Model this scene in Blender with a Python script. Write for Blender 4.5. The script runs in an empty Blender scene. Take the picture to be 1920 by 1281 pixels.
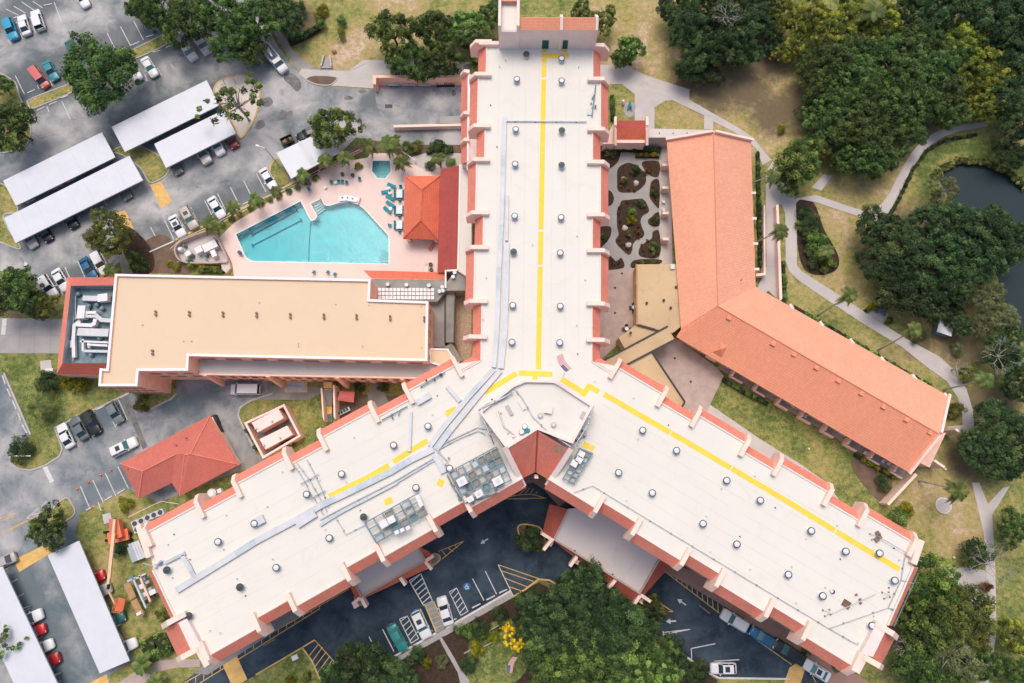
import bpy, math, random
import numpy as np
from mathutils import Vector, Matrix
from mathutils.geometry import tessellate_polygon
random.seed(7); rng = np.random.default_rng(7)
SC = bpy.context.scene
COL = SC.collection
R = math.radians
# ------------------------------------------------------------------ camera
CAM_H = 120.0; FPX = 1280.0; TILT = R(11.0); YAW = R(0.55)
cd = bpy.data.cameras.new('camera'); cam = bpy.data.objects.new('camera', cd); COL.objects.link(cam)
cd.sensor_width = 36.0; cd.lens = 36.0 * FPX / 1920.0; cd.clip_start = 1.0; cd.clip_end = 4000.0
cam.location = (0, 0, CAM_H); cam.rotation_euler = (TILT, YAW, 0)
SC.camera = cam
SC.render.resolution_x = 1024; SC.render.resolution_y = 683
# ------------------------------------------------------------------ world, sun, exposure
SUN_EL = R(66); SUN_AZ = R(-10)          # azimuth measured from +Y (image up) towards +X
wd = bpy.data.worlds.new('World'); SC.world = wd; wd.use_nodes = True
nt = wd.node_tree; nt.nodes.clear()
sky = nt.nodes.new('ShaderNodeTexSky'); sky.sky_type = 'NISHITA'; sky.sun_disc = False
sky.sun_elevation = SUN_EL; sky.sun_rotation = SUN_AZ; sky.air_density = 1.0; sky.dust_density = 5.0; sky.ozone_density = 1.0
bg = nt.nodes.new('ShaderNodeBackground'); bg.inputs[1].default_value = 0.15
wo = nt.nodes.new('ShaderNodeOutputWorld')
nt.links.new(sky.outputs[0], bg.inputs[0]); nt.links.new(bg.outputs[0], wo.inputs[0])
sl = bpy.data.lights.new('sun', 'SUN'); sl.energy = 1.25; sl.angle = R(30); sl.color = (1.0, 0.93, 0.84)
so = bpy.data.objects.new('sun', sl); COL.objects.link(so)
sd = Vector((math.sin(SUN_AZ) * math.cos(SUN_EL), math.cos(SUN_AZ) * math.cos(SUN_EL), math.sin(SUN_EL)))
so.rotation_euler = sd.to_track_quat('Z', 'Y').to_euler(); so.location = (0, 0, 200)
SC.view_settings.view_transform = 'Standard'; SC.view_settings.look = 'None'
SC.view_settings.gamma = 1.0; SC.view_settings.exposure = 0.09; SC.view_settings.use_curve_mapping = False

# ------------------------------------------------------------------ picture pixel (1920 x 1281) -> world point at height z
_MX = (Matrix.Rotation(YAW, 3, 'Y') @ Matrix.Rotation(TILT, 3, 'X'))
def W(u, v, z=0.0):
    d = _MX @ Vector(((u - 960.0) / FPX, -(v - 640.5) / FPX, -1.0))
    t = (CAM_H - z) / -d.z
    return Vector((d.x * t, d.y * t, z))
def WL(pts, z=0.0): return [W(p[0], p[1], p[2] if len(p) > 2 else z) for p in pts]
def ang(u, v, a_deg, z=0.0):
    """world heading of an image direction (0 = right, 90 = down)"""
    a = R(a_deg); p = W(u, v, z); q = W(u + 6 * math.cos(a), v + 6 * math.sin(a), z)
    return math.atan2(q.y - p.y, q.x - p.x)
def dist(a, b): return (Vector(a) - Vector(b)).length

# ------------------------------------------------------------------ materials
def mat(name, col, rough=0.8, spec=0.3, metal=0.0, var=0.0, vscale=1.0, col2=None, bump=0.0, bscale=8.0, detail=4.0, emit=None):
    m = bpy.data.materials.new(name); m.use_nodes = True
    n = m.node_tree; b = n.nodes['Principled BSDF']
    b.inputs['Roughness'].default_value = rough; b.inputs['Metallic'].default_value = metal
    b.inputs['Specular IOR Level'].default_value = spec
    c = (*col, 1.0)
    b.inputs['Base Color'].default_value = c
    tc = n.nodes.new('ShaderNodeTexCoord'); geo = n.nodes.new('ShaderNodeNewGeometry')
    if var > 0 or col2:
        t = n.nodes.new('ShaderNodeTexNoise'); t.inputs['Scale'].default_value = vscale; t.inputs['Detail'].default_value = detail
        t.inputs['Roughness'].default_value = 0.65
        n.links.new(geo.outputs['Position'], t.inputs['Vector'])
        rp = n.nodes.new('ShaderNodeValToRGB')
        e = rp.color_ramp.elements; e[0].position = 0.36; e[1].position = 0.64
        if col2: e[0].color = (*col2, 1); e[1].color = c
        else:
            e[0].color = tuple(x * (1 - var) for x in col) + (1,); e[1].color = tuple(min(1, x * (1 + var)) for x in col) + (1,)
        n.links.new(t.outputs['Fac'], rp.inputs['Fac']); n.links.new(rp.outputs['Color'], b.inputs['Base Color'])
    if bump > 0:
        t2 = n.nodes.new('ShaderNodeTexNoise'); t2.inputs['Scale'].default_value = bscale; t2.inputs['Detail'].default_value = 3
        n.links.new(geo.outputs['Position'], t2.inputs['Vector'])
        bp = n.nodes.new('ShaderNodeBump'); bp.inputs['Strength'].default_value = bump; bp.inputs['Distance'].default_value = 0.1
        n.links.new(t2.outputs['Fac'], bp.inputs['Height']); n.links.new(bp.outputs['Normal'], b.inputs['Normal'])
    return m
def mixer(n, fac, a, b):
    x = n.nodes.new('ShaderNodeMix'); x.data_type = 'RGBA'
    for sock, val in ((x.inputs[0], fac), (x.inputs[6], a), (x.inputs[7], b)):
        if isinstance(val, (int, float)): sock.default_value = val
        elif isinstance(val, tuple): sock.default_value = (*val, 1.0) if len(val) == 3 else val
        else: n.links.new(val, sock)
    return x.outputs[2]
def noise(n, vec, scale, detail=5, rough=0.6, dist_=0.0):
    t = n.nodes.new('ShaderNodeTexNoise'); t.inputs['Scale'].default_value = scale; t.inputs['Detail'].default_value = detail
    t.inputs['Roughness'].default_value = rough; t.inputs['Distortion'].default_value = dist_
    n.links.new(vec, t.inputs['Vector']); return t.outputs['Fac']
def ramp(n, fac, p0, p1, c0=(0, 0, 0, 1), c1=(1, 1, 1, 1)):
    r = n.nodes.new('ShaderNodeValToRGB'); e = r.color_ramp.elements
    e[0].position = p0; e[1].position = p1; e[0].color = c0; e[1].color = c1
    n.links.new(fac, r.inputs['Fac']); return r.outputs['Color']
def mathn(n, op, a, b=None):
    x = n.nodes.new('ShaderNodeMath'); x.operation = op
    for i, v in enumerate((a, b)):
        if v is None: continue
        if isinstance(v, (int, float)): x.inputs[i].default_value = v
        else: n.links.new(v, x.inputs[i])
    return x.outputs[0]
def base(name, rough=0.85, spec=0.25):
    m = bpy.data.materials.new(name); m.use_nodes = True; n = m.node_tree; b = n.nodes['Principled BSDF']
    b.inputs['Roughness'].default_value = rough; b.inputs['Specular IOR Level'].default_value = spec
    g = n.nodes.new('ShaderNodeNewGeometry'); return m, n, b, g.outputs['Position']
def tile_mat(name, col, joint=0.62, row=0.42, barrel=0.30, var=0.10):
    """barrel tile: courses across the slope, rolls down it; UV is in metres along eave / up slope"""
    m, n, b, pos = base(name, 0.75, 0.3)
    uv = n.nodes.new('ShaderNodeUVMap'); sp = n.nodes.new('ShaderNodeSeparateXYZ'); n.links.new(uv.outputs[0], sp.inputs[0])
    fv = mathn(n, 'FRACT', mathn(n, 'DIVIDE', sp.outputs[1], row)); 
    fu = mathn(n, 'FRACT', mathn(n, 'DIVIDE', sp.outputs[0], barrel))
    j = ramp(n, fv, 0.0, 0.22, (joint, joint, joint, 1), (1, 1, 1, 1))
    wn = n.nodes.new('ShaderNodeTexWhiteNoise'); wn.noise_dimensions = '2D'
    cb = n.nodes.new('ShaderNodeCombineXYZ')
    n.links.new(mathn(n, 'FLOOR', mathn(n, 'DIVIDE', sp.outputs[0], barrel)), cb.inputs[0]); n.links.new(mathn(n, 'FLOOR', mathn(n, 'DIVIDE', sp.outputs[1], row)), cb.inputs[1])
    n.links.new(cb.outputs[0], wn.inputs['Vector'])
    nz = noise(n, pos, 0.35, 5)
    c0 = tuple(x * (1 - var) for x in col); c1 = tuple(min(1, x * (1 + var)) for x in col)
    cc = mixer(n, ramp(n, nz, .3, .7), c0, c1)
    cc = mixer(n, mathn(n, 'MULTIPLY', wn.outputs['Value'], 0.35), cc, tuple(x * 0.75 for x in col))
    mu = n.nodes.new('ShaderNodeMix'); mu.data_type = 'RGBA'; mu.blend_type = 'MULTIPLY'; mu.inputs[0].default_value = 1
    n.links.new(cc, mu.inputs[6]); n.links.new(j, mu.inputs[7]); n.links.new(mu.outputs[2], b.inputs['Base Color'])
    h = mathn(n, 'ADD', mathn(n, 'MULTIPLY', mathn(n, 'SINE', mathn(n, 'MULTIPLY', fu, math.pi)), 0.8), mathn(n, 'MULTIPLY', fv, -0.5))
    bp = n.nodes.new('ShaderNodeBump'); bp.inputs['Strength'].default_value = 0.5; bp.inputs['Distance'].default_value = 0.06
    n.links.new(h, bp.inputs['Height']); n.links.new(bp.outputs['Normal'], b.inputs['Normal'])
    return m
def blotchy(name, light, dark, scale, p0=.38, p1=.62, fine=.12, third=None, rough=.9, dist_=.35, seams=None):
    m, n, b, pos = base(name, rough, 0.2)
    f1 = ramp(n, noise(n, pos, scale, 8, .62, dist_), p0, p1)
    c = mixer(n, f1, dark, light)
    if third:
        f2 = ramp(n, noise(n, pos, scale * 3.1, 7, .65, .6), .55, .72); c = mixer(n, mathn(n, 'MULTIPLY', f2, .6), c, third)
    if fine:
        f3 = noise(n, pos, 9.0, 4, .7); hs = n.nodes.new('ShaderNodeHueSaturation'); n.links.new(c, hs.inputs['Color'])
        n.links.new(mathn(n, 'ADD', mathn(n, 'MULTIPLY', f3, fine * 2), 1 - fine), hs.inputs['Value']); c = hs.outputs[0]
    n.links.new(c, b.inputs['Base Color'])
    bp = n.nodes.new('ShaderNodeBump'); bp.inputs['Strength'].default_value = .25; bp.inputs['Distance'].default_value = .05
    n.links.new(noise(n, pos, 14.0, 3), bp.inputs['Height']); n.links.new(bp.outputs['Normal'], b.inputs['Normal'])
    return m
def leaf_mat(name, cols, transl=0.25, rough=.55):
    """cols: dark, mid, bright leaf colours picked by a random number stored per clump"""
    m, n, b, pos = base(name, rough, 0.35)
    at = n.nodes.new('ShaderNodeAttribute'); at.attribute_name = 'tint'
    r = n.nodes.new('ShaderNodeValToRGB'); e = r.color_ramp.elements
    e[0].position = 0.05; e[0].color = (*cols[0], 1); e[1].position = 0.95; e[1].color = (*cols[2], 1)
    k = e.new(0.5); k.color = (*cols[1], 1)
    oi = n.nodes.new('ShaderNodeObjectInfo')
    n.links.new(at.outputs['Fac'], r.inputs['Fac'])
    hs = n.nodes.new('ShaderNodeHueSaturation'); n.links.new(r.outputs[0], hs.inputs['Color'])
    n.links.new(mathn(n, 'ADD', mathn(n, 'MULTIPLY', oi.outputs['Random'], .5), .75), hs.inputs['Value'])
    n.links.new(mathn(n, 'ADD', mathn(n, 'MULTIPLY', oi.outputs['Random'], .04), .48), hs.inputs['Hue'])
    n.links.new(hs.outputs[0], b.inputs['Base Color'])
    tr = n.nodes.new('ShaderNodeBsdfTranslucent'); n.links.new(hs.outputs[0], tr.inputs['Color'])
    mx = n.nodes.new('ShaderNodeMixShader'); mx.inputs[0].default_value = transl
    out = n.nodes['Material Output']
    n.links.new(b.outputs[0], mx.inputs[1]); n.links.new(tr.outputs[0], mx.inputs[2]); n.links.new(mx.outputs[0], out.inputs[0])
    return m

M = {}
def roof_membrane(name, c1, c2, dirt):
    m, n, b, pos = base(name, .7, .25)
    f = ramp(n, noise(n, pos, .10, 6, .6, .6), .35, .68); c = mixer(n, f, c2, c1)
    f2 = ramp(n, noise(n, pos, .30, 9, .72, .8), .54, .80); c = mixer(n, mathn(n, 'MULTIPLY', f2, .45), c, dirt)
    st_ = ramp(n, noise(n, pos, 1.6, 9, .75, .4), .62, .78); c = mixer(n, mathn(n, 'MULTIPLY', st_, .28), c, dirt)
    f3 = ramp(n, noise(n, pos, 6.0, 4, .7), .60, .75); c = mixer(n, mathn(n, 'MULTIPLY', f3, .16), c, dirt)
    n.links.new(c, b.inputs['Base Color']); return m
M['roof'] = roof_membrane('white_membrane', (.735, .70, .635), (.71, .675, .615), (.58, .51, .44))
M['roof2'] = roof_membrane('grey_white_membrane', (.64, .57, .545), (.60, .54, .52), (.45, .38, .34))
M['tanroof'] = roof_membrane('tan_membrane', (.71, .55, .385), (.69, .535, .375), (.62, .46, .30))
M['oldtan'] = roof_membrane('weathered_tan_membrane', (.62, .46, .27), (.52, .38, .23), (.20, .15, .10))
M['greyroof'] = roof_membrane('grey_membrane', (.50, .47, .46), (.45, .43, .42), (.3, .28, .27))
M['stucco'] = mat('peach_stucco', (.90, .665, .565), .9, .2, var=.05, vscale=.8, bump=.08, bscale=20)
M['stucco2'] = mat('salmon_stucco', (.92, .57, .44), .9, .2, var=.07, vscale=.7, bump=.08, bscale=20)
M['stucco3'] = mat('pale_pink_stucco', (.84, .68, .635), .9, .2, var=.04, vscale=.6, bump=.08, bscale=20)
M['tile'] = tile_mat('terracotta_tile', (.84, .275, .20), .78)
M['tile_dark'] = tile_mat('dark_terracotta_tile', (.42, .105, .075), .7)
M['tile_orange'] = tile_mat('orange_terracotta_tile', (.74, .19, .11), .70)
M['tile_red'] = tile_mat('brick_red_tile', (.40, .08, .065), .70)
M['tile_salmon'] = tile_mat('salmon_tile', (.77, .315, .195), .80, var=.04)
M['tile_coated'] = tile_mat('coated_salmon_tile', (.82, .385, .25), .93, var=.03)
M['tile_pale'] = tile_mat('faded_salmon_tile', (.60, .175, .135), .80, var=.07)
M['white'] = mat('white_paint', (.78, .77, .76), .6)
M['trim'] = mat('white_trim', (.80, .79, .80), .6, var=.04, vscale=2)
M['carport'] = mat('white_sheet_metal', (.63, .645, .685), .45, .4, var=.03, vscale=.35)
M['asphalt'] = blotchy('worn_asphalt', (.485, .465, .455), (.15, .175, .185), .13, .36, .64, .26, (.105, .135, .15))
M['asphalt2'] = blotchy('stained_asphalt', (.46, .44, .435), (.15, .185, .205), .16, .34, .66, .22, (.085, .12, .145))
M['asphalt_new'] = blotchy('new_asphalt', (.085, .115, .150), (.018, .034, .052), .20, .36, .74, .15, (.10, .10, .11))
M['asphalt_dark'] = blotchy('patch_asphalt', (.25, .24, .235), (.13, .13, .13), .7, .36, .66, .2)
M['concrete'] = blotchy('pale_concrete', (.56, .51, .48), (.47, .44, .42), .35, .35, .65, .08)
M['concrete2'] = blotchy('grey_concrete', (.40, .375, .36), (.32, .31, .30), .3, .35, .65, .10)
M['concrete3'] = blotchy('weathered_concrete', (.34, .32, .29), (.22, .22, .21), .3, .35, .65, .10)
M['path'] = blotchy('path_concrete', (.56, .51, .485), (.48, .44, .425), .25, .35, .65, .08)
M['deck'] = blotchy('pool_deck', (.78, .615, .555), (.74, .585, .525), .3, .35, .65, .05)
M['paver'] = blotchy('patio_pavers', (.50, .39, .345), (.40, .32, .29), .6, .35, .65, .14)
M['brownwalk'] = blotchy('brown_walk', (.38, .235, .195), (.32, .20, .16), .5, .35, .65, .10)
M['mulch'] = blotchy('mulch', (.075, .048, .033), (.035, .024, .018), 1.5, .3, .7, .3)
M['sand'] = blotchy('pale_sand', (.70, .61, .55), (.60, .53, .48), .4, .35, .65, .10)
M['soil'] = blotchy('soil', (.20, .14, .10), (.12, .085, .06), .8, .3, .7, .25)
M['gravel'] = blotchy('gravel', (.60, .46, .33), (.36, .26, .19), 2.5, .3, .7, .3)
M['yellow'] = mat('yellow_pad', (.86, .60, .07), .7, var=.05, vscale=.5)
M['roadyellow'] = mat('yellow_road_paint', (.62, .40, .13), .8, var=.15, vscale=1.5)
M['roadwhite'] = mat('white_road_paint', (.62, .61, .60), .8, var=.12, vscale=2.0)
M['roadblue'] = mat('blue_road_paint', (.04, .17, .40), .8, var=.12, vscale=2.0)
M['ramp'] = mat('yellow_ramp', (.70, .44, .15), .85, var=.12, vscale=.9, bump=.1)
M['kerb'] = mat('kerb_concrete', (.46, .43, .41), .9, var=.10, vscale=.8)
M['kerby'] = mat('yellow_kerb', (.62, .42, .16), .9, var=.15, vscale=.9)
M['steel'] = mat('galvanised_steel', (.40, .45, .50), .5, .5, .35, var=.12, vscale=.9)
M['steel_teal'] = mat('weathered_teal_steel', (.16, .24, .27), .6, .4, .2, var=.2, vscale=1.2)
M['duct'] = mat('grey_duct', (.58, .59, .61), .55, .4, var=.07, vscale=.5)
M['ductblue'] = mat('bluish_duct', (.48, .54, .58), .55, .4, var=.12, vscale=.8)
M['seam'] = mat('membrane_lap', (.67, .635, .58), .8, var=.06, vscale=.5)
M['unit'] = mat('white_unit', (.72, .71, .72), .5, .4, var=.03, vscale=2)
M['dark'] = mat('dark_metal', (.02, .022, .025), .5, .4)
M['rubber'] = mat('rubber', (.015, .015, .016), .85)
M['vent'] = mat('vent_cap', (.70, .71, .75), .4, .4)
M['ventdark'] = mat('vent_grille', (.06, .075, .08), .5, .4, .3)
M['rust'] = mat('rusty_brown', (.26, .15, .12), .8)
M['glass'] = mat('window_glass', (.012, .018, .020), .06, .6)
M['carglass'] = mat('car_glass', (.015, .035, .045), .05, .8)
M['cargreen'] = mat('tinted_car_glass', (.05, .19, .20), .06, .8)
M['headlamp'] = mat('headlamp', (.65, .66, .68), .15, .6)
M['taillamp'] = mat('taillamp', (.35, .02, .015), .3, .6)
M['teal'] = mat('teal_fabric', (.02, .26, .33), .8)
M['blueplastic'] = mat('blue_plastic', (.02, .085, .22), .45, .4)
M['green_door'] = mat('green_door', (.008, .09, .085), .4)
M['orange'] = mat('orange_paint', (.80, .20, .09), .4, .4, var=.04, vscale=2)
M['boom'] = mat('cream_boom', (.72, .48, .32), .5, .4, var=.05, vscale=1)
M['wood'] = mat('plywood', (.42, .25, .12), .8, var=.12, vscale=2)
M['bark'] = mat('bark', (.10, .078, .06), .9, var=.25, vscale=4)
M['palebark'] = mat('pale_bark', (.36, .33, .29), .9, var=.2, vscale=3)
M['redfab'] = mat('coral_canvas', (.62, .17, .15), .8, var=.04, vscale=1)
M['flagred'] = mat('flag_red', (.55, .03, .04), .8)
M['flagblue'] = mat('flag_blue', (.01, .03, .16), .8)
M['stone'] = mat('pale_stone', (.55, .50, .45), .9, var=.15, vscale=3, bump=.3)
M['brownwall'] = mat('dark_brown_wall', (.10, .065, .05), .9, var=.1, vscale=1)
M['poolshell'] = mat('pool_plaster', (.20, .53, .59), .7, var=.09, vscale=.5)
M['poolline'] = mat('pool_lane_tile', (.005, .14, .22), .5)
M['coping'] = mat('pool_coping', (.86, .83, .82), .7, var=.04, vscale=2)
M['shutter'] = mat('window_frame', (.62, .38, .28), .7)
M['cone'] = mat('cone_orange', (.75, .16, .06), .5)
M['hedgebase'] = mat('twigs', (.03, .035, .015), .9)
M['leaf_oak'] = leaf_mat('oak_leaves', ((0.027, 0.053, 0.015), (0.078, 0.139, 0.033), (0.22, 0.323, 0.077)))
M['leaf_dark'] = leaf_mat('dark_leaves', ((0.02, 0.043, 0.016), (0.055, 0.104, 0.035), (0.155, 0.244, 0.077)))
M['leaf_yellow'] = leaf_mat('yellow_green_leaves', ((0.061, 0.084, 0.015), (0.197, 0.24, 0.036), (0.582, 0.582, 0.073)))
M['leaf_fresh'] = leaf_mat('fresh_leaves', ((0.037, 0.077, 0.018), (0.121, 0.213, 0.044), (0.375, 0.503, 0.116)))
M['leaf_pale'] = leaf_mat('pale_leaves', ((.116, .139, .054), (.209, .240, .093), (.333, .349, .163)))
M['leaf_olive'] = leaf_mat('olive_leaves', ((0.05, 0.063, 0.015), (0.148, 0.167, 0.037), (0.387, 0.387, 0.09)))
M['leaf_lime'] = leaf_mat('lime_leaves', ((.10, .12, .010), (.24, .25, .015), (.42, .38, .02)))
M['leaf_palm'] = leaf_mat('palm_fronds', ((.062, .101, .025), (.132, .178, .043), (.264, .279, .078)))
M['leaf_flower'] = leaf_mat('yellow_blossom', ((.562, .338, .013), (.875, .550, .013), (.900, .750, .037)))
M['leaf_red'] = leaf_mat('croton_leaves', ((.06, .012, .012), (.16, .05, .02), (.30, .18, .04)))
# grass: dryness is an attribute of the ground sheet
def grass_mat():
    m, n, b, pos = base('grass', .95, .1)
    at = n.nodes.new('ShaderNodeAttribute'); at.attribute_name = 'dry'
    n1 = noise(n, pos, .16, 7, .65, .4); n2 = noise(n, pos, 1.1, 6, .7); n3 = noise(n, pos, 4.5, 5, .75)
    d = mathn(n, 'ADD', at.outputs['Fac'], mathn(n, 'MULTIPLY', mathn(n, 'SUBTRACT', n1, .5), 1.3))
    d = mathn(n, 'ADD', d, mathn(n, 'MULTIPLY', mathn(n, 'SUBTRACT', n2, .5), 1.3))
    d = mathn(n, 'ADD', d, mathn(n, 'MULTIPLY', mathn(n, 'SUBTRACT', n3, .5), 1.2))
    r = n.nodes.new('ShaderNodeValToRGB'); e = r.color_ramp.elements
    e[0].position = .08; e[0].color = (.090, .125, .036, 1); e[1].position = .98; e[1].color = (.62, .49, .38, 1)
    for p, c in ((.34, (.215, .242, .078, 1)), (.56, (.38, .315, .115, 1)), (.78, (.47, .345, .20, 1))):
        k = e.new(p); k.color = c
    n.links.new(d, r.inputs['Fac'])
    al = n.nodes.new('ShaderNodeAttribute'); al.attribute_name = 'litter'
    lf = ramp(n, mathn(n, 'ADD', al.outputs['Fac'], mathn(n, 'MULTIPLY', mathn(n, 'SUBTRACT', noise(n, pos, .8, 7, .7), .5), 1.2)), .35, .85)
    n.links.new(mixer(n, lf, r.outputs[0], mixer(n, n2, (.23, .17, .105), (.115, .10, .055))), b.inputs['Base Color'])
    bp = n.nodes.new('ShaderNodeBump'); bp.inputs['Strength'].default_value = .7; bp.inputs['Distance'].default_value = .12
    n.links.new(noise(n, pos, 5.0, 6, .8), bp.inputs['Height']); n.links.new(bp.outputs['Normal'], b.inputs['Normal'])
    return m
M['grass'] = grass_mat()
def water_mat(name, tint, gloss_rough, bscale, bstr, body=None, vol=False):
    m = bpy.data.materials.new(name); m.use_nodes = True; n = m.node_tree; n.nodes.clear()
    out = n.nodes.new('ShaderNodeOutputMaterial'); g = n.nodes.new('ShaderNodeBsdfGlossy'); g.inputs['Roughness'].default_value = gloss_rough
    if body: t = n.nodes.new('ShaderNodeBsdfDiffuse'); t.inputs['Color'].default_value = (*body, 1)
    else: t = n.nodes.new('ShaderNodeBsdfTransparent'); t.inputs['Color'].default_value = (*tint, 1)
    fr = n.nodes.new('ShaderNodeFresnel'); fr.inputs['IOR'].default_value = 1.33
    ge = n.nodes.new('ShaderNodeNewGeometry'); bp = n.nodes.new('ShaderNodeBump'); bp.inputs['Strength'].default_value = bstr; bp.inputs['Distance'].default_value = .1
    n.links.new(noise(n, ge.outputs['Position'], bscale, 4, .6, .5), bp.inputs['Height'])
    n.links.new(bp.outputs['Normal'], g.inputs['Normal']); n.links.new(bp.outputs['Normal'], fr.inputs['Normal'])
    mx = n.nodes.new('ShaderNodeMixShader'); n.links.new(fr.outputs[0], mx.inputs[0]); n.links.new(t.outputs[0], mx.inputs[1]); n.links.new(g.outputs[0], mx.inputs[2])
    n.links.new(mx.outputs[0], out.inputs[0])
    if vol:
        va = n.nodes.new('ShaderNodeVolumeAbsorption'); va.inputs['Color'].default_value = (.12, .90, .93, 1); va.inputs['Density'].default_value = .36; n.links.new(va.outputs[0], out.inputs['Volume'])
    return m
M['poolwater'] = water_mat('pool_water', (1, 1, 1), .05, 1.6, .5, None, True)
M['spawater'] = water_mat('spa_water', (.75, .95, .94), .08, 4.0, .5)
M['pondwater'] = water_mat('pond_water', (1, 1, 1), .15, 3.0, .5, (.030, .046, .050))

# ------------------------------------------------------------------ mesh building
class MB:
    def __init__(s): s.v = []; s.f = []
    def add(s, vs, fs):
        o = len(s.v); s.v += [Vector(p) for p in vs]; s.f += [tuple(i + o for i in f) for f in fs]; return s
    def face(s, pts): return s.add(pts, [tuple(range(len(pts)))])
    def prism(s, pts, z0, z1, holes=None, bottom=False):
        """pts: world xy outline; straight sides from z0 to z1"""
        rings = [[Vector((p[0], p[1], 0)) for p in pts]] + [[Vector((p[0], p[1], 0)) for p in h] for h in (holes or [])]
        tri = tessellate_polygon(rings); flat = [p for r in rings for p in r]
        top = [Vector((p.x, p.y, z1)) for p in flat]; fs = []
        for t in tri:
            a, b, c = (flat[i] for i in t)
            fs.append(t if (b - a).cross(c - a).z > 0 else t[::-1])
        s.add(top, fs)
        if bottom: s.add([Vector((p.x, p.y, z0)) for p in flat], [f[::-1] for f in fs])
        if z1 - z0 > 1e-6:
            for ri, r in enumerate(rings):
                area = sum(r[i].x * r[(i + 1) % len(r)].y - r[(i + 1) % len(r)].x * r[i].y for i in range(len(r)))
                ccw = (area > 0) == (ri == 0)
                for i in range(len(r)):
                    a, b = r[i], r[(i + 1) % len(r)]
                    if not ccw: a, b = b, a
                    s.face([(a.x, a.y, z0), (b.x, b.y, z0), (b.x, b.y, z1), (a.x, a.y, z1)])
        return s
    def box(s, c, size, rz=0.0, base=True):
        x, y, z = size[0] / 2, size[1] / 2, size[2]; z0 = 0 if base else -z / 2
        m = Matrix.Rotation(rz, 3, 'Z'); c = Vector(c)
        vs = [c + m @ Vector((sx * x, sy * y, z0 + sz * z)) for sz in (0, 1) for sx, sy in ((-1, -1), (1, -1), (1, 1), (-1, 1))]
        return s.add(vs, [(3, 2, 1, 0), (4, 5, 6, 7), (0, 1, 5, 4), (1, 2, 6, 5), (2, 3, 7, 6), (3, 0, 4, 7)])
    def beam(s, a, b, w, h, ext=0.0):
        """box along a-b, width w (sideways), height h, with a and b on its bottom line"""
        a = Vector(a); b = Vector(b); d = (b - a).normalized(); a = a - d * ext; b = b + d * ext
        side = d.cross(Vector((0, 0, 1)))
        if side.length < 1e-4: side = Vector((1, 0, 0))
        side.normalize(); up = side.cross(d).normalized(); sw = side * w / 2; uh = up * h
        vs = [a - sw, a + sw, a + sw + uh, a - sw + uh, b - sw, b + sw, b + sw + uh, b - sw + uh]
        return s.add(vs, [(0, 1, 2, 3)[::-1][::-1], (7, 6, 5, 4), (0, 4, 5, 1), (1, 5, 6, 2), (2, 6, 7, 3), (3, 7, 4, 0)])
    def tube(s, pts, r, n=6, r2=None):
        pts = [Vector(p) for p in pts]; o = len(s.v); k = len(pts)
        for i, p in enumerate(pts):
            d = (pts[min(i + 1, k - 1)] - pts[max(i - 1, 0)]).normalized()
            x = d.cross(Vector((0, 0, 1)));
            if x.length < 1e-3: x = Vector((1, 0, 0))
            x.normalize(); y = d.cross(x).normalized(); rr = r if r2 is None else r + (r2 - r) * i / (k - 1)
            s.v += [p + (x * math.cos(t) + y * math.sin(t)) * rr for t in (2 * math.pi * j / n for j in range(n))]
        for i in range(k - 1):
            for j in range(n):
                a = o + i * n + j; b = o + i * n + (j + 1) % n; s.f.append((a, b, b + n, a + n))
        s.f.append(tuple(o + j for j in range(n))[::-1]); s.f.append(tuple(o + (k - 1) * n + j for j in range(n))); return s
    def lathe(s, c, prof, n=14):
        """prof: list of (radius, z) from bottom to top"""
        c = Vector(c); o = len(s.v)
        for r, z in prof: s.v += [c + Vector((r * math.cos(2 * math.pi * j / n), r * math.sin(2 * math.pi * j / n), z)) for j in range(n)]
        for i in range(len(prof) - 1):
            for j in range(n):
                a = o + i * n + j; b = o + i * n + (j + 1) % n; s.f.append((a, b, b + n, a + n))
        s.f.append(tuple(o + (len(prof) - 1) * n + j for j in range(n))); s.f.append(tuple(o + j for j in range(n))[::-1]); return s
    def mesh(s, name, m, origin=Vector((0, 0, 0)), smooth=False):
        me = bpy.data.meshes.new(name); me.from_pydata([tuple(p - origin) for p in s.v], [], s.f)
        me.materials.append(M[m] if isinstance(m, str) else m)
        uv = me.uv_layers.new(name='UVMap'); Z = Vector((0, 0, 1)); data = [0.0] * (2 * len(me.loops))
        for p in me.polygons:
            nn = p.normal; h = Z.cross(nn)
            if h.length < 0.05: h = Vector((1, 0, 0))
            h.normalize(); v = nn.cross(h)
            for li in p.loop_indices:
                co = me.vertices[me.loops[li].vertex_index].co + origin; data[2 * li] = co.dot(h); data[2 * li + 1] = co.dot(v)
        uv.data.foreach_set('uv', data)
        if smooth:
            me.polygons.foreach_set('use_smooth', [True] * len(me.polygons))
        return me
    def build(s, name, m, parent=None, smooth=False, label=None, cat=None, group=None, kind=None, origin=None):
        if parent is not None: org = world_loc(parent)
        elif origin is not None: org = Vector(origin)
        else:
            xs = [p.x for p in s.v]; ys = [p.y for p in s.v]; zs = [p.z for p in s.v]
            org = Vector(((min(xs) + max(xs)) / 2, (min(ys) + max(ys)) / 2, min(zs)))
        o = bpy.data.objects.new(name, s.mesh(name, m, org, smooth)); COL.objects.link(o)
        if parent is not None: o.parent = parent
        else: o.location = org
        return tag(o, label, cat, group, kind)
def world_loc(o):
    p = Vector(o.location)
    while o.parent: o = o.parent; p += Vector(o.location)
    return p
def tag(o, label=None, cat=None, group=None, kind=None):
    if label: o['label'] = label
    if cat: o['category'] = cat
    if group: o['group'] = group
    if kind: o['kind'] = kind
    return o
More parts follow.
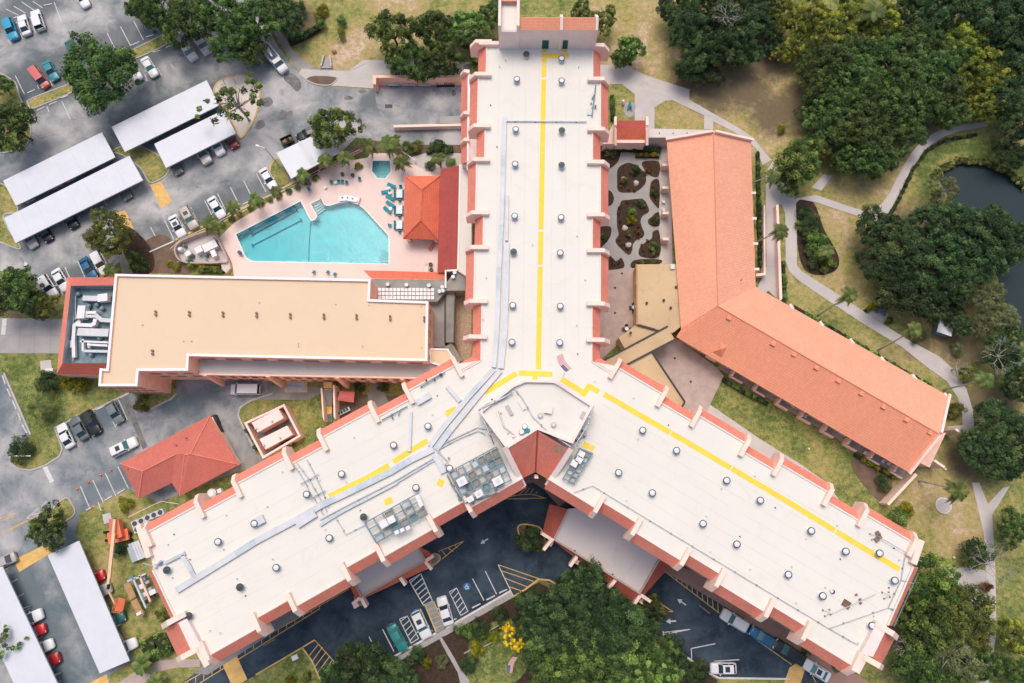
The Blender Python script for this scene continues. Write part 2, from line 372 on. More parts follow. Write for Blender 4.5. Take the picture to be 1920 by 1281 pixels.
def thing(name, loc, label, cat, group=None, rz=0.0):
    o = bpy.data.objects.new(name, None); COL.objects.link(o); o.location = loc; o.rotation_euler = (0, 0, rz)
    o.empty_display_size = .5
    return tag(o, label, cat, group)
def part(name, mesh, parent, loc=(0, 0, 0), rz=0.0, m=None):
    o = bpy.data.objects.new(name, mesh); COL.objects.link(o); o.parent = parent; o.location = loc; o.rotation_euler = (0, 0, rz)
    if m is not None:
        o.material_slots[0].link = 'OBJECT'; o.material_slots[0].material = M[m] if isinstance(m, str) else m
    return o
def inset(poly, d):
    """offset a simple polygon inwards (d > 0) by d metres"""
    n = len(poly); P = [Vector((p[0], p[1])) for p in poly]
    area = sum(P[i].x * P[(i + 1) % n].y - P[(i + 1) % n].x * P[i].y for i in range(n)); sg = 1 if area > 0 else -1
    out = []
    for i in range(n):
        a, b, c = P[i - 1], P[i], P[(i + 1) % n]; d1 = (b - a).normalized(); d2 = (c - b).normalized()
        n1 = Vector((-d1.y, d1.x)) * sg; n2 = Vector((-d2.y, d2.x)) * sg; k = 1 + n1.dot(n2)
        out.append(b + (n1 + n2) * (d / max(k, .35)))
    return [(p.x, p.y) for p in out]
def smooth_closed(pts, k=4):
    out = []; n = len(pts)
    for i in range(n):
        p0, p1, p2, p3 = (Vector((*pts[(i + j) % n][:2], 0)) for j in (-1, 0, 1, 2))
        for t in range(k):
            t = t / k; out.append(tuple(0.5 * ((2 * p1) + (p2 - p0) * t + (2 * p0 - 5 * p1 + 4 * p2 - p3) * t * t + (3 * p1 - p0 - 3 * p2 + p3) * t ** 3)[j] for j in (0, 1)))
    return out
def smooth_open(pts, k=5):
    out = []; n = len(pts)
    for i in range(n - 1):
        p0, p1, p2, p3 = (Vector((*pts[min(max(i + j, 0), n - 1)][:2], 0)) for j in (-1, 0, 1, 2))
        for t in range(k):
            t = t / k; out.append(tuple(0.5 * ((2 * p1) + (p2 - p0) * t + (2 * p0 - 5 * p1 + 4 * p2 - p3) * t * t + (3 * p1 - p0 - 3 * p2 + p3) * t ** 3)[j] for j in (0, 1)))
    out.append(tuple(pts[-1][:2])); return out
def strip(px, width, z=0.0):
    """outline (world xy) of a band of given width in metres along picture points"""
    P = [W(p[0], p[1], z) for p in px]; L = []; Rr = []
    for i, p in enumerate(P):
        d = (P[min(i + 1, len(P) - 1)] - P[max(i - 1, 0)]); d.z = 0; d.normalize(); nn = Vector((-d.y, d.x, 0)) * width / 2
        L.append(p + nn); Rr.append(p - nn)
    return [(p.x, p.y) for p in L] + [(p.x, p.y) for p in Rr[::-1]]
def xy(pts, z=0.0): return [(W(p[0], p[1], z).x, W(p[0], p[1], z).y) for p in pts]

def stall_wear(m, rows, dark, z=0):
    """unworn, darker asphalt in the parking rows: rows are (u0, v0, u1, v1, half width in metres)"""
    n = m.node_tree; b = n.nodes['Principled BSDF']; src = b.inputs['Base Color'].links[0].from_socket
    pos = n.nodes.new('ShaderNodeNewGeometry').outputs['Position']; tot = None
    nz = mathn(n, 'MULTIPLY', mathn(n, 'SUBTRACT', noise(n, pos, .45, 8, .7, .3), .5), 5.0)
    for u0, v0, u1, v1, hw in rows:
        p, q = W(u0, v0), W(u1, v1); c = (p + q) / 2; d = (q - p).normalized(); L = (q - p).length / 2
        def proj(ax, lim):
            dp = n.nodes.new('ShaderNodeVectorMath'); dp.operation = 'DOT_PRODUCT'; n.links.new(pos, dp.inputs[0]); dp.inputs[1].default_value = ax
            return mathn(n, 'SUBTRACT', lim, mathn(n, 'ABSOLUTE', mathn(n, 'SUBTRACT', dp.outputs['Value'], c.dot(Vector(ax)))))
        e = mathn(n, 'MINIMUM', proj((d.x, d.y, 0), L), proj((-d.y, d.x, 0), hw)); tot = e if tot is None else mathn(n, 'MAXIMUM', tot, e)
    f = ramp(n, mathn(n, 'ADD', mathn(n, 'MULTIPLY', mathn(n, 'ADD', tot, nz), .22), .30), .0, .62)
    n.links.new(mixer(n, mathn(n, 'MULTIPLY', f, .80), src, dark), b.inputs['Base Color'])
stall_wear(M['asphalt'], [(280,452,500,345,2.5),(15,400,250,292,6.2),(215,268,435,185,5.6),(20,185,330,45,6.0),(-20,45,120,-8,3.0),(80,548,200,492,2.8)], (.105, .125, .135))
stall_wear(M['asphalt2'], [(102,818,240,757,2.6),(145,938,250,890,2.6),(-30,700,-30,820,4.5),(20,1060,120,1300,4.0),(120,1020,220,1250,3.6),(290,770,420,735,2.0)], (.10, .145, .165))
# ================================================================== SETTING: ground, roads, paths, water
POND = [(1762,318),(1795,304),(1845,306),(1893,328),(1935,365),(1975,420),(2000,520),(1980,640),(1915,625),(1892,600),(1880,560),(1878,520),(1850,470),(1815,410),(1780,360)]
POOL = [(443,440),(564,378),(579,408),(584,415),(591,413),(596,406),(584,383),(602,374),(608,385),(617,387),(633,382),(655,379),(673,385),(683,393),(727,441),(729,451),(729,495),(585,492),(473,490),(462,483)]
SPA = [(699,302),(731,302),(733,322),(723,335),(708,335),(698,322)]
pond_w = xy(smooth_closed(POND)); pool_w = xy(POOL); spa_w = xy(SPA)
DECK = [(410,447),(440,418),(520,370),(560,345),(600,322),(640,300),(668,300),(690,296),(695,288),(740,288),(760,300),(800,322),(828,318),(864,312),(866,528),(680,530),(440,524),(436,495),(424,470)]
deck_w = xy(DECK)
def inside(poly, x, y):
    c = np.zeros(x.shape, bool); n = len(poly)
    for i in range(n):
        x1, y1 = poly[i]; x2, y2 = poly[(i + 1) % n]
        t = ((y1 > y) != (y2 > y)) & (x < (x2 - x1) * (y - y1) / ((y2 - y1) if abs(y2 - y1) > 1e-9 else 1e-9) + x1); c ^= t
    return c
def polydist(poly, x, y):
    d = np.full(x.shape, 1e9); n = len(poly)
    for i in range(n):
        ax, ay = poly[i]; bx, by = poly[(i + 1) % n]; L = (bx - ax) ** 2 + (by - ay) ** 2
        t = np.clip(((x - ax) * (bx - ax) + (y - ay) * (by - ay)) / max(L, 1e-9), 0, 1)
        d = np.minimum(d, np.hypot(x - ax - t * (bx - ax), y - ay - t * (by - ay)))
    return d
# dryness of the turf: (u, v, radius px, value)
DRY = [(700,60,70,.85),(740,20,60,.8),(650,90,50,.75),(700,110,40,.75),(590,90,40,.55),(640,30,40,.25),(630,60,30,.3),(860,20,60,.6),(1180,60,80,.8),(1250,90,60,.75),(1340,180,70,.85),(1400,170,60,.8),(1450,230,60,.75),
       (1270,215,35,.60),(1300,220,40,.5),(1380,200,60,.6),(1440,120,60,.7),(1560,440,50,.70),(1600,360,50,.65),(1540,500,50,.62),(1600,480,50,.65),(1680,330,40,.7),(1700,350,50,.7),(1730,290,50,.7),(1850,250,80,.7),(1560,560,40,.55),(1640,570,40,.6),
       (1530,560,40,.55),(1680,690,60,.55),(1750,690,50,.6),(1780,940,50,.75),(1750,960,60,.7),(1780,1010,50,.65),(1700,1000,40,.5),(1890,1120,60,.35),(1880,1200,60,.3),(1400,760,50,.30),(1480,820,60,.32),(1560,880,50,.34),(1350,730,40,.18),
       (280,85,60,.45),(90,190,50,.4),(230,300,40,.4),(290,310,40,.45),(20,370,50,.45),(30,440,40,.5),(60,740,60,.2),(120,720,60,.25),(80,830,50,.3),(215,1000,60,.4),(230,1090,60,.45),(220,1150,60,.5),(260,1190,40,.4),(200,960,40,.5),(120,960,30,.5),
       (540,790,40,.3),(570,830,40,.25),(560,1245,60,.25),(900,1210,60,.3),(960,1240,60,.35),(610,250,40,.1),(660,275,40,.1),(490,260,40,.4),(1440,1000,1,.3),(1830,760,50,.4)]
def build_ground():
    st = 0.9; x0, x1, y0, y1 = -122, 122, -48, 118
    nx = int((x1 - x0) / st) + 1; ny = int((y1 - y0) / st) + 1
    X, Y = np.meshgrid(np.linspace(x0, x1, nx), np.linspace(y0, y1, ny))
    Z = 0.04 * np.sin(X * .31) * np.cos(Y * .27) * 0.3 - 0.01
    ins = inside(pond_w, X, Y); d = polydist(pond_w, X, Y); sd_ = np.where(ins, d, -d)
    Z = Z - 1.4 * np.clip((sd_ + 1.5) / 5.0, 0, 1)
    wsum = np.full(X.shape, 0.25); vsum = np.full(X.shape, 0.25 * .38)
    for u, v, r, val in DRY:
        p = W(u, v); q = W(u + r, v); rr = max(1.0, abs(q.x - p.x)); g = np.exp(-((X - p.x) ** 2 + (Y - p.y) ** 2) / (2 * (rr * .62) ** 2)); wsum += g; vsum += g * val
    dry = vsum / wsum
    edge = np.exp(-((sd_ + 3.0) / 2.5) ** 2); dry = dry * (1 - edge) + .12 * edge
    verts = np.stack([X, Y, Z], -1).reshape(-1, 3)
    idx = np.arange(nx * ny).reshape(ny, nx)
    F = np.stack([idx[:-1, :-1], idx[:-1, 1:], idx[1:, 1:], idx[1:, :-1]], -1).reshape(-1, 4)
    cx = X.reshape(-1)[F].mean(1); cy = Y.reshape(-1)[F].mean(1)
    deck_in = inset(deck_w, 1.3); keep = ~inside(deck_in, cx, cy); F = F[keep]
    B = 2500.0; ov = [(-B, -B, 0), (B, -B, 0), (B, B, 0), (-B, B, 0), (x0, y0, -.01), (x1, y0, -.01), (x1, y1, -.01), (x0, y1, -.01)]
    o = len(verts); verts = np.concatenate([verts, np.array(ov)])
    faces = F.tolist() + [[o, o + 1, o + 5, o + 4], [o + 1, o + 2, o + 6, o + 5], [o + 2, o + 3, o + 7, o + 6], [o + 3, o, o + 4, o + 7]]
    me = bpy.data.meshes.new('ground'); me.from_pydata(verts.tolist(), [], faces); me.materials.append(M['grass'])
    a = me.attributes.new('dry', 'FLOAT', 'POINT'); a.data.foreach_set('value', np.concatenate([dry.reshape(-1), np.full(8, .4)]).astype(np.float32))
    lit = np.zeros(X.shape)
    for u, v, r in ((1340,175,55),(1400,165,60),(1450,215,55),(1290,150,40),(1430,110,60),(560,45,50),(1380,120,60),(1310,60,60),(1500,200,60),(1860,770,70),(1800,640,60),(1780,560,70),(1880,40,120),(1650,150,160),(1720,470,110),(1820,860,60),(1760,1200,100),(700,1260,60),(1110,1180,140),(480,60,60),(380,40,60),(190,150,30),(860,80,60),(30,560,50),(1720,640,40)):
        p = W(u, v); q = W(u + r, v); rr = max(1.0, abs(q.x - p.x)); lit = np.maximum(lit, np.exp(-(((X - p.x) ** 2 + (Y - p.y) ** 2) / (2 * (rr * .75) ** 2)) ** 1.3))
    a = me.attributes.new('litter', 'FLOAT', 'POINT'); a.data.foreach_set('value', np.concatenate([lit.reshape(-1), np.zeros(8)]).astype(np.float32))
    me.polygons.foreach_set('use_smooth', [True] * len(me.polygons))
    ob = bpy.data.objects.new('ground', me); COL.objects.link(ob); ob['kind'] = 'structure'; return ob
GROUND = build_ground()
def sheet(name, px, m, z, z0=None, smooth=False, holes=None, world=False, kind='structure', parent=None):
    pts = px if world else xy(smooth_closed(px) if smooth else px)
    return MB().prism(pts, z if z0 is None else z0, z, holes).build(name, m, parent, kind=None if parent else kind)
# pond
sheet('pond', [(p[0], p[1]) for p in [(1740,300),(2040,300),(2040,660),(1860,660),(1800,420)]], 'pondwater', -.32)
# roads and lots
LOT_A = sheet('parking_lot', [(-90,-60),(470,-60),(487,28),(522,88),(560,137),(575,150),(600,162),(700,168),(702,148),(880,148),(880,272),(742,271),(690,262),(668,258),(640,285),(600,310),(560,338),(512,366),(425,404),(326,453),(281,473),(262,462),(215,498),(132,546),(95,564),(62,532),(48,512),(0,508),(-90,500)], 'asphalt', .02)
LOT_B = sheet('parking_lot', [(-90,690),(4,700),(57,814),(20,852),(20,868),(34,878),(58,882),(85,873),(112,856),(118,842),(103,802),(180,767),(243,737),(254,742),(263,771),(282,768),(322,748),(331,736),(331,706),(505,706),(512,738),(472,751),(451,764),(447,778),(456,800),(480,850),(487,870),(450,882),(300,942),(242,918),(150,962),(142,1000),(150,1017),(252,1236),(206,1266),(202,1320),(-90,1320)], 'asphalt2', .02)
DRIVE = sheet('driveway', [(300,1330),(330,1290),(600,1080),(965,885),(1050,885),(1300,1075),(1660,1320),(1500,1320),(1480,1274),(1348,1271),(1330,1262),(1285,1230),(1180,1170),(1060,1112),(1048,1099),(1010,1086),(962,1119),(957,1109),(819,1187),(739,1232),(640,1238),(625,1241),(600,1273),(586,1240),(567,1214),(480,1266),(420,1300),(380,1330)], 'asphalt_new', .02)
# stained loading apron, patches
sheet('loading_apron', [(702,160),(866,158),(866,240),(800,236),(740,236),(706,200)], 'asphalt2', .024)
sheet('asphalt_patch', [(229,748),(240,744),(277,838),(268,843)], 'asphalt_dark', .026)
sheet('storm_drain', [(722,196),(736,196),(736,203),(722,203)], 'dark', .03)
for pts in ([(535,140),(548,138),(562,150),(565,165),(556,172),(545,160),(533,150)], [(494,185),(506,183),(512,192),(505,200),(495,200),(490,192)], [(528,205),(538,210),(548,208),(546,220),(530,225),(518,227),(525,215)], [(480,230),(492,225),(497,236),(485,243),(478,240)], [(645,184),(655,180),(662,185),(650,188)], [(672,170),(683,168),(687,173),(675,175)], [(848,170),(854,170),(855,178),(848,180)]):
    sheet('oil_stain', pts, 'asphalt_dark', .026, smooth=True)
# concrete
def slabs(name, px, m, z, z0=0.0, smooth=False, kind='structure'): return sheet(name, px, m, z, z0, smooth, kind=kind)
slabs('concrete_apron', [(560,138),(566,129),(580,130),(655,133),(680,113),(705,113),(770,114),(880,116),(880,141),(702,141),(700,166),(621,161),(634,146),(612,142),(590,142),(573,148)], 'concrete', .06)
PATH_A = slabs('garden_path', [(478,-10),(492,-12),(505,20),(523,55),(541,80),(549,94),(576,118),(600,130),(575,131),(562,137),(545,112),(527,85),(506,48),(484,14)], 'concrete3', .055)
SIDE_ROAD = sheet('side_driveway', [(-60,596),(118,598),(112,663),(-60,662)], 'concrete2', .03, 0)
PLAZA_N = slabs('garden_path', [(1120,122),(1165,122),(1182,128),(1215,143),(1293,168),(1292,187),(1316,201),(1335,212),(1385,240),(1412,258),(1432,285),(1447,300),(1430,310),(1418,280),(1395,258),(1345,232),(1337,228),(1337,243),(1320,243),(1320,214),(1264,188),(1247,189),(1227,202),(1227,242),(1190,240),(1190,177),(1166,158),(1120,158)], 'path', .05)
# bright strip down the middle of that path
MB().prism(xy([(1127,134),(1165,135),(1195,146),(1240,168),(1265,182),(1290,190),(1340,217),(1390,246),(1385,252),(1337,225),(1260,188),(1235,177),(1190,158),(1165,148),(1127,148)]), .03, .056).build('path_strip', 'concrete', PLAZA_N)
slabs('garden_path', [(1436,322),(1449,302),(1470,345),(1492,362),(1488,375),(1494,372),(1530,366),(1560,376),(1600,390),(1622,396),(1640,393),(1655,380),(1668,362),(1690,318),(1708,288),(1730,262),(1760,245),(1800,236),(1850,228),(1852,237),(1800,246),(1770,256),(1745,272),(1722,300),(1704,330),(1685,368),(1664,402),(1648,420),(1630,413),(1570,393),(1528,379),(1500,374),(1492,380),(1494,430),(1494,498),(1502,508),(1560,545),(1640,598),(1700,636),(1760,668),(1790,695),(1812,730),(1824,770),(1827,812),(1776,812),(1776,800),(1805,797),(1803,770),(1795,745),(1775,715),(1740,690),(1690,650),(1620,608),(1550,562),(1500,528),(1480,510),(1473,490),(1472,400),(1466,384),(1455,384),(1456,560),(1440,545),(1428,560),(1420,540),(1437,500),(1436,400)], 'path', .054)
slabs('garden_path', [(1521,352),(1545,327),(1561,330),(1540,358)], 'path', .046)
slabs('garden_path', [(1822,905),(1836,905),(1852,945),(1880,915),(1893,912),(1860,965),(1862,1000),(1866,1060),(1868,1185),(1852,1290),(1836,1290),(1850,1190),(1825,1130),(1785,1095),(1778,1065),(1815,1064),(1848,1070),(1844,1000),(1836,965)], 'path', .05)
slabs('garden_path', [(1318,756),(1330,758),(1420,820),(1500,870),(1550,905),(1575,940),(1585,965),(1560,950),(1500,900),(1400,840),(1318,790)], 'concrete', .05)
slabs('garden_path', [(1185,495),(1250,495),(1250,450),(1240,450),(1240,280),(1260,280),(1260,500)], 'path', .046)
# courtyard garden: concrete walks with planting islands
COURT = slabs('courtyard_path', [(1100,262),(1255,262),(1262,510),(1100,510)], 'concrete2', .04)
ISL = [[(1157,340),(1158,318),(1168,309),(1180,306),(1195,312),(1210,328),(1210,344),(1200,355),(1188,361),(1165,361),(1158,355)],
 [(1162,385),(1166,377),(1180,375),(1205,374),(1215,388),(1216,398),(1205,405),(1201,415),(1204,428),(1208,438),(1204,446),(1195,449),(1187,458),(1185,470),(1180,478),(1172,474),(1154,454),(1160,440),(1157,425),(1157,395)],
 [(1222,340),(1236,340),(1236,387),(1230,387),(1219,372),(1218,360)], [(1229,400),(1236,400),(1236,424),(1218,422),(1215,413),(1222,407)],
 [(1224,435),(1236,435),(1236,481),(1201,481),(1199,465),(1210,455),(1222,447)], [(1205,304),(1235,304),(1235,330),(1222,331),(1208,318)],
 [(1120,355),(1143,358),(1151,372),(1144,386),(1120,388)], [(1120,430),(1143,425),(1146,438),(1137,455),(1120,466)],
 [(1120,478),(1143,480),(1155,490),(1165,484),(1168,503),(1120,504)], [(1110,276),(1160,278),(1160,300),(1150,312),(1140,316),(1110,310)], [(1190,488),(1236,487),(1236,495),(1186,503)]]
for p in ISL: sheet('planting_bed', p, 'mulch', .10, .03, smooth=True)
# patios
slabs('patio', [(1110,503),(1196,503),(1196,625),(1165,640),(1110,690)], 'paver', .05)
slabs('patio', [(1215,660),(1255,625),(1345,690),(1357,705),(1332,757),(1318,790),(1240,770),(1270,760)], 'paver', .052)
slabs('footpath', [(757,300),(800,287),(868,288),(868,318),(800,326)], 'concrete', .08)
sheet('gravel_bed', [(853,540),(884,540),(884,672),(870,680),(852,640)], 'gravel', .05, 0)
sheet('soil_bed', [(1430,385),(1436,385),(1437,548),(1426,548)], 'soil', .04, 0)
sheet('soil_bed', [(1625,855),(1665,880),(1672,930),(1655,945),(1612,900),(1595,865)], 'soil', .05, 0, smooth=True)
sheet('mulch_bed', [(1493,382),(1525,380),(1545,430),(1572,480),(1566,508),(1530,516),(1505,500),(1494,450)], 'mulch', .03, 0, smooth=True)
sheet('mulch_bed', [(256,462),(300,440),(326,455),(330,480),(360,512),(300,512),(240,510),(235,480)], 'soil', .05, 0, smooth=True)
sheet('mulch_bed', [(220,430),(250,430),(285,470),(285,510),(235,512)], 'mulch', .055, 0, smooth=True)
sheet('footpath', [(222,480),(232,474),(250,512),(230,514)], 'concrete3', .07, 0)
sheet('mulch_bed', [(600,300),(690,262),(760,272),(866,272),(866,290),(828,318),(760,298),(690,285),(560,345),(540,345)], 'soil', .035, 0)
sheet('mulch_bed', [(738,1236),(820,1192),(960,1118),(1010,1092),(1060,1118),(1290,1238),(1345,1275),(1340,1310),(620,1310),(640,1245)], 'mulch', .03, 0)
sheet('lawn', [(880,1205),(905,1175),(960,1160),(1000,1190),(985,1260),(930,1300),(880,1300)], 'grass', .06, 0, smooth=True)
sheet('mulch_bed', [(628,738),(790,745),(770,775),(690,790),(630,790)], 'soil', .035, 0)
slabs('loading_pad', [(487,750),(515,722),(605,726),(604,737),(575,750)], 'concrete3', .06)
sheet('planter_walk', [(690,738),(700,720),(715,722),(735,770),(715,790),(690,775)], 'concrete3', .05, 0)
slabs('equipment_pad', [(470,845),(500,862),(470,885),(445,880)], 'concrete3', .05)
slabs('utility_pad', [(76,677),(96,675),(98,692),(77,695)], 'concrete', .10)
slabs('utility_pad', [(192,965),(207,961),(212,978),(196,983)], 'concrete', .10)
WALK_S = slabs('entrance_walk', [(1200,1030),(1330,1085),(1660,1300),(1575,1300),(1400,1162),(1330,1120),(1252,1075)], 'brownwalk', .12)
sheet('entrance_walk', [(960,895),(1005,880),(1030,890),(1062,940),(1048,950),(1020,918),(1000,905),(985,908)], 'brownwalk', .12, 0)
slabs('entrance_walk', [(360,1262),(520,1150),(660,1080),(660,1098),(560,1156),(390,1265)], 'concrete3', .12)
slabs('garden_path', [(222,1281),(260,1255),(300,1238),(330,1236),(375,1236),(376,1250),(330,1252),(295,1260),(262,1290),(222,1290)], 'paver', .06, smooth=False)
WALK_P = slabs('footpath', [(819,1188),(958,1109),(962,1120),(835,1192),(828,1194),(850,1230),(862,1252),(880,1275),(884,1300),(868,1300),(858,1260),(838,1225),(824,1198),(748,1240),(742,1234)], 'concrete2', .13)
sheet('footpath', [(797,1133),(812,1127),(834,1178),(819,1187)], 'concrete3', .13, 0)
# kerbed islands of grass
def island(px, kerb_m='kerb', fill='grass', kw=.22, smooth=True, name='traffic_island', zf=.10):
    o = xy(smooth_closed(px) if smooth else px); i = inset(o, kw)
    k = MB().prism(o, 0, .15, [i]).build('kerb', kerb_m, None, kind='structure')
    f = MB().prism(i, 0, zf).build(name, fill, None, kind='structure')
    if fill == 'grass':
        a = f.data.attributes.new('dry', 'FLOAT', 'POINT'); a.data.foreach_set('value', [.42] * len(f.data.vertices))
    k.parent = f; k.location = Vector(k.location) - Vector(f.location); del k['kind']
    return f
def attr_dry(o, v):
    a = o.data.attributes.get('dry') or o.data.attributes.new('dry', 'FLOAT', 'POINT'); a.data.foreach_set('value', [v] * len(o.data.vertices))
for o in list(bpy.data.objects):
    if o.name.startswith('lawn'): attr_dry(o, .2)
island([(50,190),(62,183),(122,160),(210,112),(300,68),(337,52),(334,72),(300,92),(235,120),(125,180),(66,204),(56,205)], smooth=False)
island([(-30,140),(25,150),(38,180),(52,215),(60,250),(45,278),(0,288),(-30,280)])
island([(400,168),(412,152),(445,140),(475,147),(488,165),(488,190),(478,225),(462,252),(452,261),(444,254),(438,240),(424,212),(407,186)], 'kerby', 'sand', .3)
island([(208,285),(240,270),(268,275),(318,305),(312,330),(286,344),(276,338),(262,315),(230,292)])
island([(-40,360),(8,345),(34,388),(30,400),(8,406),(24,440),(40,462),(34,468),(0,455),(-40,440)])
island([(506,316),(517,297),(524,300),(545,338),(530,350),(512,345)], 'kerby')
island([(573,149),(586,142),(612,142),(634,146),(621,160),(600,161),(583,156)], fill='soil')
island([(90,966),(108,944),(124,932),(132,937),(142,962),(120,980),(95,985)], kw=.2)
island([(970,988),(980,982),(1000,984),(1016,992),(1024,1020),(1015,1034),(990,1028),(974,1008)], 'kerby', 'soil', .22)
island([(800,1045),(812,1037),(824,1040),(826,1050),(815,1060),(806,1062)], 'kerby', 'concrete3', .22)
island([(664,1118),(676,1118),(688,1130),(680,1136),(668,1132)], 'kerby', 'concrete3', .22)
# long kerbs (their own structures)
def kerbline(px, m, w=.22, h=.16, name='kerb'):
    return MB().prism(strip(px, w), 0, h).build(name, m, None, kind='structure')
kerbline([(480,1265),(567,1214),(590,1200)], 'kerby'); kerbline([(567,1214),(586,1240),(600,1273)], 'kerby')
kerbline([(739,1231),(819,1186)], 'roadwhite', .3); kerbline([(836,1178),(957,1108)], 'roadwhite', .3)
kerbline([(797,1134),(819,1187)], 'kerby'); kerbline([(813,1127),(836,1178)], 'kerby')
kerbline([(962,1119),(985,1105),(1010,1086),(1030,1088),(1048,1098)], 'kerby', .28)
kerbline([(1285,1230),(1330,1262),(1348,1271),(1480,1273)], 'roadwhite', .28)
kerbline([(8,700),(58,815)], 'kerb', .3); kerbline([(20,855),(22,870),(36,879),(58,882),(85,873),(112,856),(118,842),(103,802),(180,767),(243,737)], 'kerb', .3)
kerbline([(282,768),(322,748),(331,738)], 'kerb', .3); kerbline([(512,738),(472,751),(451,764),(447,778),(456,800),(478,845)], 'kerb', .3)
kerbline([(281,473),(326,453)], 'roadwhite', .25)
kerbline([(330,450),(425,403),(512,365)], 'kerby', .35, .10); kerbline([(515,362),(600,310)], 'kerby', .3, .10)
kerbline([(700,113),(656,133),(580,131)], 'kerb', .15, .10)
# yellow ramps
for p in ([(281,347),(303,341),(323,378),(303,391)], [(214,402),(235,394),(256,440),(236,452)], [(26,1050),(92,1018),(101,1034),(36,1073)], [(415,1241),(442,1225),(464,1274),(437,1290)], [(168,1281),(200,1264),(206,1290),(160,1300)], [(1470,1281),(1480,1252),(1505,1236),(1512,1246),(1495,1300),(1462,1300)]):
    sheet('yellow_ramp', p, 'ramp', .05, 0)
# pool deck with openings, pools, coping
DK = MB().prism(deck_w, 0, .12, [inset(pool_w, -.02), inset(spa_w, -.02)]).build('pool_deck', 'deck', None, kind='structure')
def pool(name, outline, depth, water_m, label, line=False):
    t = thing(name, (sum(p[0] for p in outline) / len(outline), sum(p[1] for p in outline) / len(outline), -depth), label, 'pool')
    b = MB(); n = len(outline)
    area = sum(outline[i][0] * outline[(i + 1) % n][1] - outline[(i + 1) % n][0] * outline[i][1] for i in range(n))
    pts = outline if area > 0 else outline[::-1]
    xs_ = [p[0] for p in pts]; fz = lambda x: -depth - line * .7 * (1 - (x - min(xs_)) / (max(xs_) - min(xs_)))
    b.prism(pts, -depth, -depth)
    for q_ in b.v: q_.z = fz(q_.x)
    for i in range(n):
        a, c = pts[i], pts[(i + 1) % n]; b.face([(c[0], c[1], fz(c[0])), (a[0], a[1], fz(a[0])), (a[0], a[1], .10), (c[0], c[1], .10)])
    b.build('pool_shell', 'poolshell', t)
    wt = MB().prism(inset(pts, .012), -depth, -.02, bottom=line)
    for q_ in wt.v:
        if q_.z < -.5: q_.z = fz(q_.x) + .012
    wt.build('water', water_m, t)
    MB().prism(inset(pts, -.17), .10, .16, [pts]).build('coping', 'coping', t)
    return t
pl = pool('swimming_pool', pool_w, .95, 'poolwater', 'large turquoise swimming pool with lane lines on its left end', True)
pool('hot_tub', spa_w, 1.0, 'spawater', 'small green square spa pool above the swimming pool')
PZ = lambda u: -.95 - .7 * (1 - (u - 442) / 286) + .03
for a, b in (((474,441),(557,396)), ((474,461),(565,414))):
    MB().beam(W(*a, PZ(a[0])), W(*b, PZ(b[0])), .30, .02).build('lane_line', 'poolline', pl)
    for e in (a, b): MB().box(W(e[0], e[1], PZ(e[0])), (.9, .3, .06), R(-62)).build('lane_line', 'poolline', pl)
for a, b in (((583,416),(580,455)), ((580,455),(579,491))): MB().beam(W(*a, PZ(a[0])), W(*b, PZ(b[0])), .16, .02).build('lane_line', 'poolline', pl)
for k in range(5):
    a = (586 + k * 2.3, 384.5 + k * 4.4); b = (601 + k * 2.1, 376.5 + k * 3.9); z_ = -.22 - .16 * k
    MB().beam(W(*a, z_ - .3), W(*b, z_ - .3), .42, .3).build('step', 'coping', pl); MB().beam(W(a[0] + 1, a[1] + 2, z_), W(b[0] + 1, b[1] + 2, z_), .09, .015).build('step_edge', 'poolline', pl)
for k in range(4):
    MB().beam(W(716 - 2*k, 470 + 6*k, -.5), W(727, 474 + 5*k, -.5), .12, .25).build('step', 'poolshell', pl)
MB().tube([W(600,372,.1), W(601,370,.9), W(606,382,.9), W(606,386,-.3)], .04, 5).build('hand_rail', 'steel', pl)
for p in ([(598,378),(636,372),(676,366)],):
    pass

# ------------------------------------------------------------------ painted markings, each a part of the lot it is painted on
LC = [0]
def line(a, b, w, m, lot, z=.034, name='stall_line'):
    LC[0] += 1; z += (LC[0] % 12) * .0006
    p, q = W(*a), W(*b); d = (q - p); d.z = 0; d.normalize(); nn = Vector((-d.y, d.x, 0)) * w / 2
    o = MB().face([(p.x - nn.x, p.y - nn.y, z), (q.x - nn.x, q.y - nn.y, z), (q.x + nn.x, q.y + nn.y, z), (p.x + nn.x, p.y + nn.y, z)]).build(name, m, lot); return o
for a, b in (((282.5,426),(301,462)),((309,414),(327,451)),((332.5,401),(352.5,437.5)),((358,389),(376,426)),((384,376),(401,411)),((408,363),(425,399)),((432,351),(450,387)),((457,339),(471,367)),((481,326),(499,360)),((122,501),(134,528)),((146,490),(160,522)),((169,480),(187,517)),((104,520),(118,552)),
             ((70,439),(76,451)),((92,426),(101,437)),((120,412),(126,424)),((144,401),(151,411)),((171,388),(176,399)),((195,376),(201,386)),((221,362),(226,374)),((245,350),(252,361)),((345,301),(351,312)),((370,289),(376,301)),((395,276),(401,288)),((419,264),(425,276)),
             ((29,142),(46,177)),((251,40),(269,75)),((226,50),(245,86)),((201,62),(215,90)),((102,5),(115,40)),((11,17),(35,29)),((26,12),(48,25)),((41,4),(65,20)),((62,3),(80,15)),((15,75),(21,84)),((38,62),(43,73)),((62,50),(67,62)),((93,150),(99,162)),((70,160),(73,167)),((88,200),(92,210)),((116,190),(132,224)),((270,148),(277,152)),((320,120),(326,128)),((295,128),(303,142)),((45,240),(54,260)),((271,140),(277,152))):
    line(a, b, .14, 'roadwhite', LOT_A)
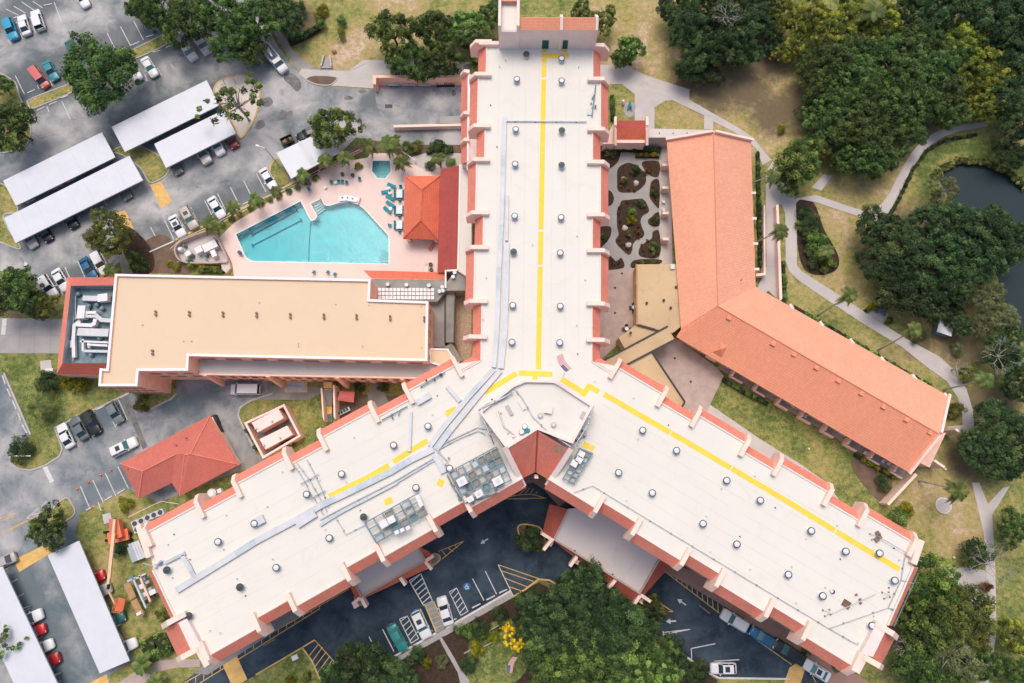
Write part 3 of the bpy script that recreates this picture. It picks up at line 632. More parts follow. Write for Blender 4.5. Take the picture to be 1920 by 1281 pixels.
for a, b in (((176,771),(192.5,814)),((222,749),(239,787)),((160,805),(170,825)),((142,827),(148,838)),((103,801),(108,812)),((212,790),(217,801)),((151,912),(168,952)),((174,900),(194,942)),((197.5,887.5),(217.5,930)),((221,875),(241,916)),((184,942),(190,958)),((8,1070),(22,1060)),((16,1095),(33,1086)),((28,1123),(45,1113)),((40,1149),(57,1140)),((52,1176),(70,1165)),((62,1204),(81,1193)),((75,1230),(93,1220)),((87,1258),(104,1248)),((100,1285),(115,1276)),((110,1281),(112,1290))):
    line(a, b, .14, 'roadwhite', LOT_B)
line((83,873),(98,904), .75, 'roadwhite', LOT_B, name='stop_bar')
for a, b in (((0,972),(32,962)),((0,978),(28,968)),((18,994),(85,960)),((2,1001),(50,976)),((85,955),(95,940))): line(a, b, .12, 'roadyellow', LOT_B, name='lane_marking')
for a, b in (((50,972),(88,940)),((86,972),(92,940)),((50,972),(86,972)),((60,965),(78,962))): line(a, b, .10, 'roadwhite', LOT_B, name='lane_marking')
for a, b in (((717.5,1180),(739,1222)),((692,1194),(707,1224)),((669,1207),(680,1230)),((646,1221),(655,1240)),((886,1085),(907.5,1126)),((910,1071),(931,1114)),((934,1059),(962,1117)),((1296,1216),(1341,1207)),((1296,1216),(1297,1236)),((1338,1240),(1386,1237)),((1243,1186),(1294,1180)),((1243,1190),(1294,1180)),((1243,1183),(1244,1192)),((1255,1184),(1256,1191)),((1267,1182),(1268,1189))):
    line(a, b, .14, 'roadwhite', DRIVE)
def hatch(quad, n, m, w=.12, closed=True, slant=.35):
    a, b, c, d = quad      # a-b short top, b-c long, c-d short bottom, d-a long
    for p, q in ((a, b), (b, c), (c, d), (d, a)) if closed else ((b, c), (d, a)): line(p, q, w, m, DRIVE, name='hatch_line')
    for k in range(n):
        t = (k + .5) / n; t2 = min(max(t - slant / n * 1.6, 0), 1)
        p = (a[0] + (d[0] - a[0]) * t, a[1] + (d[1] - a[1]) * t); q = (b[0] + (c[0] - b[0]) * t2, b[1] + (c[1] - b[1]) * t2); line(p, q, w, m, DRIVE, name='hatch_line')
hatch([(749,1161),(764,1155),(785,1197),(771,1206)], 5, 'roadwhite'); hatch([(842.5,1110),(856,1102.5),(877.5,1146),(864,1154)], 5, 'roadwhite')
hatch([(767.5,1089),(789,1076),(811,1127),(794,1135)], 6, 'roadwhite', .16)
for a, b in (((934,1059),(1010,1085)),((939,1070),(1000,1090)),((946,1084),(990,1101)),((954,1100),(978,1108)),((822,1034),(869,1015)),((828,1049),(869,1015)),((829,1033),(837,1043)),((840,1027),(850,1035)),((852,1022),(858,1027)),((567,1214),(590,1200)),((590,1200),(626,1240)),((578,1232),(598,1207)),((585,1241),(605,1213)),((590,1251),(612,1222)),((595,1262),(619,1230)),((600,1270),(624,1237)),
             ((1232,1128),(1262,1147)),((1236,1147),(1262,1147)),((1232,1128),(1238,1146)),((1243,1135),(1245,1147)),((932,936),(1022,934))):
    line(a, b, .13, 'roadyellow', DRIVE, name='hatch_line')
arc = smooth_open([(955,932),(975,928),(995,927),(1012,931),(1024,935)])
for i in range(len(arc) - 1): line(arc[i], arc[i + 1], .13, 'roadyellow', DRIVE, name='hatch_line')
for a, b in (((963,930),(966,920)),((974,927),(988,914)),((985,925),(993,915)),((995,925),(1000,917)),((1004,927),(1008,922))): line(a, b, .12, 'roadyellow', DRIVE, name='hatch_line')
def txt(s, u, v, a_deg, size, m, lot, z=.036):
    c = bpy.data.curves.new('lettering', 'FONT'); c.body = s; c.size = size; c.align_x = 'CENTER'; c.align_y = 'CENTER'
    tmp = bpy.data.objects.new('tmp', c); COL.objects.link(tmp); dg = bpy.context.evaluated_depsgraph_get(); me = bpy.data.meshes.new_from_object(tmp.evaluated_get(dg)); bpy.data.objects.remove(tmp)
    me.materials.clear(); me.materials.append(M[m]); o = bpy.data.objects.new('lettering', me); COL.objects.link(o); o.parent = lot; o.location = W(u, v, z) - world_loc(lot); o.rotation_euler = (0, 0, ang(u, v, a_deg)); return o
txt('NO PARKING', 976, 936, 0, .42, 'roadyellow', DRIVE); txt('NO PARKING', 1321, 1143, 37, .36, 'roadyellow', DRIVE); txt('NO PARKING', 505, 1205, -31, .36, 'roadyellow', DRIVE)
# long yellow hatch strips beside the wings
line((1247,1072),(1358,1157), .14, 'roadyellow', DRIVE, name='hatch_line'); line((1358,1157),(1484,1246), .14, 'roadyellow', DRIVE, name='hatch_line'); line((1395,1160),(1480,1222), .12, 'roadyellow', DRIVE, name='hatch_line')
for k in range(11): line((1268 + k * 9.7, 1082 + k * 6.0), (1269 + k * 9.7, 1088 + k * 7.5), .12, 'roadyellow', DRIVE, name='hatch_line')
for a, b in (((1440,1184),(1429,1205)),((1398,1186),(1391,1165)),((1460,1200),(1445,1220)),((1516,1252),(1530,1281)),((1556,1262),(1562,1290)),((1568,1268),(1574,1290)),((1578,1275),(1584,1290)),((1590,1280),(1596,1295))): line(a, b, .13, 'roadyellow', DRIVE, name='hatch_line')
line((345,1281),(655,1104), .14, 'roadyellow', DRIVE, name='hatch_line'); line((360,1290),(485,1213), .14, 'roadyellow', DRIVE, name='hatch_line'); line((485,1213),(600,1141), .14, 'roadyellow', DRIVE, name='hatch_line')
for k in range(18):
    u = 352 + k * 15.5; v = 1277 - k * 8.9; line((u, v), (u - 1, v + 17 - .75 * k), .12, 'roadyellow', DRIVE, name='hatch_line')
def arrow(u, v, a_deg, s, lot):
    r = ang(u, v, a_deg); c = W(u, v, .036); m = Matrix.Rotation(r, 3, 'Z')
    pts = [(-1, -.13), (.1, -.13), (.1, -.5), (1, 0), (.1, .5), (.1, .13), (-1, .13)]
    return MB().prism([((c + m @ Vector((x * s, y * s, 0))).x, (c + m @ Vector((x * s, y * s, 0))).y) for x, y in pts], .036, .036).build('arrow', 'roadwhite', lot)
arrow(908,1015,147,.75,DRIVE); arrow(1278,1129,215,.85,DRIVE); arrow(1258,1165,178,.85,DRIVE); arrow(49,498,250,.9,LOT_A)
for u, v in ((875.5,1100),(735,1175),(780,1149)):
    c = W(u, v, .036); MB().lathe((c.x, c.y, .03), [(.62, 0), (.62, .006)], 16).build('accessible_sign', 'roadblue', DRIVE)
    MB().prism([(c.x + x, c.y + y) for x, y in ((-.1,.4),(.08,.4),(.05,.05),(.3,.05),(.36,-.35),(.24,-.38),(.18,-.08),(-.1,-.08))], .04, .04).build('accessible_symbol', 'roadwhite', DRIVE)
    MB().prism([(c.x - .05 + .3 * math.cos(t), c.y - .12 + .3 * math.sin(t)) for t in [R(k) for k in range(100, 350, 25)]] + [(c.x - .05 + .2 * math.cos(t), c.y - .12 + .2 * math.sin(t)) for t in [R(k) for k in range(325, 80, -25)]], .04, .042).build('accessible_symbol', 'roadwhite', DRIVE)
# concrete slab joints: narrow dark gaps on the side driveway, footpath
for a, b in (((39,597),(36,663)),((66,597),(64,663)),((97,598),(94,663)),((0,628),(116,629))): line(a, b, .07, 'concrete3', SIDE_ROAD, .034, 'slab_joint')
line((9,598),(6,628), .8, 'roadwhite', SIDE_ROAD, .036, 'stop_bar')
for k in range(20):
    t = k / 20; a = (836 + 124 * t, 1179 - 69 * t); line(a, (a[0] + 4, a[1] + 8), .06, 'concrete3', WALK_P, .134, 'slab_joint')
for k in range(6):
    t = k / 6; a = (798 + 22 * t, 1136 + 50 * t); line(a, (a[0] + 14, a[1] - 6), .06, 'concrete', WALK_P, .138, 'slab_joint')
# ================================================================== MAIN Y-SHAPED TOWER
ZR = 20.0          # roof deck
MW, MD = 1.33, 1.5 # mansard width / drop
OUT = 1.25         # how far the long bays stand out
tower = thing('tower_block', (3.0, 8.0, 0), 'large three-winged white-roofed building with peach fins and terracotta mansard edges', 'building')
def V2(p): return Vector((p[0], p[1], 0))
class Side:
    def __init__(s, a, b, fins, types, flip):
        """a, b: picture points on the recessed deck edge; fins: picture points of the fins (fin-top centres); types per bay, 1 = projecting"""
        s.A = W(*a, ZR); B = W(*b, ZR); s.d = (B - s.A).normalized(); s.n = Vector((s.d.y, -s.d.x, 0)) * (1 if not flip else -1)
        s.t = []
        for f in fins:
            p = W(*f, ZR + .8); s.t.append((p - s.A).dot(s.d))
        s.types = types
    def P(s, t, off, z): 
        q = s.A + s.d * t + s.n * off; return Vector((q.x, q.y, z))
E_ = Side((1112.5,115),(1111,605), [(1121,84),(1121,147),(1121,241),(1121,303),(1121,402),(1121,469),(1121,569),(1121,637)], [0,1,0,1,0,1,0], True)
W_ = Side((911,110),(902,600), [(897,77),(893,138),(893,235),(891,298),(890,398),(888,463),(887,564),(884,631)], [0,1,0,1,0,1,0], False)
NE = Side((1245,757.5),(1616,978), [(1153,693),(1241,747),(1305,784),(1398,838),(1459,876),(1554,932),(1621,968),(1712,1028)], [1,0,1,0,1,0,1], True)
SS = Side((1137,947),(1513,1177), [(1029,897),(1121,951),(1188,998),(1283,1050),(1348,1090),(1441,1147),(1512,1187),(1606,1247)], [1,0,1,0,1,0,1], False)
SWS = Side((478,1162),(868,942), [(385,1228),(481,1173),(548,1135),(650,1078),(711,1036),(812,986),(879,952),(981,898)], [1,0,1,0,1,0,1], False)
SWN = Side((764,750),(380,959), [(857,687),(765,739),(700,773),(603,826),(537,860),(441,912),(371,951),(268,992)], [1,0,1,0,1,0,1], False)
for S in (E_, W_, NE, SS, SWS, SWN):
    mid = W(1000, 780, ZR); c = S.P((S.t[0] + S.t[-1]) / 2, 0, ZR)
    if (c - mid).dot(S.n) < 0: S.n = -S.n
    if S.t[0] > S.t[-1]: S.t.reverse(); S.types = S.types[::-1]
# deck corners of the two re-entrant angles
def meet(S1, S2, off=0.0):
    p, r = S1.A + S1.n * off, S1.d; q, s_ = S2.A + S2.n * off, S2.d; k = r.x * s_.y - r.y * s_.x
    t = ((q.x - p.x) * s_.y - (q.y - p.y) * s_.x) / k; o = p + r * t; return Vector((o.x, o.y, ZR))
cE = meet(E_, NE); cW = meet(W_, SWN)
def far_t(S, p): return (p - S.A).dot(S.d)
def outline(S):
    """stepped deck outline along a side, from t0 to t_end"""
    pts = []
    for i, ty in enumerate(S.types):
        o = OUT if ty else 0.0; pts += [S.P(S.t[i], o, ZR), S.P(S.t[i + 1], o, ZR)]
    return pts
# ordered round the plan (clockwise from the north-west corner)
def ordered(S, start): 
    pts = outline(S); return pts if (pts[0] - start).length < (pts[-1] - start).length else pts[::-1]
nwc = W(905,80,ZR)
oW = ordered(W_, nwc); oE = ordered(E_, W(1112,85,ZR)); oNE = ordered(NE, cE); oSS = ordered(SS, W(1700,1100,ZR)); oSWS = ordered(SWS, W(975,900,ZR)); oSWN = ordered(SWN, W(270,1000,ZR))
# the end gables of the two lower wings
se_end = [W(*p, ZR) for p in ((1711,1062),(1664,1172),(1640,1228))]
sw_end = [W(*p, ZR) for p in ((358,1216),(331,1160),(287,1068))]
deck = oE + [cE] + oNE + se_end + oSS + [W(1066,845,ZR), W(1008,810,ZR), W(950,843,ZR)] + oSWS + sw_end + oSWN + [cW] + oW[::-1]
deck_xy = [(p.x, p.y) for p in deck]
MB().prism(deck_xy, ZR - .4, ZR).build('roof_deck', 'roof', tower)
wall_xy = inset(deck_xy, .05)
MB().prism(wall_xy, 0, ZR - .41).build('wall', 'stucco', tower)
# mansard strips, one per bay, with fascia; low white curb behind
def mansard(S, i, m='tile'):
    o = OUT if S.types[i] else 0.0; a, b = S.t[i] + .28, S.t[i + 1] - .28
    top0, top1 = S.P(a, o - .02, ZR + .16), S.P(b, o - .02, ZR + .16); lo0, lo1 = S.P(a, o + MW, ZR - MD), S.P(b, o + MW, ZR - MD)
    mb = MB(); nrm = (top1 - top0).cross(lo0 - top0)
    q = [top0, top1, lo1, lo0] if nrm.z > 0 else [top0, lo0, lo1, top1]
    p = MB().face(q)
    p.face([lo0, lo1, lo1 - Vector((0, 0, .25)), lo0 - Vector((0, 0, .25))])
    x = p.build('mansard_roof', m, tower)
    s0, s1 = S.P(a, o, ZR - MD - .2), S.P(b, o, ZR - MD - .2)
    MB().face([lo0 - Vector((0, 0, .2)), lo1 - Vector((0, 0, .2)), s1, s0]).build('soffit', 'stucco', tower)
    c0, c1 = S.P(a, o - .12, ZR), S.P(b, o - .12, ZR); MB().beam(c0, c1, .2, .16).build('kerb_trim', 'roof', tower)
    for p0, sgn in ((top0, -1), (top1, 1)): pass
    return x
def fin(S, t, o0=-.95, o1=None, th=.62, top=.8, zb=None, drop=1.5):
    o1 = OUT + MW + .12 if o1 is None else o1; zb = ZR - 3.2 if zb is None else zb
    prof = [(o0, ZR + .001), (o0, ZR + top), (o1 - 1.0, ZR + top), (o1, ZR + top - drop), (o1, zb), (.02, zb), (.02, ZR + .001)]
    a = [S.P(t - th / 2, o, z) for o, z in prof]; b = [S.P(t + th / 2, o, z) for o, z in prof]; n = len(prof); mb = MB()
    mb.add(a + b, [tuple(range(n)), tuple(range(n, 2 * n))[::-1]] + [(i, n + i, n + (i + 1) % n, (i + 1) % n)[::-1] for i in range(n)])
    return mb.build('fin', 'stucco', tower)
for S in (E_, W_, NE, SS, SWS, SWN):
    for i in range(len(S.types)): mansard(S, i)
    for k, t in enumerate(S.t):
        if S is SS and k == 0 or S is SWS and k == len(S.t) - 1: continue
        fin(S, t)
# short mansard runs into the re-entrant corners
def corner(S, near, m='tile'):
    t0 = S.t[-1] if abs(S.t[-1] - far_t(S, near)) < abs(S.t[0] - far_t(S, near)) else S.t[0]; t1 = far_t(S, near)
    other = {id(E_): NE, id(NE): E_, id(W_): SWN, id(SWN): W_}[id(S)]; q = meet(S, other, MW)
    sg = 1 if t1 > t0 else -1; a = t0 + .28 * sg
    top0, top1, lo0, lo1 = S.P(a, -.02, ZR + .16), S.P(t1, -.02, ZR + .16), S.P(a, MW, ZR - MD), Vector((q.x, q.y, ZR - MD))
    nrm = (top1 - top0).cross(lo0 - top0)
    MB().face([top0, top1, lo1, lo0] if nrm.z > 0 else [top0, lo0, lo1, top1]).build('mansard_roof', m, tower)
    MB().beam(S.P(a, -.12, ZR), S.P(t1, -.12, ZR), .2, .16).build('kerb_trim', 'roof', tower)
for S, p in ((E_, cE), (NE, cE), (W_, cW), (SWN, cW)): corner(S, p)
# storey windows on the side walls of projecting bays and long walls (seen past the eaves)
def window_on(a, b, z0, z1, parent, m='glass', n=None, frame='shutter', off=.04):
    a, b = Vector(a), Vector(b); d = (b - a); d.z = 0; w = d.length; d.normalize(); nn = Vector((d.y, -d.x, 0)) if n is None else n
    ps = [a + nn * off, b + nn * off]
    f = MB().add([Vector((p.x, p.y, z)) for p in ps for z in (z0, z1)], [(0, 2, 3, 1)]).build('window', m, parent)
    fr = MB()
    for (x0, x1, y0, y1) in ((-.08, w + .08, z1, z1 + .1), (-.08, w + .08, z0 - .1, z0), (-.08, 0, z0, z1), (w, w + .08, z0, z1)):
        p0 = a + d * x0 + nn * off * .4; p1 = a + d * x1 + nn * off * .4; q = nn * (off * 1.6)
        fr.add([Vector((p.x, p.y, z)) for p in (p0, p1, p1 + q, p0 + q) for z in (y0, y1)], [(0, 2, 3, 1), (4, 6, 7, 5), (1, 3, 5, 7), (0, 2, 4, 6), (2, 4, 5, 3), (0, 1, 7, 6)])
    fr.build('window_frame', frame, f)
    return f
for S in (W_,):
    for i, ty in enumerate(S.types):
        if not ty: continue
        t = S.t[i]          # southern end of a projecting bay
        tt = min(S.t[i], S.t[i + 1], key=lambda x: S.P(x, 0, 0).y)
        for fl in range(5):
            z = 3.2 + fl * 2.8; window_on(S.P(tt - .0, .25, z), S.P(tt - .0, .95, z), z, z + 1.3, tower, n=Vector((0, -1, 0)), off=.06)
for S in (SS, SWS):
    for i, ty in enumerate(S.types):
        o = OUT if ty else 0.0
        for fl in range(5):
            z = 1.0 + fl * 3.0
            if fl not in (0,): continue
            a, b = sorted((S.t[i], S.t[i + 1])); k = 2
            for j in range(k):
                x0 = a + (b - a) * (j + .18) / k; x1 = a + (b - a) * (j + .82) / k
                window_on(S.P(x0, o, z), S.P(x1, o, z), z - .4, z + 1.5, tower, n=S.n, off=.05)
# ---- wing ends
def wall_box(px, z0, z1, m, name, parent, zt=None): return MB().prism(xy(px, z1 if zt is None else zt), z0, z1).build(name, m, parent)
def fin_px(a, b, th, z0, z1, zlow=None, parent=tower, m='stucco', name='fin'):
    """free fin from picture point a (inner, top z1) to b (outer, top zlow)"""
    zl = z1 if zlow is None else zlow; p = W(*a, z1); q = W(*b, zl); d = (q - p); d.z = 0; d.normalize(); nn = Vector((-d.y, d.x, 0)) * th / 2; mb = MB()
    k = p + (q - p) * .55; k.z = z1
    prof = [(p, z0), (p, z1), (k, z1), (q, zl), (q, z0)]
    A = [Vector((r.x, r.y, z)) + nn for r, z in prof]; B = [Vector((r.x, r.y, z)) - nn for r, z in prof]; n = len(prof)
    mb.add(A + B, [tuple(range(n)), tuple(range(n, 2 * n))[::-1]] + [(i, n + i, n + (i + 1) % n, (i + 1) % n)[::-1] for i in range(n)])
    return mb.build(name, m, parent)
# south-west end: parapet, narrow mansard, stair tower with tiled slope
def slope(pts, m, parent, name='mansard_roof'):
    P = [W(*p[:2], p[2]) for p in pts]; n = (P[1] - P[0]).cross(P[2] - P[0])
    if n.z < 0: P = P[::-1]
    return MB().face(P).build(name, m, parent)
swc = oSWN[0]; MB().beam(W(264,984,ZR+.01), W(284,1044,ZR+.01), .75, .8).build('parapet', 'stucco', tower)
slope([(286,1068,ZR+.2),(331,1160,ZR+.2),(320,1160,ZR-2.4),(277,1070,ZR-2.4)], 'tile', tower)
MB().beam(W(287,1068,ZR), W(331,1160,ZR), .25, .18).build('kerb_trim', 'roof', tower)
wall_box([(334,1168),(350,1160),(378,1212),(358,1219)], ZR, ZR+.9, 'stucco3', 'stair_roof', tower)
slope([(333,1166,ZR+.8),(357,1217,ZR+.8),(333,1231,ZR-3.2),(310,1182,ZR-3.2)], 'tile', tower)
wall_box([(318,1172),(334,1164),(358,1216),(340,1224)], 0, ZR-3.3, 'stucco', 'wall', tower)
fin_px((347,1151),(303,1176), .75, ZR-4.2, ZR+1.0, ZR-1.6); fin_px((370,1217),(331,1238), .75, ZR-4.2, ZR+1.0, ZR-1.6)
MB().beam(W(369,1203,ZR+.01), W(393,1246,ZR+.01), .8, .8).build('parapet', 'stucco', tower)
# south-east end
MB().beam(W(1722,1012,ZR+.01), W(1707,1056,ZR+.01), .85, .85).build('parapet', 'stucco', tower)
slope([(1712,1062,ZR+.2),(1664,1172,ZR+.2),(1673,1174,ZR-2.2),(1722,1064,ZR-2.2)], 'tile', tower)
MB().beam(W(1711,1062,ZR), W(1663,1172,ZR), .25, .25).build('kerb_trim', 'roof', tower)
MB().tube([W(1722,1075,ZR-2.0), W(1676,1175,ZR-2.0)], .08, 5).build('gutter', 'steel_teal', tower)
wall_box([(1643,1170),(1662,1180),(1637,1232),(1614,1226)], ZR, ZR+.9, 'stucco3', 'stair_roof', tower)
slope([(1662,1179,ZR+.8),(1637,1233,ZR+.8),(1653,1245,ZR-3.2),(1678,1197,ZR-3.2)], 'tile', tower)
wall_box([(1650,1175),(1668,1185),(1645,1232),(1628,1222)], 0, ZR-3.3, 'stucco', 'wall', tower)
fin_px((1642,1169),(1684,1197), .75, ZR-4.2, ZR+1.0, ZR-1.6); fin_px((1620,1232),(1656,1253), .75, ZR-4.2, ZR+1.0, ZR-1.6)
MB().beam(W(1617,1228,ZR+.01), W(1601,1258,ZR+.01), .8, .8).build('parapet', 'stucco', tower)
# ---- north end: lift and stair penthouse
ZP = ZR + 5.2
def face_px(pts, m, name, parent, **k):
    return MB().face([W(*p[:2], p[2]) for p in pts]).build(name, m, parent, **k)
pN = [W(936,91.5,ZR), W(1113,92,ZR)]; dN = (pN[1] - pN[0]).normalized(); nN = Vector((-dN.y, dN.x, 0))
def NP(s, d, z): q = pN[0] + dN * s + nN * d; return (q.x, q.y)
Ln = (pN[1] - pN[0]).length
ph_w = [NP(3.3, 0, 0), NP(Ln, 0, 0), NP(Ln, 2.6, 0), NP(3.3, 2.6, 0)]
ZW = ZR + 4.9
MB().prism(ph_w, 0, ZW - .9).build('penthouse_wall', 'stucco3', tower)
MB().prism([NP(3.3, 0, 0), NP(Ln, 0, 0), NP(Ln, .3, 0), NP(3.3, .3, 0)], ZW - .9, ZW - .02).build('penthouse_wall', 'stucco3', tower)
def xyz(s, d, z): q = NP(s, d, z); return Vector((q[0], q[1], z))
for s0, s1 in ((3.32, Ln * .625), (Ln * .655, Ln - .3)):
    MB().face([xyz(s0, -.05, ZW), xyz(s1, -.05, ZW), xyz(s1, 1.5, ZW + .75), xyz(s0, 1.5, ZW + .75)]).face([xyz(s0, 1.5, ZW + .75), xyz(s1, 1.5, ZW + .75), xyz(s1, 2.9, ZW - 1), xyz(s0, 2.9, ZW - 1)]).build('penthouse_roof', 'tile_salmon', tower)
for s_ in (Ln * .64, Ln - .05):
    a = [xyz(s_ - .22, d, z) for d, z in ((-.18, ZR), (-.18, ZW + .2), (1.5, ZW + 1.05), (3.1, ZW - .6), (3.1, ZR - 3))]; b = [v + dN * .44 for v in a]; n = 5
    MB().add(a + b, [tuple(range(n)), tuple(range(n, 2 * n))[::-1]] + [(i, n + i, n + (i + 1) % n, (i + 1) % n)[::-1] for i in range(n)]).build('penthouse_fin', 'stucco3', tower)
# taller lift tower at its left end with an open-topped white roof between two side walls
zt = ZR + 4.5
MB().prism([NP(0, -.1, 0), NP(3.28, -.1, 0), NP(3.28, 5.6, 0), NP(0, 5.6, 0)], 0, zt).build('lift_tower', 'stucco3', tower)
MB().prism([NP(.45, .05, 0), NP(2.85, .05, 0), NP(2.85, 4.6, 0), NP(.45, 4.6, 0)], zt, zt + .05).build('lift_tower_roof', 'roof', tower)
for s0 in (0, 2.87):
    MB().prism([NP(s0, -.1, 0), NP(s0 + .42, -.1, 0), NP(s0 + .42, 5.7, 0), NP(s0, 5.7, 0)], zt, zt + 1.5).build('side_wall', 'stucco3', tower)
MB().face([xyz(.43, 4.6, zt + .9), xyz(2.86, 4.6, zt + .9), xyz(2.86, 5.6, zt + .3), xyz(.43, 5.6, zt + .3)]).build('penthouse_roof', 'tile_salmon', tower)
for s0, s1 in ((.452, .522), (.668, .722)):
    a, b = xyz(Ln * s0, -.03, ZR + .05), xyz(Ln * s1, -.03, ZR + .05); dr = MB().face([a, b, b + Vector((0, 0, 2.15)), a + Vector((0, 0, 2.15))]).build('door', 'green_door', tower)
    MB().beam(a + Vector((0, -.02, 2.16)), b + Vector((0, -.02, 2.16)), .08, .07).build('door_frame', 'steel_teal', dr)
# parapets joining the penthouse to the first fins
MB().beam(W(898,80,ZR+.8)-Vector((0,0,.8)), W(936,80,ZR+.8)-Vector((0,0,.8)), .62, .77).build('parapet', 'stucco', tower)
# second lower fins on the west face (kitchen block roof edge)
# ---- centre: raised plant penthouse with parapet, valley roof above the entrance
ZC = ZR + 2.4
CP = [(898,772),(961,722),(985,712),(1038,713),(1047,717),(1113,760),(1074,832),(1068,830),(1008,806),(950,842)]
cp_w = xy(CP, ZC + .6); cp_i = inset(cp_w, .35)
MB().prism(cp_w, ZR, ZC + .6, [cp_i]).build('penthouse_parapet', 'stucco3', tower)
MB().prism(cp_i, ZR, ZC).build('penthouse_roof', 'roof', tower)
GA = {'apex': (1008,807,ZC+.7), 'tr': (1067,843,ZC+.5), 'tl': (949,841,ZC+.5), 'br': (1027,899,ZR-3.5), 'bm': (1004,885,ZR-3.0), 'bl': (980,897,ZR-3.5)}
g = {k: W(v[0], v[1], v[2]) for k, v in GA.items()}
MB().face([g['apex'], g['tl'], g['bl'], g['bm']]).build('valley_roof', 'tile', tower)
MB().face([g['apex'], g['bm'], g['br'], g['tr']]).build('valley_roof', 'tile', tower)
def on_plane(u, v, a, b, c, lift=.03):
    nn = (b - a).cross(c - a); d = _MX @ Vector(((u - 960) / FPX, -(v - 640.5) / FPX, -1)); o = Vector((0, 0, CAM_H)); t = (a - o).dot(nn) / d.dot(nn); return o + d * t + Vector((0, 0, lift))
for r_ in range(4):
    for c_ in range(4):
        q0 = (1041 + 21 * c_ / 4 - 6.5 * r_ / 4, 831 + 12 * c_ / 4 + 14 * r_ / 4)
        MB().face([on_plane(q0[0] + du, q0[1] + dv, g['apex'], g['br'], g['tr']) for du, dv in ((0,0),(4.2,2.4),(3.0,5.0),(-1.2,2.6))]).build('mismatched_tile', 'gravel', tower)
MB().tube([g['apex'] + Vector((0, 0, .05)), g['bm'] + Vector((0, 0, .05))], .12, 5).build('valley_gutter', 'tile_dark', tower)
for a, b in (((946,838),(983,913)), ((1071,842),(1026,912))):
    p, q = W(*a, ZC + 1.0), W(*b, ZR - 1.2); nn = Vector((p.y - q.y, q.x - p.x, 0)).normalized() * .38
    prof = [(p, p.z), (q, q.z), (q, ZR - 4.5), (p, ZR)]
    A = [Vector((r.x, r.y, z)) + nn for r, z in prof]; B = [Vector((r.x, r.y, z)) - nn for r, z in prof]
    MB().add(A + B, [(0, 1, 2, 3), (7, 6, 5, 4)] + [(i, 4 + i, 4 + (i + 1) % 4, (i + 1) % 4)[::-1] for i in range(4)]).build('gable_fin', 'stucco3', tower)
wall_box([(1000,890),(1006,890),(1008,897),(1001,897)], 0, ZR-4, 'stucco', 'entrance_pier', tower, zt=10)
for a, b in (((986,899),(1000,892)), ((1008,893),(1022,900))):
    face_px([(a[0],a[1],3),(b[0],b[1],3),(b[0],b[1]-3,9),(a[0],a[1]-3,9)], 'glass', 'window', tower)
def seams(n0, n1, f0, f1, k):
    for i in range(1, k):
        t = i / k; a = W(n0[0] + (n1[0] - n0[0]) * t, n0[1] + (n1[1] - n0[1]) * t, ZR); b = W(f0[0] + (f1[0] - f0[0]) * t, f0[1] + (f1[1] - f0[1]) * t, ZR); MB().beam(a, b, .09, .006).build('membrane_seam', 'seam', tower)
seams((911,100), (1112,100), (902,688), (1111,688), 8); seams((1125,705), (1062,900), (1705,1030), (1610,1235), 9); seams((880,702), (950,905), (285,1005), (395,1215), 9)
# yellow walkway pads on the deck, every length its own piece
PC = [0]
def pad(a, b, w=.78, z=ZR + .012):
    PC[0] += 1; z += (PC[0] % 9) * .003
    p, q = W(*a, z), W(*b, z); d = (q - p).normalized(); p = p - d * .045; q = q + d * .045; nn = Vector((-d.y, d.x, 0)) * w / 2
    return MB().prism([((p - nn).x, (p - nn).y), ((q - nn).x, (q - nn).y), ((q + nn).x, (q + nn).y), ((p + nn).x, (p + nn).y)], ZR, z).build('walkway_pad', 'yellow', tower)
for y0, y1 in ((93,97.5),(110,118.5),(122,144.5),(150,165),(166.5,200),(201,249.5),(251,285),(287,429),(435,496),(500.5,542),(543,578),(579,616.5),(618,654.5),(656,692)):
    x = lambda y: 1020.5 - (y - 95) * .0185; pad((x(y0), y0), (x(y1), y1))
pad((1058,93),(1058,97.5)); pad((1016,104.5),(1065.5,104.5))
pad((973.5,699.5),(1035,702)); pad((1003,706),(1003,712), .75); pad((968,700.5),(910,736)); pad((1053,711),(1090,734)); pad((1092,742),(1106,722), .8); pad((1105,724),(1122,735))
se = [(1133,739),(1167,760),(1201,780),(1238,801),(1256,811)]; 
for a, b in (((1133,739.5),(1167,759)),((1168,760),(1201,779)),((1202,780),(1237,799.5)),((1238,800.5),(1256,811)),((1259,812.5),(1291,831)),((1292,832),(1327,852)),((1328,853),(1370,877.5)),((1373,879),(1405,898)),((1406,899),(1447,922.5)),((1448,923.5),(1501.5,955.5)),((1503,957),(1536,976.5)),((1537,977.5),(1564.5,994.5)),((1568.5,997),(1603,1018)),((1604.5,1019),(1686,1067.5))): pad(a, b)
for a, b in (((617,931),(652.5,914)),((653.5,913),(693,894)),((694.5,892.5),(729,873)),((738,866),(768,847)),((770,845),(801,827)),((838,780),(856,766)),((846,806),(857,797))): pad(a, b)
pad((838,777),(852,770), 1.1); pad((722,943),(735,937), .9); pad((821,903),(831,908), 1.0); pad((1094,833),(1104,838), .9); pad((1107,838),(1113,842), .8)
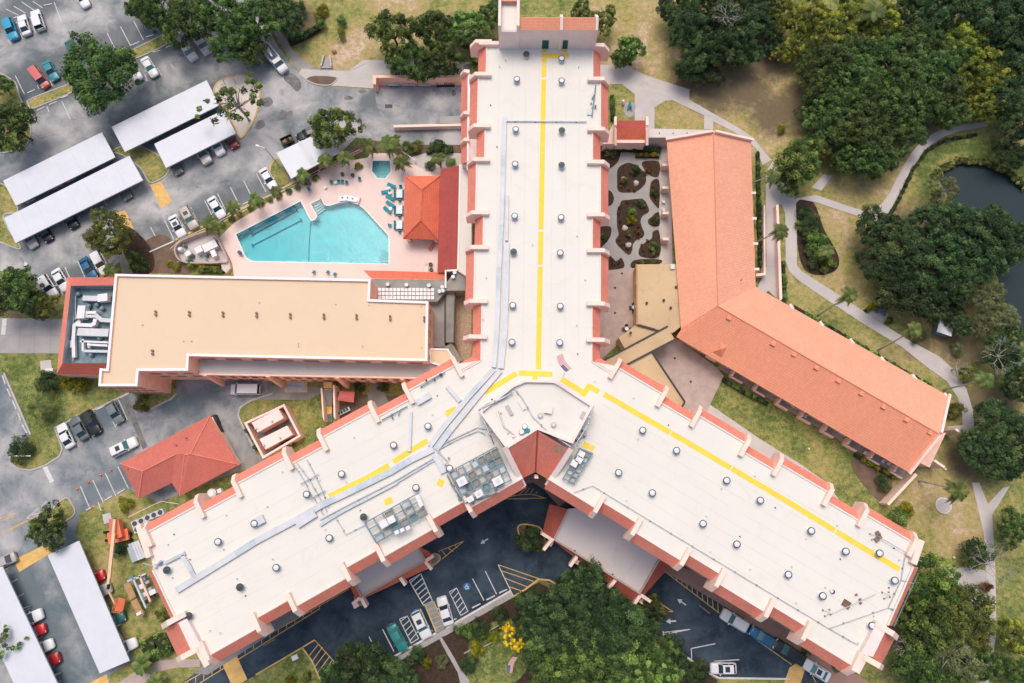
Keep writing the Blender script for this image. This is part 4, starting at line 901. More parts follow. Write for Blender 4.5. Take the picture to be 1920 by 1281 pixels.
# ================================================================== LOWER BUILDINGS
# ---- tan-roofed three-storey block
ZT = 10.5
tan = thing('tan_roof_block', W(500, 610), 'long pink block with flat tan roof and white edge left of the tower', 'building')
TAN = [(216,514),(695,524),(693,561.5),(803,565.5),(801,677),(354,667.5),(352.5,695),(260,695.5),(257.5,724),(185,724),(187.5,691),(200,692)]
tw = xy(TAN, ZT + .35); ti = inset(tw, .38)
MB().prism(tw, 0, ZT + .35, [ti]).build('wall', 'stucco2', tan)
MB().prism(inset(tw, -.03), ZT + .33, ZT + .42, [ti]).build('parapet_cap', 'trim', tan)
MB().prism(inset(tw, .36), ZT - .2, ZT).build('roof', 'tanroof', tan)
for u, v in ((293,588),(356,589),(419,590),(482,591),(545,593),(608,594),(669,595),(732,597),(796,599),(287,661)):
    for k in (0, 1):
        p = W(u + (.3 if k else 0), v - 3 + 6 * k, ZT); MB().lathe(p, [(.17, 0), (.17, .28), (.22, .3), (.22, .38), (.12, .42)], 8).build('roof_vent', 'rust', tan)
for u, v in ((268,610),(345,640),(487,568),(560,645),(630,571),(692,573),(790,575),(360,640),(560,650),(790,652),(680,650)): MB().lathe(W(u, v, ZT), [(.08, 0), (.08, .2)], 6).build('roof_vent', 'wood', tan)
# lower grey roof and its wall along the south side, with windows and buttress fins
ZL = 7.2
LOW = [(356,676),(808,680),(860,680),(860,704),(790,709.5),(375,702),(375,694),(356,694)]
lw = xy(LOW, ZL)
MB().prism(lw, 0, ZL - .02).build('lower_wall', 'stucco2', tan)
MB().prism(inset(lw, -.12), ZL - .02, ZL + .05).build('lower_roof', 'greyroof', tan)
MB().beam(W(375,702,ZL), W(790,709.5,ZL), .25, .35).build('lower_parapet', 'stucco2', tan)
swl = [W(375,702,ZL), W(790,709.5,ZL)]; dl = (swl[1] - swl[0]); Ls = dl.length; dl.normalize(); nl = Vector((dl.y, -dl.x, 0))
nl = nl if nl.y < 0 else -nl
for row, z in enumerate((1.0, 4.2)):
    for k in range(20):
        a = swl[0] + dl * (Ls * (k + .3) / 20); b = swl[0] + dl * (Ls * (k + .75) / 20)
        window_on(a, b, z, z + 1.5, tan, n=nl, off=.05)
for u in (385, 503, 633, 755):
    t = (W(u,704,ZL) - swl[0]).dot(dl); p = swl[0] + dl * t; q = p + nl * 1.1
    sd_ = dl * .35; A = [Vector((p.x, p.y, 0)), Vector((q.x, q.y, 0)), Vector((p.x, p.y, ZL + .3))]
    A[1].z = 0; A.insert(2, Vector((p.x + nl.x * .3, p.y + nl.y * .3, ZL + .3)))
    MB().add([v - sd_ for v in A] + [v + sd_ for v in A], [(0, 1, 2, 3), (7, 6, 5, 4)] + [(i, 4 + i, 4 + (i + 1) % 4, (i + 1) % 4)[::-1] for i in range(4)]).build('buttress', 'stucco2', tan)
# windows on the tan walls that face the camera
def wall_windows(a, b, zs, n, parent, z_ref, w=.5, h=1.4):
    p, q = W(*a, z_ref), W(*b, z_ref); d = q - p; d.z = 0; L = d.length; d.normalize(); nn = Vector((d.y, -d.x, 0)); c = Vector((0, 0, 0))
    if nn.dot(-p) < 0: nn = -nn
    for z in zs:
        for k in range(n):
            x0 = p + d * (L * (k + .5 - w / 2) / n); x1 = p + d * (L * (k + .5 + w / 2) / n); window_on(x0, x1, z, z + h, parent, n=nn, off=.05)
wall_windows((185,724),(257.5,724), (1.2,4.4,7.6), 5, tan, ZT+.35); wall_windows((803,567),(801,677), (8.0,), 5, tan, ZT+.35, .3)
wall_windows((260,696),(352,695), (4.4,7.6), 3, tan, ZT+.35, .55, .7); wall_windows((354,668),(800,677), (8.2,), 9, tan, ZT+.35, .55, .9)
a, b = W(257.5,708,ZT), W(258.5,700,ZT); window_on(a, b, .1, 2.3, tan, m='dark', n=Vector((1, 0, 0)), off=.06)
# grating and yellow guard on the loading pad, stairs
MB().beam(W(534,724,.1), W(574,726,.1), .1, .15).build('drain_grating', 'steel', None, label='flat steel grating with yellow edge on the loading pad', cat='grating')
gr = thing('dock_pit', W(555,727), 'grey covered dock pit with yellow painted edge beside the lower wall', 'pit')
MB().prism(xy([(536,716),(574,716),(574,734),(536,734)]), .06, .09).build('cover', 'steel', gr)
for p in ([(534,714),(576,714),(576,717),(534,717)],[(534,733),(576,733),(576,736),(534,736)],[(533.5,714),(536.5,714),(536.5,736),(533.5,736)],[(573.5,714),(576.5,714),(576.5,736),(573.5,736)]): MB().prism(xy(p), .06, .14 + .003 * random.random()).build('edge_strip', 'ramp', gr)
st = thing('outdoor_stair', W(612,745), 'narrow peach-walled outdoor stair with yellow landings below the tan block', 'stair')
for p in ([(601,728),(604,727),(608,790),(605,782)],[(624,722),(627.5,722),(629,786),(625.5,782)]):
    MB().prism(xy(p, 3.0), 0, 3.0).build('side_wall', 'stucco', st)
MB().prism(xy([(606,716),(622,716),(623,728),(607,728)], 2.8), 0, 2.8).build('landing', 'ramp', st)
for k in range(11): MB().prism(xy([(607,729 + k*3),(623,729 + k*3),(623,732 + k*3),(607,732 + k*3)], 2.7 - k*.17), 0, 2.7 - k*.17).build('step', 'concrete3', st)
MB().prism(xy([(608,762),(622,762),(622,776),(609,777)], .9), 0, .85).build('landing', 'ramp', st)
for k in range(5): MB().prism(xy([(610,777 + k*3),(623,777 + k*3),(623,780 + k*3),(610,780 + k*3)], .8 - k*.15), 0, .8 - k*.15).build('step', 'steel_teal', st)
# ---- mechanical court at the west end, tiled parapet round sunk ducts
mc = thing('mechanical_court', W(160, 610), 'sunken plant court of white ducts with red tiled parapet at the tan block end', 'building')
ZM = 7.0
mo = [(126,520),(216,520),(187,703),(106,702)]; mi = [(133,536),(214,535),(199,681),(117,681)]
MB().prism(xy(mo, 5.0), 0, 5.0).build('wall', 'stucco2', mc)
for i, m in ((0, 'tile_pale'), (2, 'tile_dark'), (3, 'tile')):
    a, b = mo[i], mo[(i + 1) % 4]; c, d = mi[(i + 1) % 4], mi[i]
    P = [W(*a, 5.6), W(*b, 5.6), W(*c, ZM), W(*d, ZM)]; n = (P[1] - P[0]).cross(P[2] - P[0])
    MB().face(P if n.z > 0 else P[::-1]).build('parapet_roof', m, mc)
    q = [Vector((p.x, p.y, 5.0)) for p in P[2:]]; MB().face([P[2], P[3], q[1], q[0]]).build('inner_wall', 'steel', mc)
MB().prism(xy(mi, 5.05), 5.0, 5.05).build('court_floor', 'steel_teal', mc)
def duct(pts, w, h, z, m, name, parent, **k):
    mb = MB(); P = [W(*p[:2], z + h) for p in pts]; P = [Vector((p.x, p.y, z)) for p in P]
    for i in range(len(P) - 1): mb.beam(P[i], P[i + 1], w, h + .001 * i, w * .35 if 0 < i or i < len(P) - 2 else 0)
    return mb.build(name, m, parent, **k)
for i, (pts, w, h, z) in enumerate((([(155,559),(190,560)], 1.0, .8, 5.6), ([(192,551),(192,565)], 1.9, 1.0, 5.5), ([(153,573),(150,597)], 1.5, 1.3, 5.4), ([(160,592),(180,592),(190,600),(207,601)], .75, .7, 5.7), ([(138,668),(137,635),(139,610),(148,603)], .65, .6, 5.4), ([(146,609),(170,610),(176,607),(178,600)], .7, .6, 5.9), ([(145,622),(203,624)], 1.5, .9, 5.5), ([(160,587),(180,587)], .8, .9, 5.5), ([(150,640),(202,642)], .35, .5, 5.7), ([(155,658),(202,659)], .5, .6, 5.5), ([(155,636),(155,658)], .4, .6, 5.6), ([(163,646),(201,648)], .4, .5, 5.9), ([(134,652),(134,638)], .6, .5, 5.3), ([(165,640),(167,652)], .5, .4, 5.6))):
    duct(pts, w * .88, h, z, 'unit' if i % 3 else 'duct', 'duct', mc)
for u, v in ((170,575),(185,573),(160,562),(175,618),(168,565),(195,580),(182,630),(150,553),(190,635),(174,666)): MB().lathe(W(u, v, 5.05), [(.35, 0), (.35, .5), (.45, .55), (.3, .8)], 10).build('fan', 'steel_teal', mc)
for a, b in (((138,540),(137,676)),((140,541),(210,541)),((155,630),(203,631)),((142,546),(141,600))): MB().tube([W(*a, 5.5), W(*b, 5.5)], .07, 5).build('pipe', 'steel', mc)
# small things at its corner
MB().box(W(98,697), (1.4, .9, .9), .05).build('utility_box', 'unit', None, label='white utility box on grass by the court corner', cat='utility box')
# ---- pool-side range: red lean-to roof, white flat roof, tile band, dark roof with skylights
rng_ = thing('poolside_range', W(840, 420), 'low range with dark red roof strip between pool deck and tower', 'building')
MB().prism(xy([(829,319),(862,311),(858,506),(821,511)], 4.2), 0, 4.0).build('wall', 'stucco2', rng_)
slope([(826,318,4.2),(862,310,5.3),(858,505,5.3),(820,511,4.2)], 'tile_red', rng_, 'lean_to_roof')
MB().prism(xy([(862,309),(884,305),(884,525),(857,507)], 5.6), 0, 5.6).build('flat_roof', 'roof', rng_)
MB().prism(xy([(861,309),(863.5,309),(860,506),(857.5,506)], 5.8), 5.3, 5.8).build('roof_edge', 'trim', rng_)
slope([(681,507,3.4),(834,511,3.4),(835,524.5,5.0),(697,522.5,5.0)], 'tile_orange', rng_, 'tile_band')
MB().prism(xy([(694,523),(836,525),(836,530),(858,506),(872,506),(872,545),(836,545),(820,566),(694,562)], 4.9), 0, 4.9).build('flat_roof', 'concrete3', rng_)
MB().prism(xy([(834,506),(837,506),(837,540),(834,540)], 5.3), 4.9, 5.3).build('roof_edge', 'trim', rng_)
MB().prism(xy([(836,506),(859,505),(859,508),(836,509)], 5.3), 4.9, 5.3).build('roof_edge', 'trim', rng_)
for r in range(3):
    for c in range(16):
        u = 701.5 + c * 7.1; v = 540 + r * 7.5 + c * .02
        MB().prism(xy([(u,v),(u+5.9,v),(u+5.9,v+6.1),(u,v+6.1)], 5.1), 4.9, 5.1 + (r % 2) * .004).build('skylight', 'unit', rng_)
for u, v in ((830,540),(831,547),(825,548),(850,521),(853,513),(728,535),(805,537),(763,536)): MB().lathe(W(u, v, 4.9), [(.25, 0), (.25, .4), (.35, .45), (.35, .7)], 8).build('roof_vent', 'steel', rng_)
# covered walks to the tower
cw = thing('covered_walk', W(835, 610), 'grey flat covered walk roofs between the tan block and the tower', 'canopy')
for p, z in (([(808,566),(834,545),(834,650),(808,652)], 3.2), ([(835,543),(853,543),(851,642),(835,642)], 3.5), ([(806,655),(838,648),(846,642),(868,676),(830,690),(806,690)], 3.0)):
    MB().prism(xy(p, z), z - .3, z).build('canopy_roof', 'concrete3', cw); MB().prism(inset(xy(p, z), .8), 0, z - .3).build('wall', 'stucco3', cw)
MB().prism(xy([(833,543),(836,543),(836,643),(833,643)], 3.7), 3.0, 3.7).build('roof_edge', 'dark', cw)
MB().prism(xy([(852,543),(854,543),(852,643),(850,643)], 3.7), 3.0, 3.7).build('roof_edge', 'dark', cw)
tb = thing('tan_annexe', W(825, 668), 'small tan flat roof with white edge between tan block and tower', 'building')
ta = [(805,653),(840,654),(852,672),(830,688),(805,680)]
MB().prism(xy(ta, 8.0), 0, 8.0).build('wall', 'stucco2', tb); MB().prism(inset(xy(ta, 8.0), .3), 8.0, 8.04).build('roof', 'tanroof', tb)
MB().prism(xy(ta, 8.2), 7.9, 8.2, [inset(xy(ta, 8.2), .28)]).build('parapet_cap', 'trim', tb)
# ---- west kitchen block strips on the tower's west face (loading side)
kb = thing('kitchen_block', W(868, 220), 'low block with red tiled strip and white ledge beside the loading yard', 'building')
MB().prism(xy([(877,140),(900,140),(900,320),(875,320)], 9.0), 0, 9.0).build('wall', 'stucco3', kb)
for y0, y1 in ((142,212),(220,262),(270,308)):
    slope([(865.5,y0,7.6),(877,y0-4,9.2),(875.5,y1-4,9.2),(864,y1,7.6)], 'tile', kb, 'tile_strip'); MB().prism(xy([(867,y0),(877,y0),(876,y1),(866,y1)], 7.4), 0, 7.4).build('wall', 'stucco3', kb)
for y in (137,215,265): fin_px((880,y-3),(863,y+3), .6, 5.5, 9.8, 8.3, kb)
MB().prism(xy([(877,140),(882,138),(879,318),(875,318)], 9.3), 9.0, 9.3).build('ledge', 'trim', kb)
# retaining walls of the loading yard
MB().prism(xy([(699,141),(864,141),(864,146),(705,146),(705,158),(699,158)], 2.6), 0, 2.6).build('retaining_wall', 'stucco2', None, label='salmon wall of the loading yard with blue drums behind it', cat='wall')
MB().prism(xy([(738,234.5),(866,231.5),(866,236),(738,239)], 1.3), 0, 1.3).build('low_wall', 'stucco', None, label='long thin peach wall across the loading yard', cat='wall')
MB().prism(xy([(825,219),(866,217),(866,231),(825,231)], .9), 0, .9).build('loading_dock', 'concrete2', None, label='pale concrete dock pad against the kitchen block', cat='dock')
# ---- pool pavilion
pv = thing('pool_pavilion', W(790, 390), 'square orange hipped-roof pavilion on posts beside the pool', 'pavilion')
ev = [(759,330),(825,330),(822.5,450),(756,447.5)]; r0, r1 = W(791,356,5.6), W(789,413,5.6); e = [W(*p, 3.1) for p in ev]
for q, m in (([e[0], r0, e[1]], 'tile_pale'), ([e[1], r0, r1, e[2]], 'tile_orange'), ([e[2], r1, e[3]], 'tile_orange'), ([e[3], r1, r0, e[0]], 'tile_orange')):
    n = (q[1] - q[0]).cross(q[2] - q[0]); MB().face(q if n.z > 0 else q[::-1]).build('roof_slope', 'tile_orange', pv)
MB().prism([(p.x, p.y) for p in e], 2.85, 3.08).build('eaves', 'wood', pv)
for i in range(4):
    MB().tube([e[i] + Vector((0, 0, .05)), (r0 if i < 2 else r1) + Vector((0, 0, .05))], .10, 5).build('hip_tile', 'tile_orange', pv)
MB().tube([r0 + Vector((0, 0, .05)), r1 + Vector((0, 0, .05))], .11, 5).build('ridge_tile', 'tile_orange', pv)
for x, y in inset([(p.x, p.y) for p in e], .7): MB().box((x, y, .12), (.6, .6, 2.75)).build('post', 'stucco', pv)
# ---- hip-roofed house lower left
hr = thing('hip_roof_house', W(340, 855), 'low building with coral hipped tile roof and cross wing near the carpark', 'building')
Z0, Z1 = 3.0, 5.8
hp = {'A': (225,869,Z0), 'B': (394,779,Z0), 'C': (448,871,Z0), 'E': (260,936,Z0), 'F': (322,905,Z0), 'G': (337,930,Z0), 'R1': (267.5,884,Z1-.6), 'V': (329,852.5,Z1-.6), 'X': (346,853,Z1-.4), 'R3': (357,851,Z1)}
hp = {k: W(v[0], v[1], v[2]) for k, v in hp.items()}
for q, m in ((['A','B','R3','X','V','R1'], 'tile_pale'), (['B','C','R3'], 'tile_pale'), (['A','R1','E'], 'tile_pale'), (['R1','V','F','E'], 'tile_pale'), (['V','X','G','F'], 'tile_pale'), (['X','R3','C','G'], 'tile_pale')):
    P = [hp[k] for k in q]; n = Vector((0, 0, 0))
    for i in range(1, len(P) - 1): n += (P[i] - P[0]).cross(P[i + 1] - P[0])
    mb = MB(); P = P if n.z > 0 else P[::-1]
    mb.face(P).build('roof_slope', m, hr)
for a, b in (('A','R1'),('E','R1'),('R1','V'),('B','R3'),('C','R3'),('X','G'),('X','R3')): MB().tube([hp[a] + Vector((0,0,.04)), hp[b] + Vector((0,0,.04))], .10, 5).build('hip_tile', 'tile', hr)
hw = [(p.x, p.y) for p in (hp['A'], hp['E'], hp['F'], hp['G'], hp['C'], hp['B'])]
MB().prism(inset(hw, .55), 0, Z0 - .05).build('wall', 'stucco', hr)
for u, v in ((331,835),(350,822),(241,880),(344,852)): MB().lathe(W(u, v, Z0 + 1.6), [(.1, 0), (.1, .5)], 6).build('roof_pipe', 'rust' if u != 344 else 'white', hr)
MB().prism(xy([(400,785),(405,783),(452,870),(446,874)]), 0, 1.4).build('yard_wall', 'stucco', None, label='thin peach wall behind the hip-roofed building', cat='wall')
MB().box(W(407,788), (1.6, .9, 1.3), R(-62)).box(W(411,801), (2.4, 1.0, 1.2), R(-62)).build('condenser', 'dark', None, label='dark machine beside the hip-roofed building', cat='machine')
# ---- generator enclosure
ge = thing('generator_enclosure', W(510, 810), 'open peach-walled enclosure holding two pink generator housings', 'enclosure')
go = xy([(458,793),(533,758),(564,818),(493,860)], 2.4)
MB().prism(go, 0, 2.4, [inset(go, .32)]).build('enclosure_wall', 'stucco2', ge)
MB().prism(inset(go, -.02), 2.38, 2.46, [inset(go, .34)]).build('wall_cap', 'stucco3', ge)
MB().prism(inset(go, .34), 0, .05).build('enclosure_floor', 'asphalt_dark', ge)
for i, p in enumerate(([(472.5,793),(521.7,767.5),(531,784),(483,810)], [(487.5,824),(538,799),(548,815),(498,842)])):
    g_ = thing('generator', W(*[(500,790),(518,820)][i]), ['pink boxy generator housing in the upper half of the enclosure', 'pink boxy generator housing in the lower half of the enclosure'][i], 'generator', 'generators in the enclosure')
    q = xy(p, 3.0); MB().prism(q, .1, 2.9).build('housing', 'stucco2', g_); MB().prism(inset(q, -.06), 2.9, 3.0).build('housing_top', 'stucco3', g_)
    for k in range(2):
        c = W(p[0][0] + 8 + 30 * k, p[0][1] + 3 - 14 * k + 8, 3.0); MB().lathe(c, [(.16, 0), (.16, .35), (.2, .4)], 8).build('exhaust_pipe', 'steel', g_)
    c = W(p[0][0] - 3, p[0][1] + 14, 0); MB().box(c, (1.0, .6, 1.6), R(28)).build('louvre', 'dark', g_)
# ---- canopies (low porticos) south of the tower
def portico(name, label, top, lower, ztop, m_side, corners, open_top=None):
    t = thing(name, W(*top[0]), label, 'canopy'); n = len(top); TT = [W(*p, ztop) for p in top]; LL = [W(*p, ztop - 1.6) for p in lower]
    MB().prism([(p.x, p.y) for p in TT], ztop - .9, ztop - .45).build('canopy_deck', 'roof2', t)
    for i in range(n):
        if i in corners: continue
        j = (i + 1) % n; P = [LL[i], LL[j], TT[j], TT[i]]; nn = (P[1] - P[0]).cross(P[2] - P[0])
        MB().face(P if nn.z > 0 else P[::-1]).build('canopy_slope', m_side, t)
        q = [Vector((v.x, v.y, ztop - .5)) for v in (TT[i], TT[j])]; ins = inset([(v.x, v.y) for v in TT], .25)
        MB().add([TT[i], TT[j], Vector((*ins[j], ztop)), Vector((*ins[i], ztop)), Vector((*ins[i], ztop - .45)), Vector((*ins[j], ztop - .45))], [(0, 1, 2, 3), (3, 2, 5, 4)]).build('canopy_kerb', 'paver', t)
    return t, TT, LL
pt, TT, LL = portico('entrance_canopy', 'large flat pale canopy roof with dark red tiled edges at the south entrance',
    [(1064,955),(1037,1012),(1200,1115),(1238,1050),(1200,940)], [(1030,945),(1017,999),(1192,1134),(1256,1062),(1240,940)], 5.4, 'tile_dark', (3, 4))
for u0, u1 in (((1014,999),(1036,1012)), ((1036,1010),(1020,1029)), ((1083,1042),(1069,1059)), ((1155,1086),(1139,1103)), ((1201,1115),(1187,1132)), ((1199,1114),(1216,1125))):
    MB().beam(W(*u0, 5.3) - Vector((0,0,1.6)), W(*u1, 4.4) - Vector((0,0,.9)), .5, 1.9).build('canopy_rib', 'stucco', pt)
for u, v in ((1030,1015),(1197,1120),(1078,1048),(1235,1062)): MB().box(W(u, v, 0), (.8, .8, 3.8), R(-31)).build('column', 'stucco', pt)
for u, v in ((1078,1033),(1149,1077)): MB().lathe(W(u, v, 4.95), [(.14, 0), (.14, .05)], 8).build('roof_drain', 'dark', pt)
pt2, T2, L2 = portico('side_canopy', 'smaller pale canopy roof with red tiled front below the south-west wing',
    [(640,1085),(664,1096),(677,1122),(799,1052),(786,1025),(730,1000)], [(630,1085),(657,1102),(669,1128),(812,1062),(806,1035),(740,1000)], 5.0, 'tile_orange', (0, 4, 5))
for u0, u1 in (((677,1120),(664,1130)), ((677,1120),(688,1136)), ((750,1082),(761,1095)), ((797,1052),(810,1066)), ((797,1052),(813,1042))):
    MB().beam(W(*u0, 4.9) - Vector((0,0,1.4)), W(*u1, 4.2) - Vector((0,0,.8)), .5, 1.7).build('canopy_rib', 'stucco', pt2)
for u, v in ((676,1127),(806,1056)): MB().box(W(u, v, 0), (.9, .9, 3.5), R(30)).build('column', 'stucco', pt2)
# ---- salmon-roofed garden wing, right
gw = thing('garden_wing', W(1450, 620), 'bent single-storey wing with long salmon tile roof right of the courtyard', 'building')
ZE, ZG = 4.6, 7.6
q = {'a': (1250,263,ZE), 'b': (1408,264,ZE), 'n': (1338,248,ZG), 'c': (1417,538,ZE), 'k': (1346,574,ZG), 'd': (1277,618,ZE), 'e': (1268,632,ZE), 'f': (1777,742,ZE), 'r': (1761,814,ZG), 'g': (1704,886,ZE)}
q = {k: W(v[0], v[1], v[2]) for k, v in q.items()}
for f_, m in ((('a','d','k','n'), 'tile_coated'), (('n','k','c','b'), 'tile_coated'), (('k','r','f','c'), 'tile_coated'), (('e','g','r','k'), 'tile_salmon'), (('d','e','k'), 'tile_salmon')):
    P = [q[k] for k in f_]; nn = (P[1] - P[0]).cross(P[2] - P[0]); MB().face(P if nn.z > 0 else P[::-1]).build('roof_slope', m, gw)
for a, b in (('n','k'),('k','r'),('k','d')): MB().tube([q[a] + Vector((0,0,.03)), q[b] + Vector((0,0,.03))], .12, 5).build('ridge_tile', 'tile_salmon', gw)
foot = [(q[k].x, q[k].y) for k in ('a', 'd', 'e', 'g', 'f', 'c', 'b')]
MB().prism(inset(foot, 1.1), 0, ZE - .05).build('wall', 'stucco', gw)
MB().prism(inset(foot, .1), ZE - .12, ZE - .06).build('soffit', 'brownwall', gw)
# gable parapets
for ch in (('a','n','b'), ('f','r','g')):
    P = [q[k] + Vector((0, 0, .35)) for k in ch]
    for i in range(2): MB().beam(P[i] - Vector((0,0,.5)), P[i + 1] - Vector((0,0,.5)), .42, .75).build('gable_parapet', 'stucco', gw)
for u, v in ((1366,597),(1448,645),(1487,665),(1529,690),(1570,714),(1613,738),(1654,763),(1697,787),(1741,811)):
    c = W(u, v, ZG - .6); MB().box(c, (.75, .75, .6), R(-30)).build('roof_hatch', 'tile_salmon', gw)
for u, v in ((1348,345),(1350,444),(1389,526),(1644,736)): MB().lathe(W(u, v, ZG - 1.2), [(.09, 0), (.09, .5)], 6).build('roof_pipe', 'rust', gw)
# small hipped dormer over the patio door
dm = [W(1327,663,4.2), W(1352,627,5.2), W(1374,646,5.0), W(1354,679,4.2)]; dp = W(1352,655,6.3)
for i in range(4):
    P = [dm[i], dm[(i + 1) % 4], dp]; nn = (P[1] - P[0]).cross(P[2] - P[0]); MB().face(P if nn.z > 0 else P[::-1]).build('dormer_roof', 'tile_salmon', gw)
MB().prism(inset([(p.x, p.y) for p in dm], .4), 0, 4.3).build('dormer_wall', 'stucco', gw)
# eave fins, patios and divider walls
for u, v in ((1412,362),(1413,410),(1416,457),(1418,505),(1484,575),(1540,607),(1597,640),(1655,674),(1714,707),(1774,742)):
    c = W(u, v, ZE); MB().box(Vector((c.x, c.y, 0)), (1.0, .45, ZE + .1), R(-60) if u > 1430 else 0).build('eave_fin', 'stucco', gw)
MB().prism(xy([(1236,300),(1256,300),(1258,495),(1236,495)]), 0, .08).build('terrace', 'concrete', gw)
for v in (318,360,407,455): MB().beam(W(1238,v,.08), W(1250,v,.08), .5, 2.0).build('terrace_wall', 'stucco', gw)
MB().prism(xy([(1345,690),(1352,682),(1700,885),(1692,897)]), 0, .08).build('terrace', 'concrete2', gw)
for k in range(8):
    t = (k + .5) / 8; a = (1352 + 340 * t, 683 + 203 * t); b = (a[0] - 7, a[1] + 11); MB().beam(W(*a, .08), W(*b, .08), .35, 2.2).build('terrace_wall', 'stucco', gw)
    c = (b[0] + 22, b[1] + 13); MB().beam(W(*b, .08), W(*c, .08), .3, 1.0).build('terrace_wall', 'stucco', gw)
MB().beam(W(1702,889,.1), W(1650,945,.1), .45, 2.6).build('garden_wall', 'stucco', gw)
slope([(1764,815,4.2),(1774,811,4.2),(1743,877,3.6),(1725,868,4.2)], 'stucco2', gw, 'end_porch')
MB().beam(W(1727,864,.1), W(1746,877,.1), .4, 3.8).build('end_wall', 'stucco', gw); MB().beam(W(1766,807,.1), W(1777,815,.1), .4, 3.8).build('end_wall', 'stucco', gw)
MB().prism(xy([(1765,815),(1772,812),(1742,875),(1727,866)], 3.4), 0, 3.4).build('end_wall', 'stucco2', gw)
# long garden wall on the east side
gwl = thing('garden_wall', W(1465,480), 'thin peach wall running beside the path east of the garden wing', 'wall')
MB().prism(xy([(1455,384),(1460,384),(1467,560),(1462,564)], 1.6), 0, 1.6).build('wall_run', 'stucco', gwl); MB().prism(xy([(1432,385),(1435,385),(1436,516),(1418,518),(1418,513),(1432,512)], 1.6), 0, 1.6).build('wall_run', 'stucco', gwl)
# covered link with red gable and flat white roof at the north end
lk = thing('garden_link', W(1190, 250), 'small red tiled link roof joining the tower and the garden wing', 'building')
lx = xy([(1155,232),(1210,232),(1210,268),(1155,268)], 3.6); MB().prism(lx, 0, 3.6).build('wall', 'stucco', lk)
slope([(1154,226,3.6),(1210,226,3.6),(1210,241,5.0),(1154,241,5.0)], 'tile_red', lk, 'roof_slope'); slope([(1154,241,5.0),(1210,241,5.0),(1210,264,3.5),(1154,264,3.5)], 'tile_orange', lk, 'roof_slope')
for u in (1153, 1212): 
    MB().beam(W(u,225,3.5), W(u,241,5.0), .45, .7).build('gable_parapet', 'stucco', lk); MB().beam(W(u,241,5.0), W(u,272,3.4), .45, .7).build('gable_parapet', 'stucco', lk)
a, b = W(1158,268.2,3.0), W(1206,268.2,3.0)
for k in range(3): x0, x1 = a.lerp(b, (k + .1) / 3), a.lerp(b, (k + .9) / 3); window_on(x0, x1, 1.0, 2.9, lk, n=Vector((0,-1,0)), off=.05)
MB().prism(xy([(1213,241),(1337,244),(1250,258),(1213,258)], 3.8), 0, 3.8).build('flat_roof', 'roof2', lk)
for u in (1236,1262,1288): MB().lathe(W(u, 250, 3.8), [(.1, 0), (.1, .15)], 6).build('roof_drain', 'dark', lk)
MB().prism(xy([(1130,270),(1150,232),(1153,270)], 3.0), 0, 3.0).build('wall', 'stucco', lk)
# weathered tan roofs round the patio
tr = thing('patio_canopy', W(1235, 560), 'weathered tan flat roof with angled canopies between patio and garden wing', 'building')
MB().prism(xy([(1194,496),(1276,495),(1277,612),(1262,624),(1232,618),(1195,609)], 4.2), 0, 4.2).build('flat_roof', 'oldtan', tr)
MB().prism(xy([(1192,495),(1195,495),(1196,609),(1193,609)], 4.4), 3.8, 4.4).build('roof_edge', 'wood', tr)
MB().prism(xy([(1160,633),(1194,608),(1228,618),(1230,632),(1172,655)], 3.9), 0, 3.9).build('flat_roof', 'oldtan', tr)
MB().prism(xy([(1132,676),(1252,613),(1265,637),(1175,684),(1150,690)], 4.7), 4.3, 4.7).build('canopy', 'oldtan', tr)
MB().prism(xy([(1175,683),(1222,660),(1284,754),(1278,765),(1235,742)], 4.5), 4.1, 4.5).build('canopy', 'oldtan', tr)
for a, b, z in (((1132,676),(1252,612),4.7),((1175,684),(1265,637),4.7),((1221,659),(1284,754),4.5),((1284,754),(1278,764),4.5),((1195,609),(1228,618),4.2)): MB().beam(W(*a, z), W(*b, z), .3, .14).build('roof_edge', 'dark', tr)
for u, v in ((1267,539),(1257,578),(1182,625),(1244,564),(1212,569)): MB().lathe(W(u, v, 4.2), [(.18, 0), (.18, .3), (.25, .35)], 8).build('roof_vent', 'dark', tr)
MB().box(W(1260,501,4.2), (.7, .9, .4)).build('skylight', 'duct', tr)
for k, (u, v) in enumerate(((1191,515),(1191,560))): MB().prism(xy([(u,v),(u+4,v),(u+4,v+18),(u,v+18)], 2.8), 2.6, 2.8).build('awning', 'trim', tr)
# small white-roofed shed by the pool fence
sh = thing('white_roof_shed', W(575, 290), 'white-roofed rectangular shed by the pool fence palms', 'shed')
p = [(518,287),(611,243),(636,286),(546,335)]; MB().prism(inset(xy(p, 3.2), .4), 0, 3.1).build('wall', 'brownwall', sh); MB().prism(xy(p, 3.3), 3.1, 3.3).build('roof', 'carport', sh)
MB().beam(W(562,266,3.3), W(588,308,3.3), 1.1, .05).build('roof_seam', 'duct', sh)
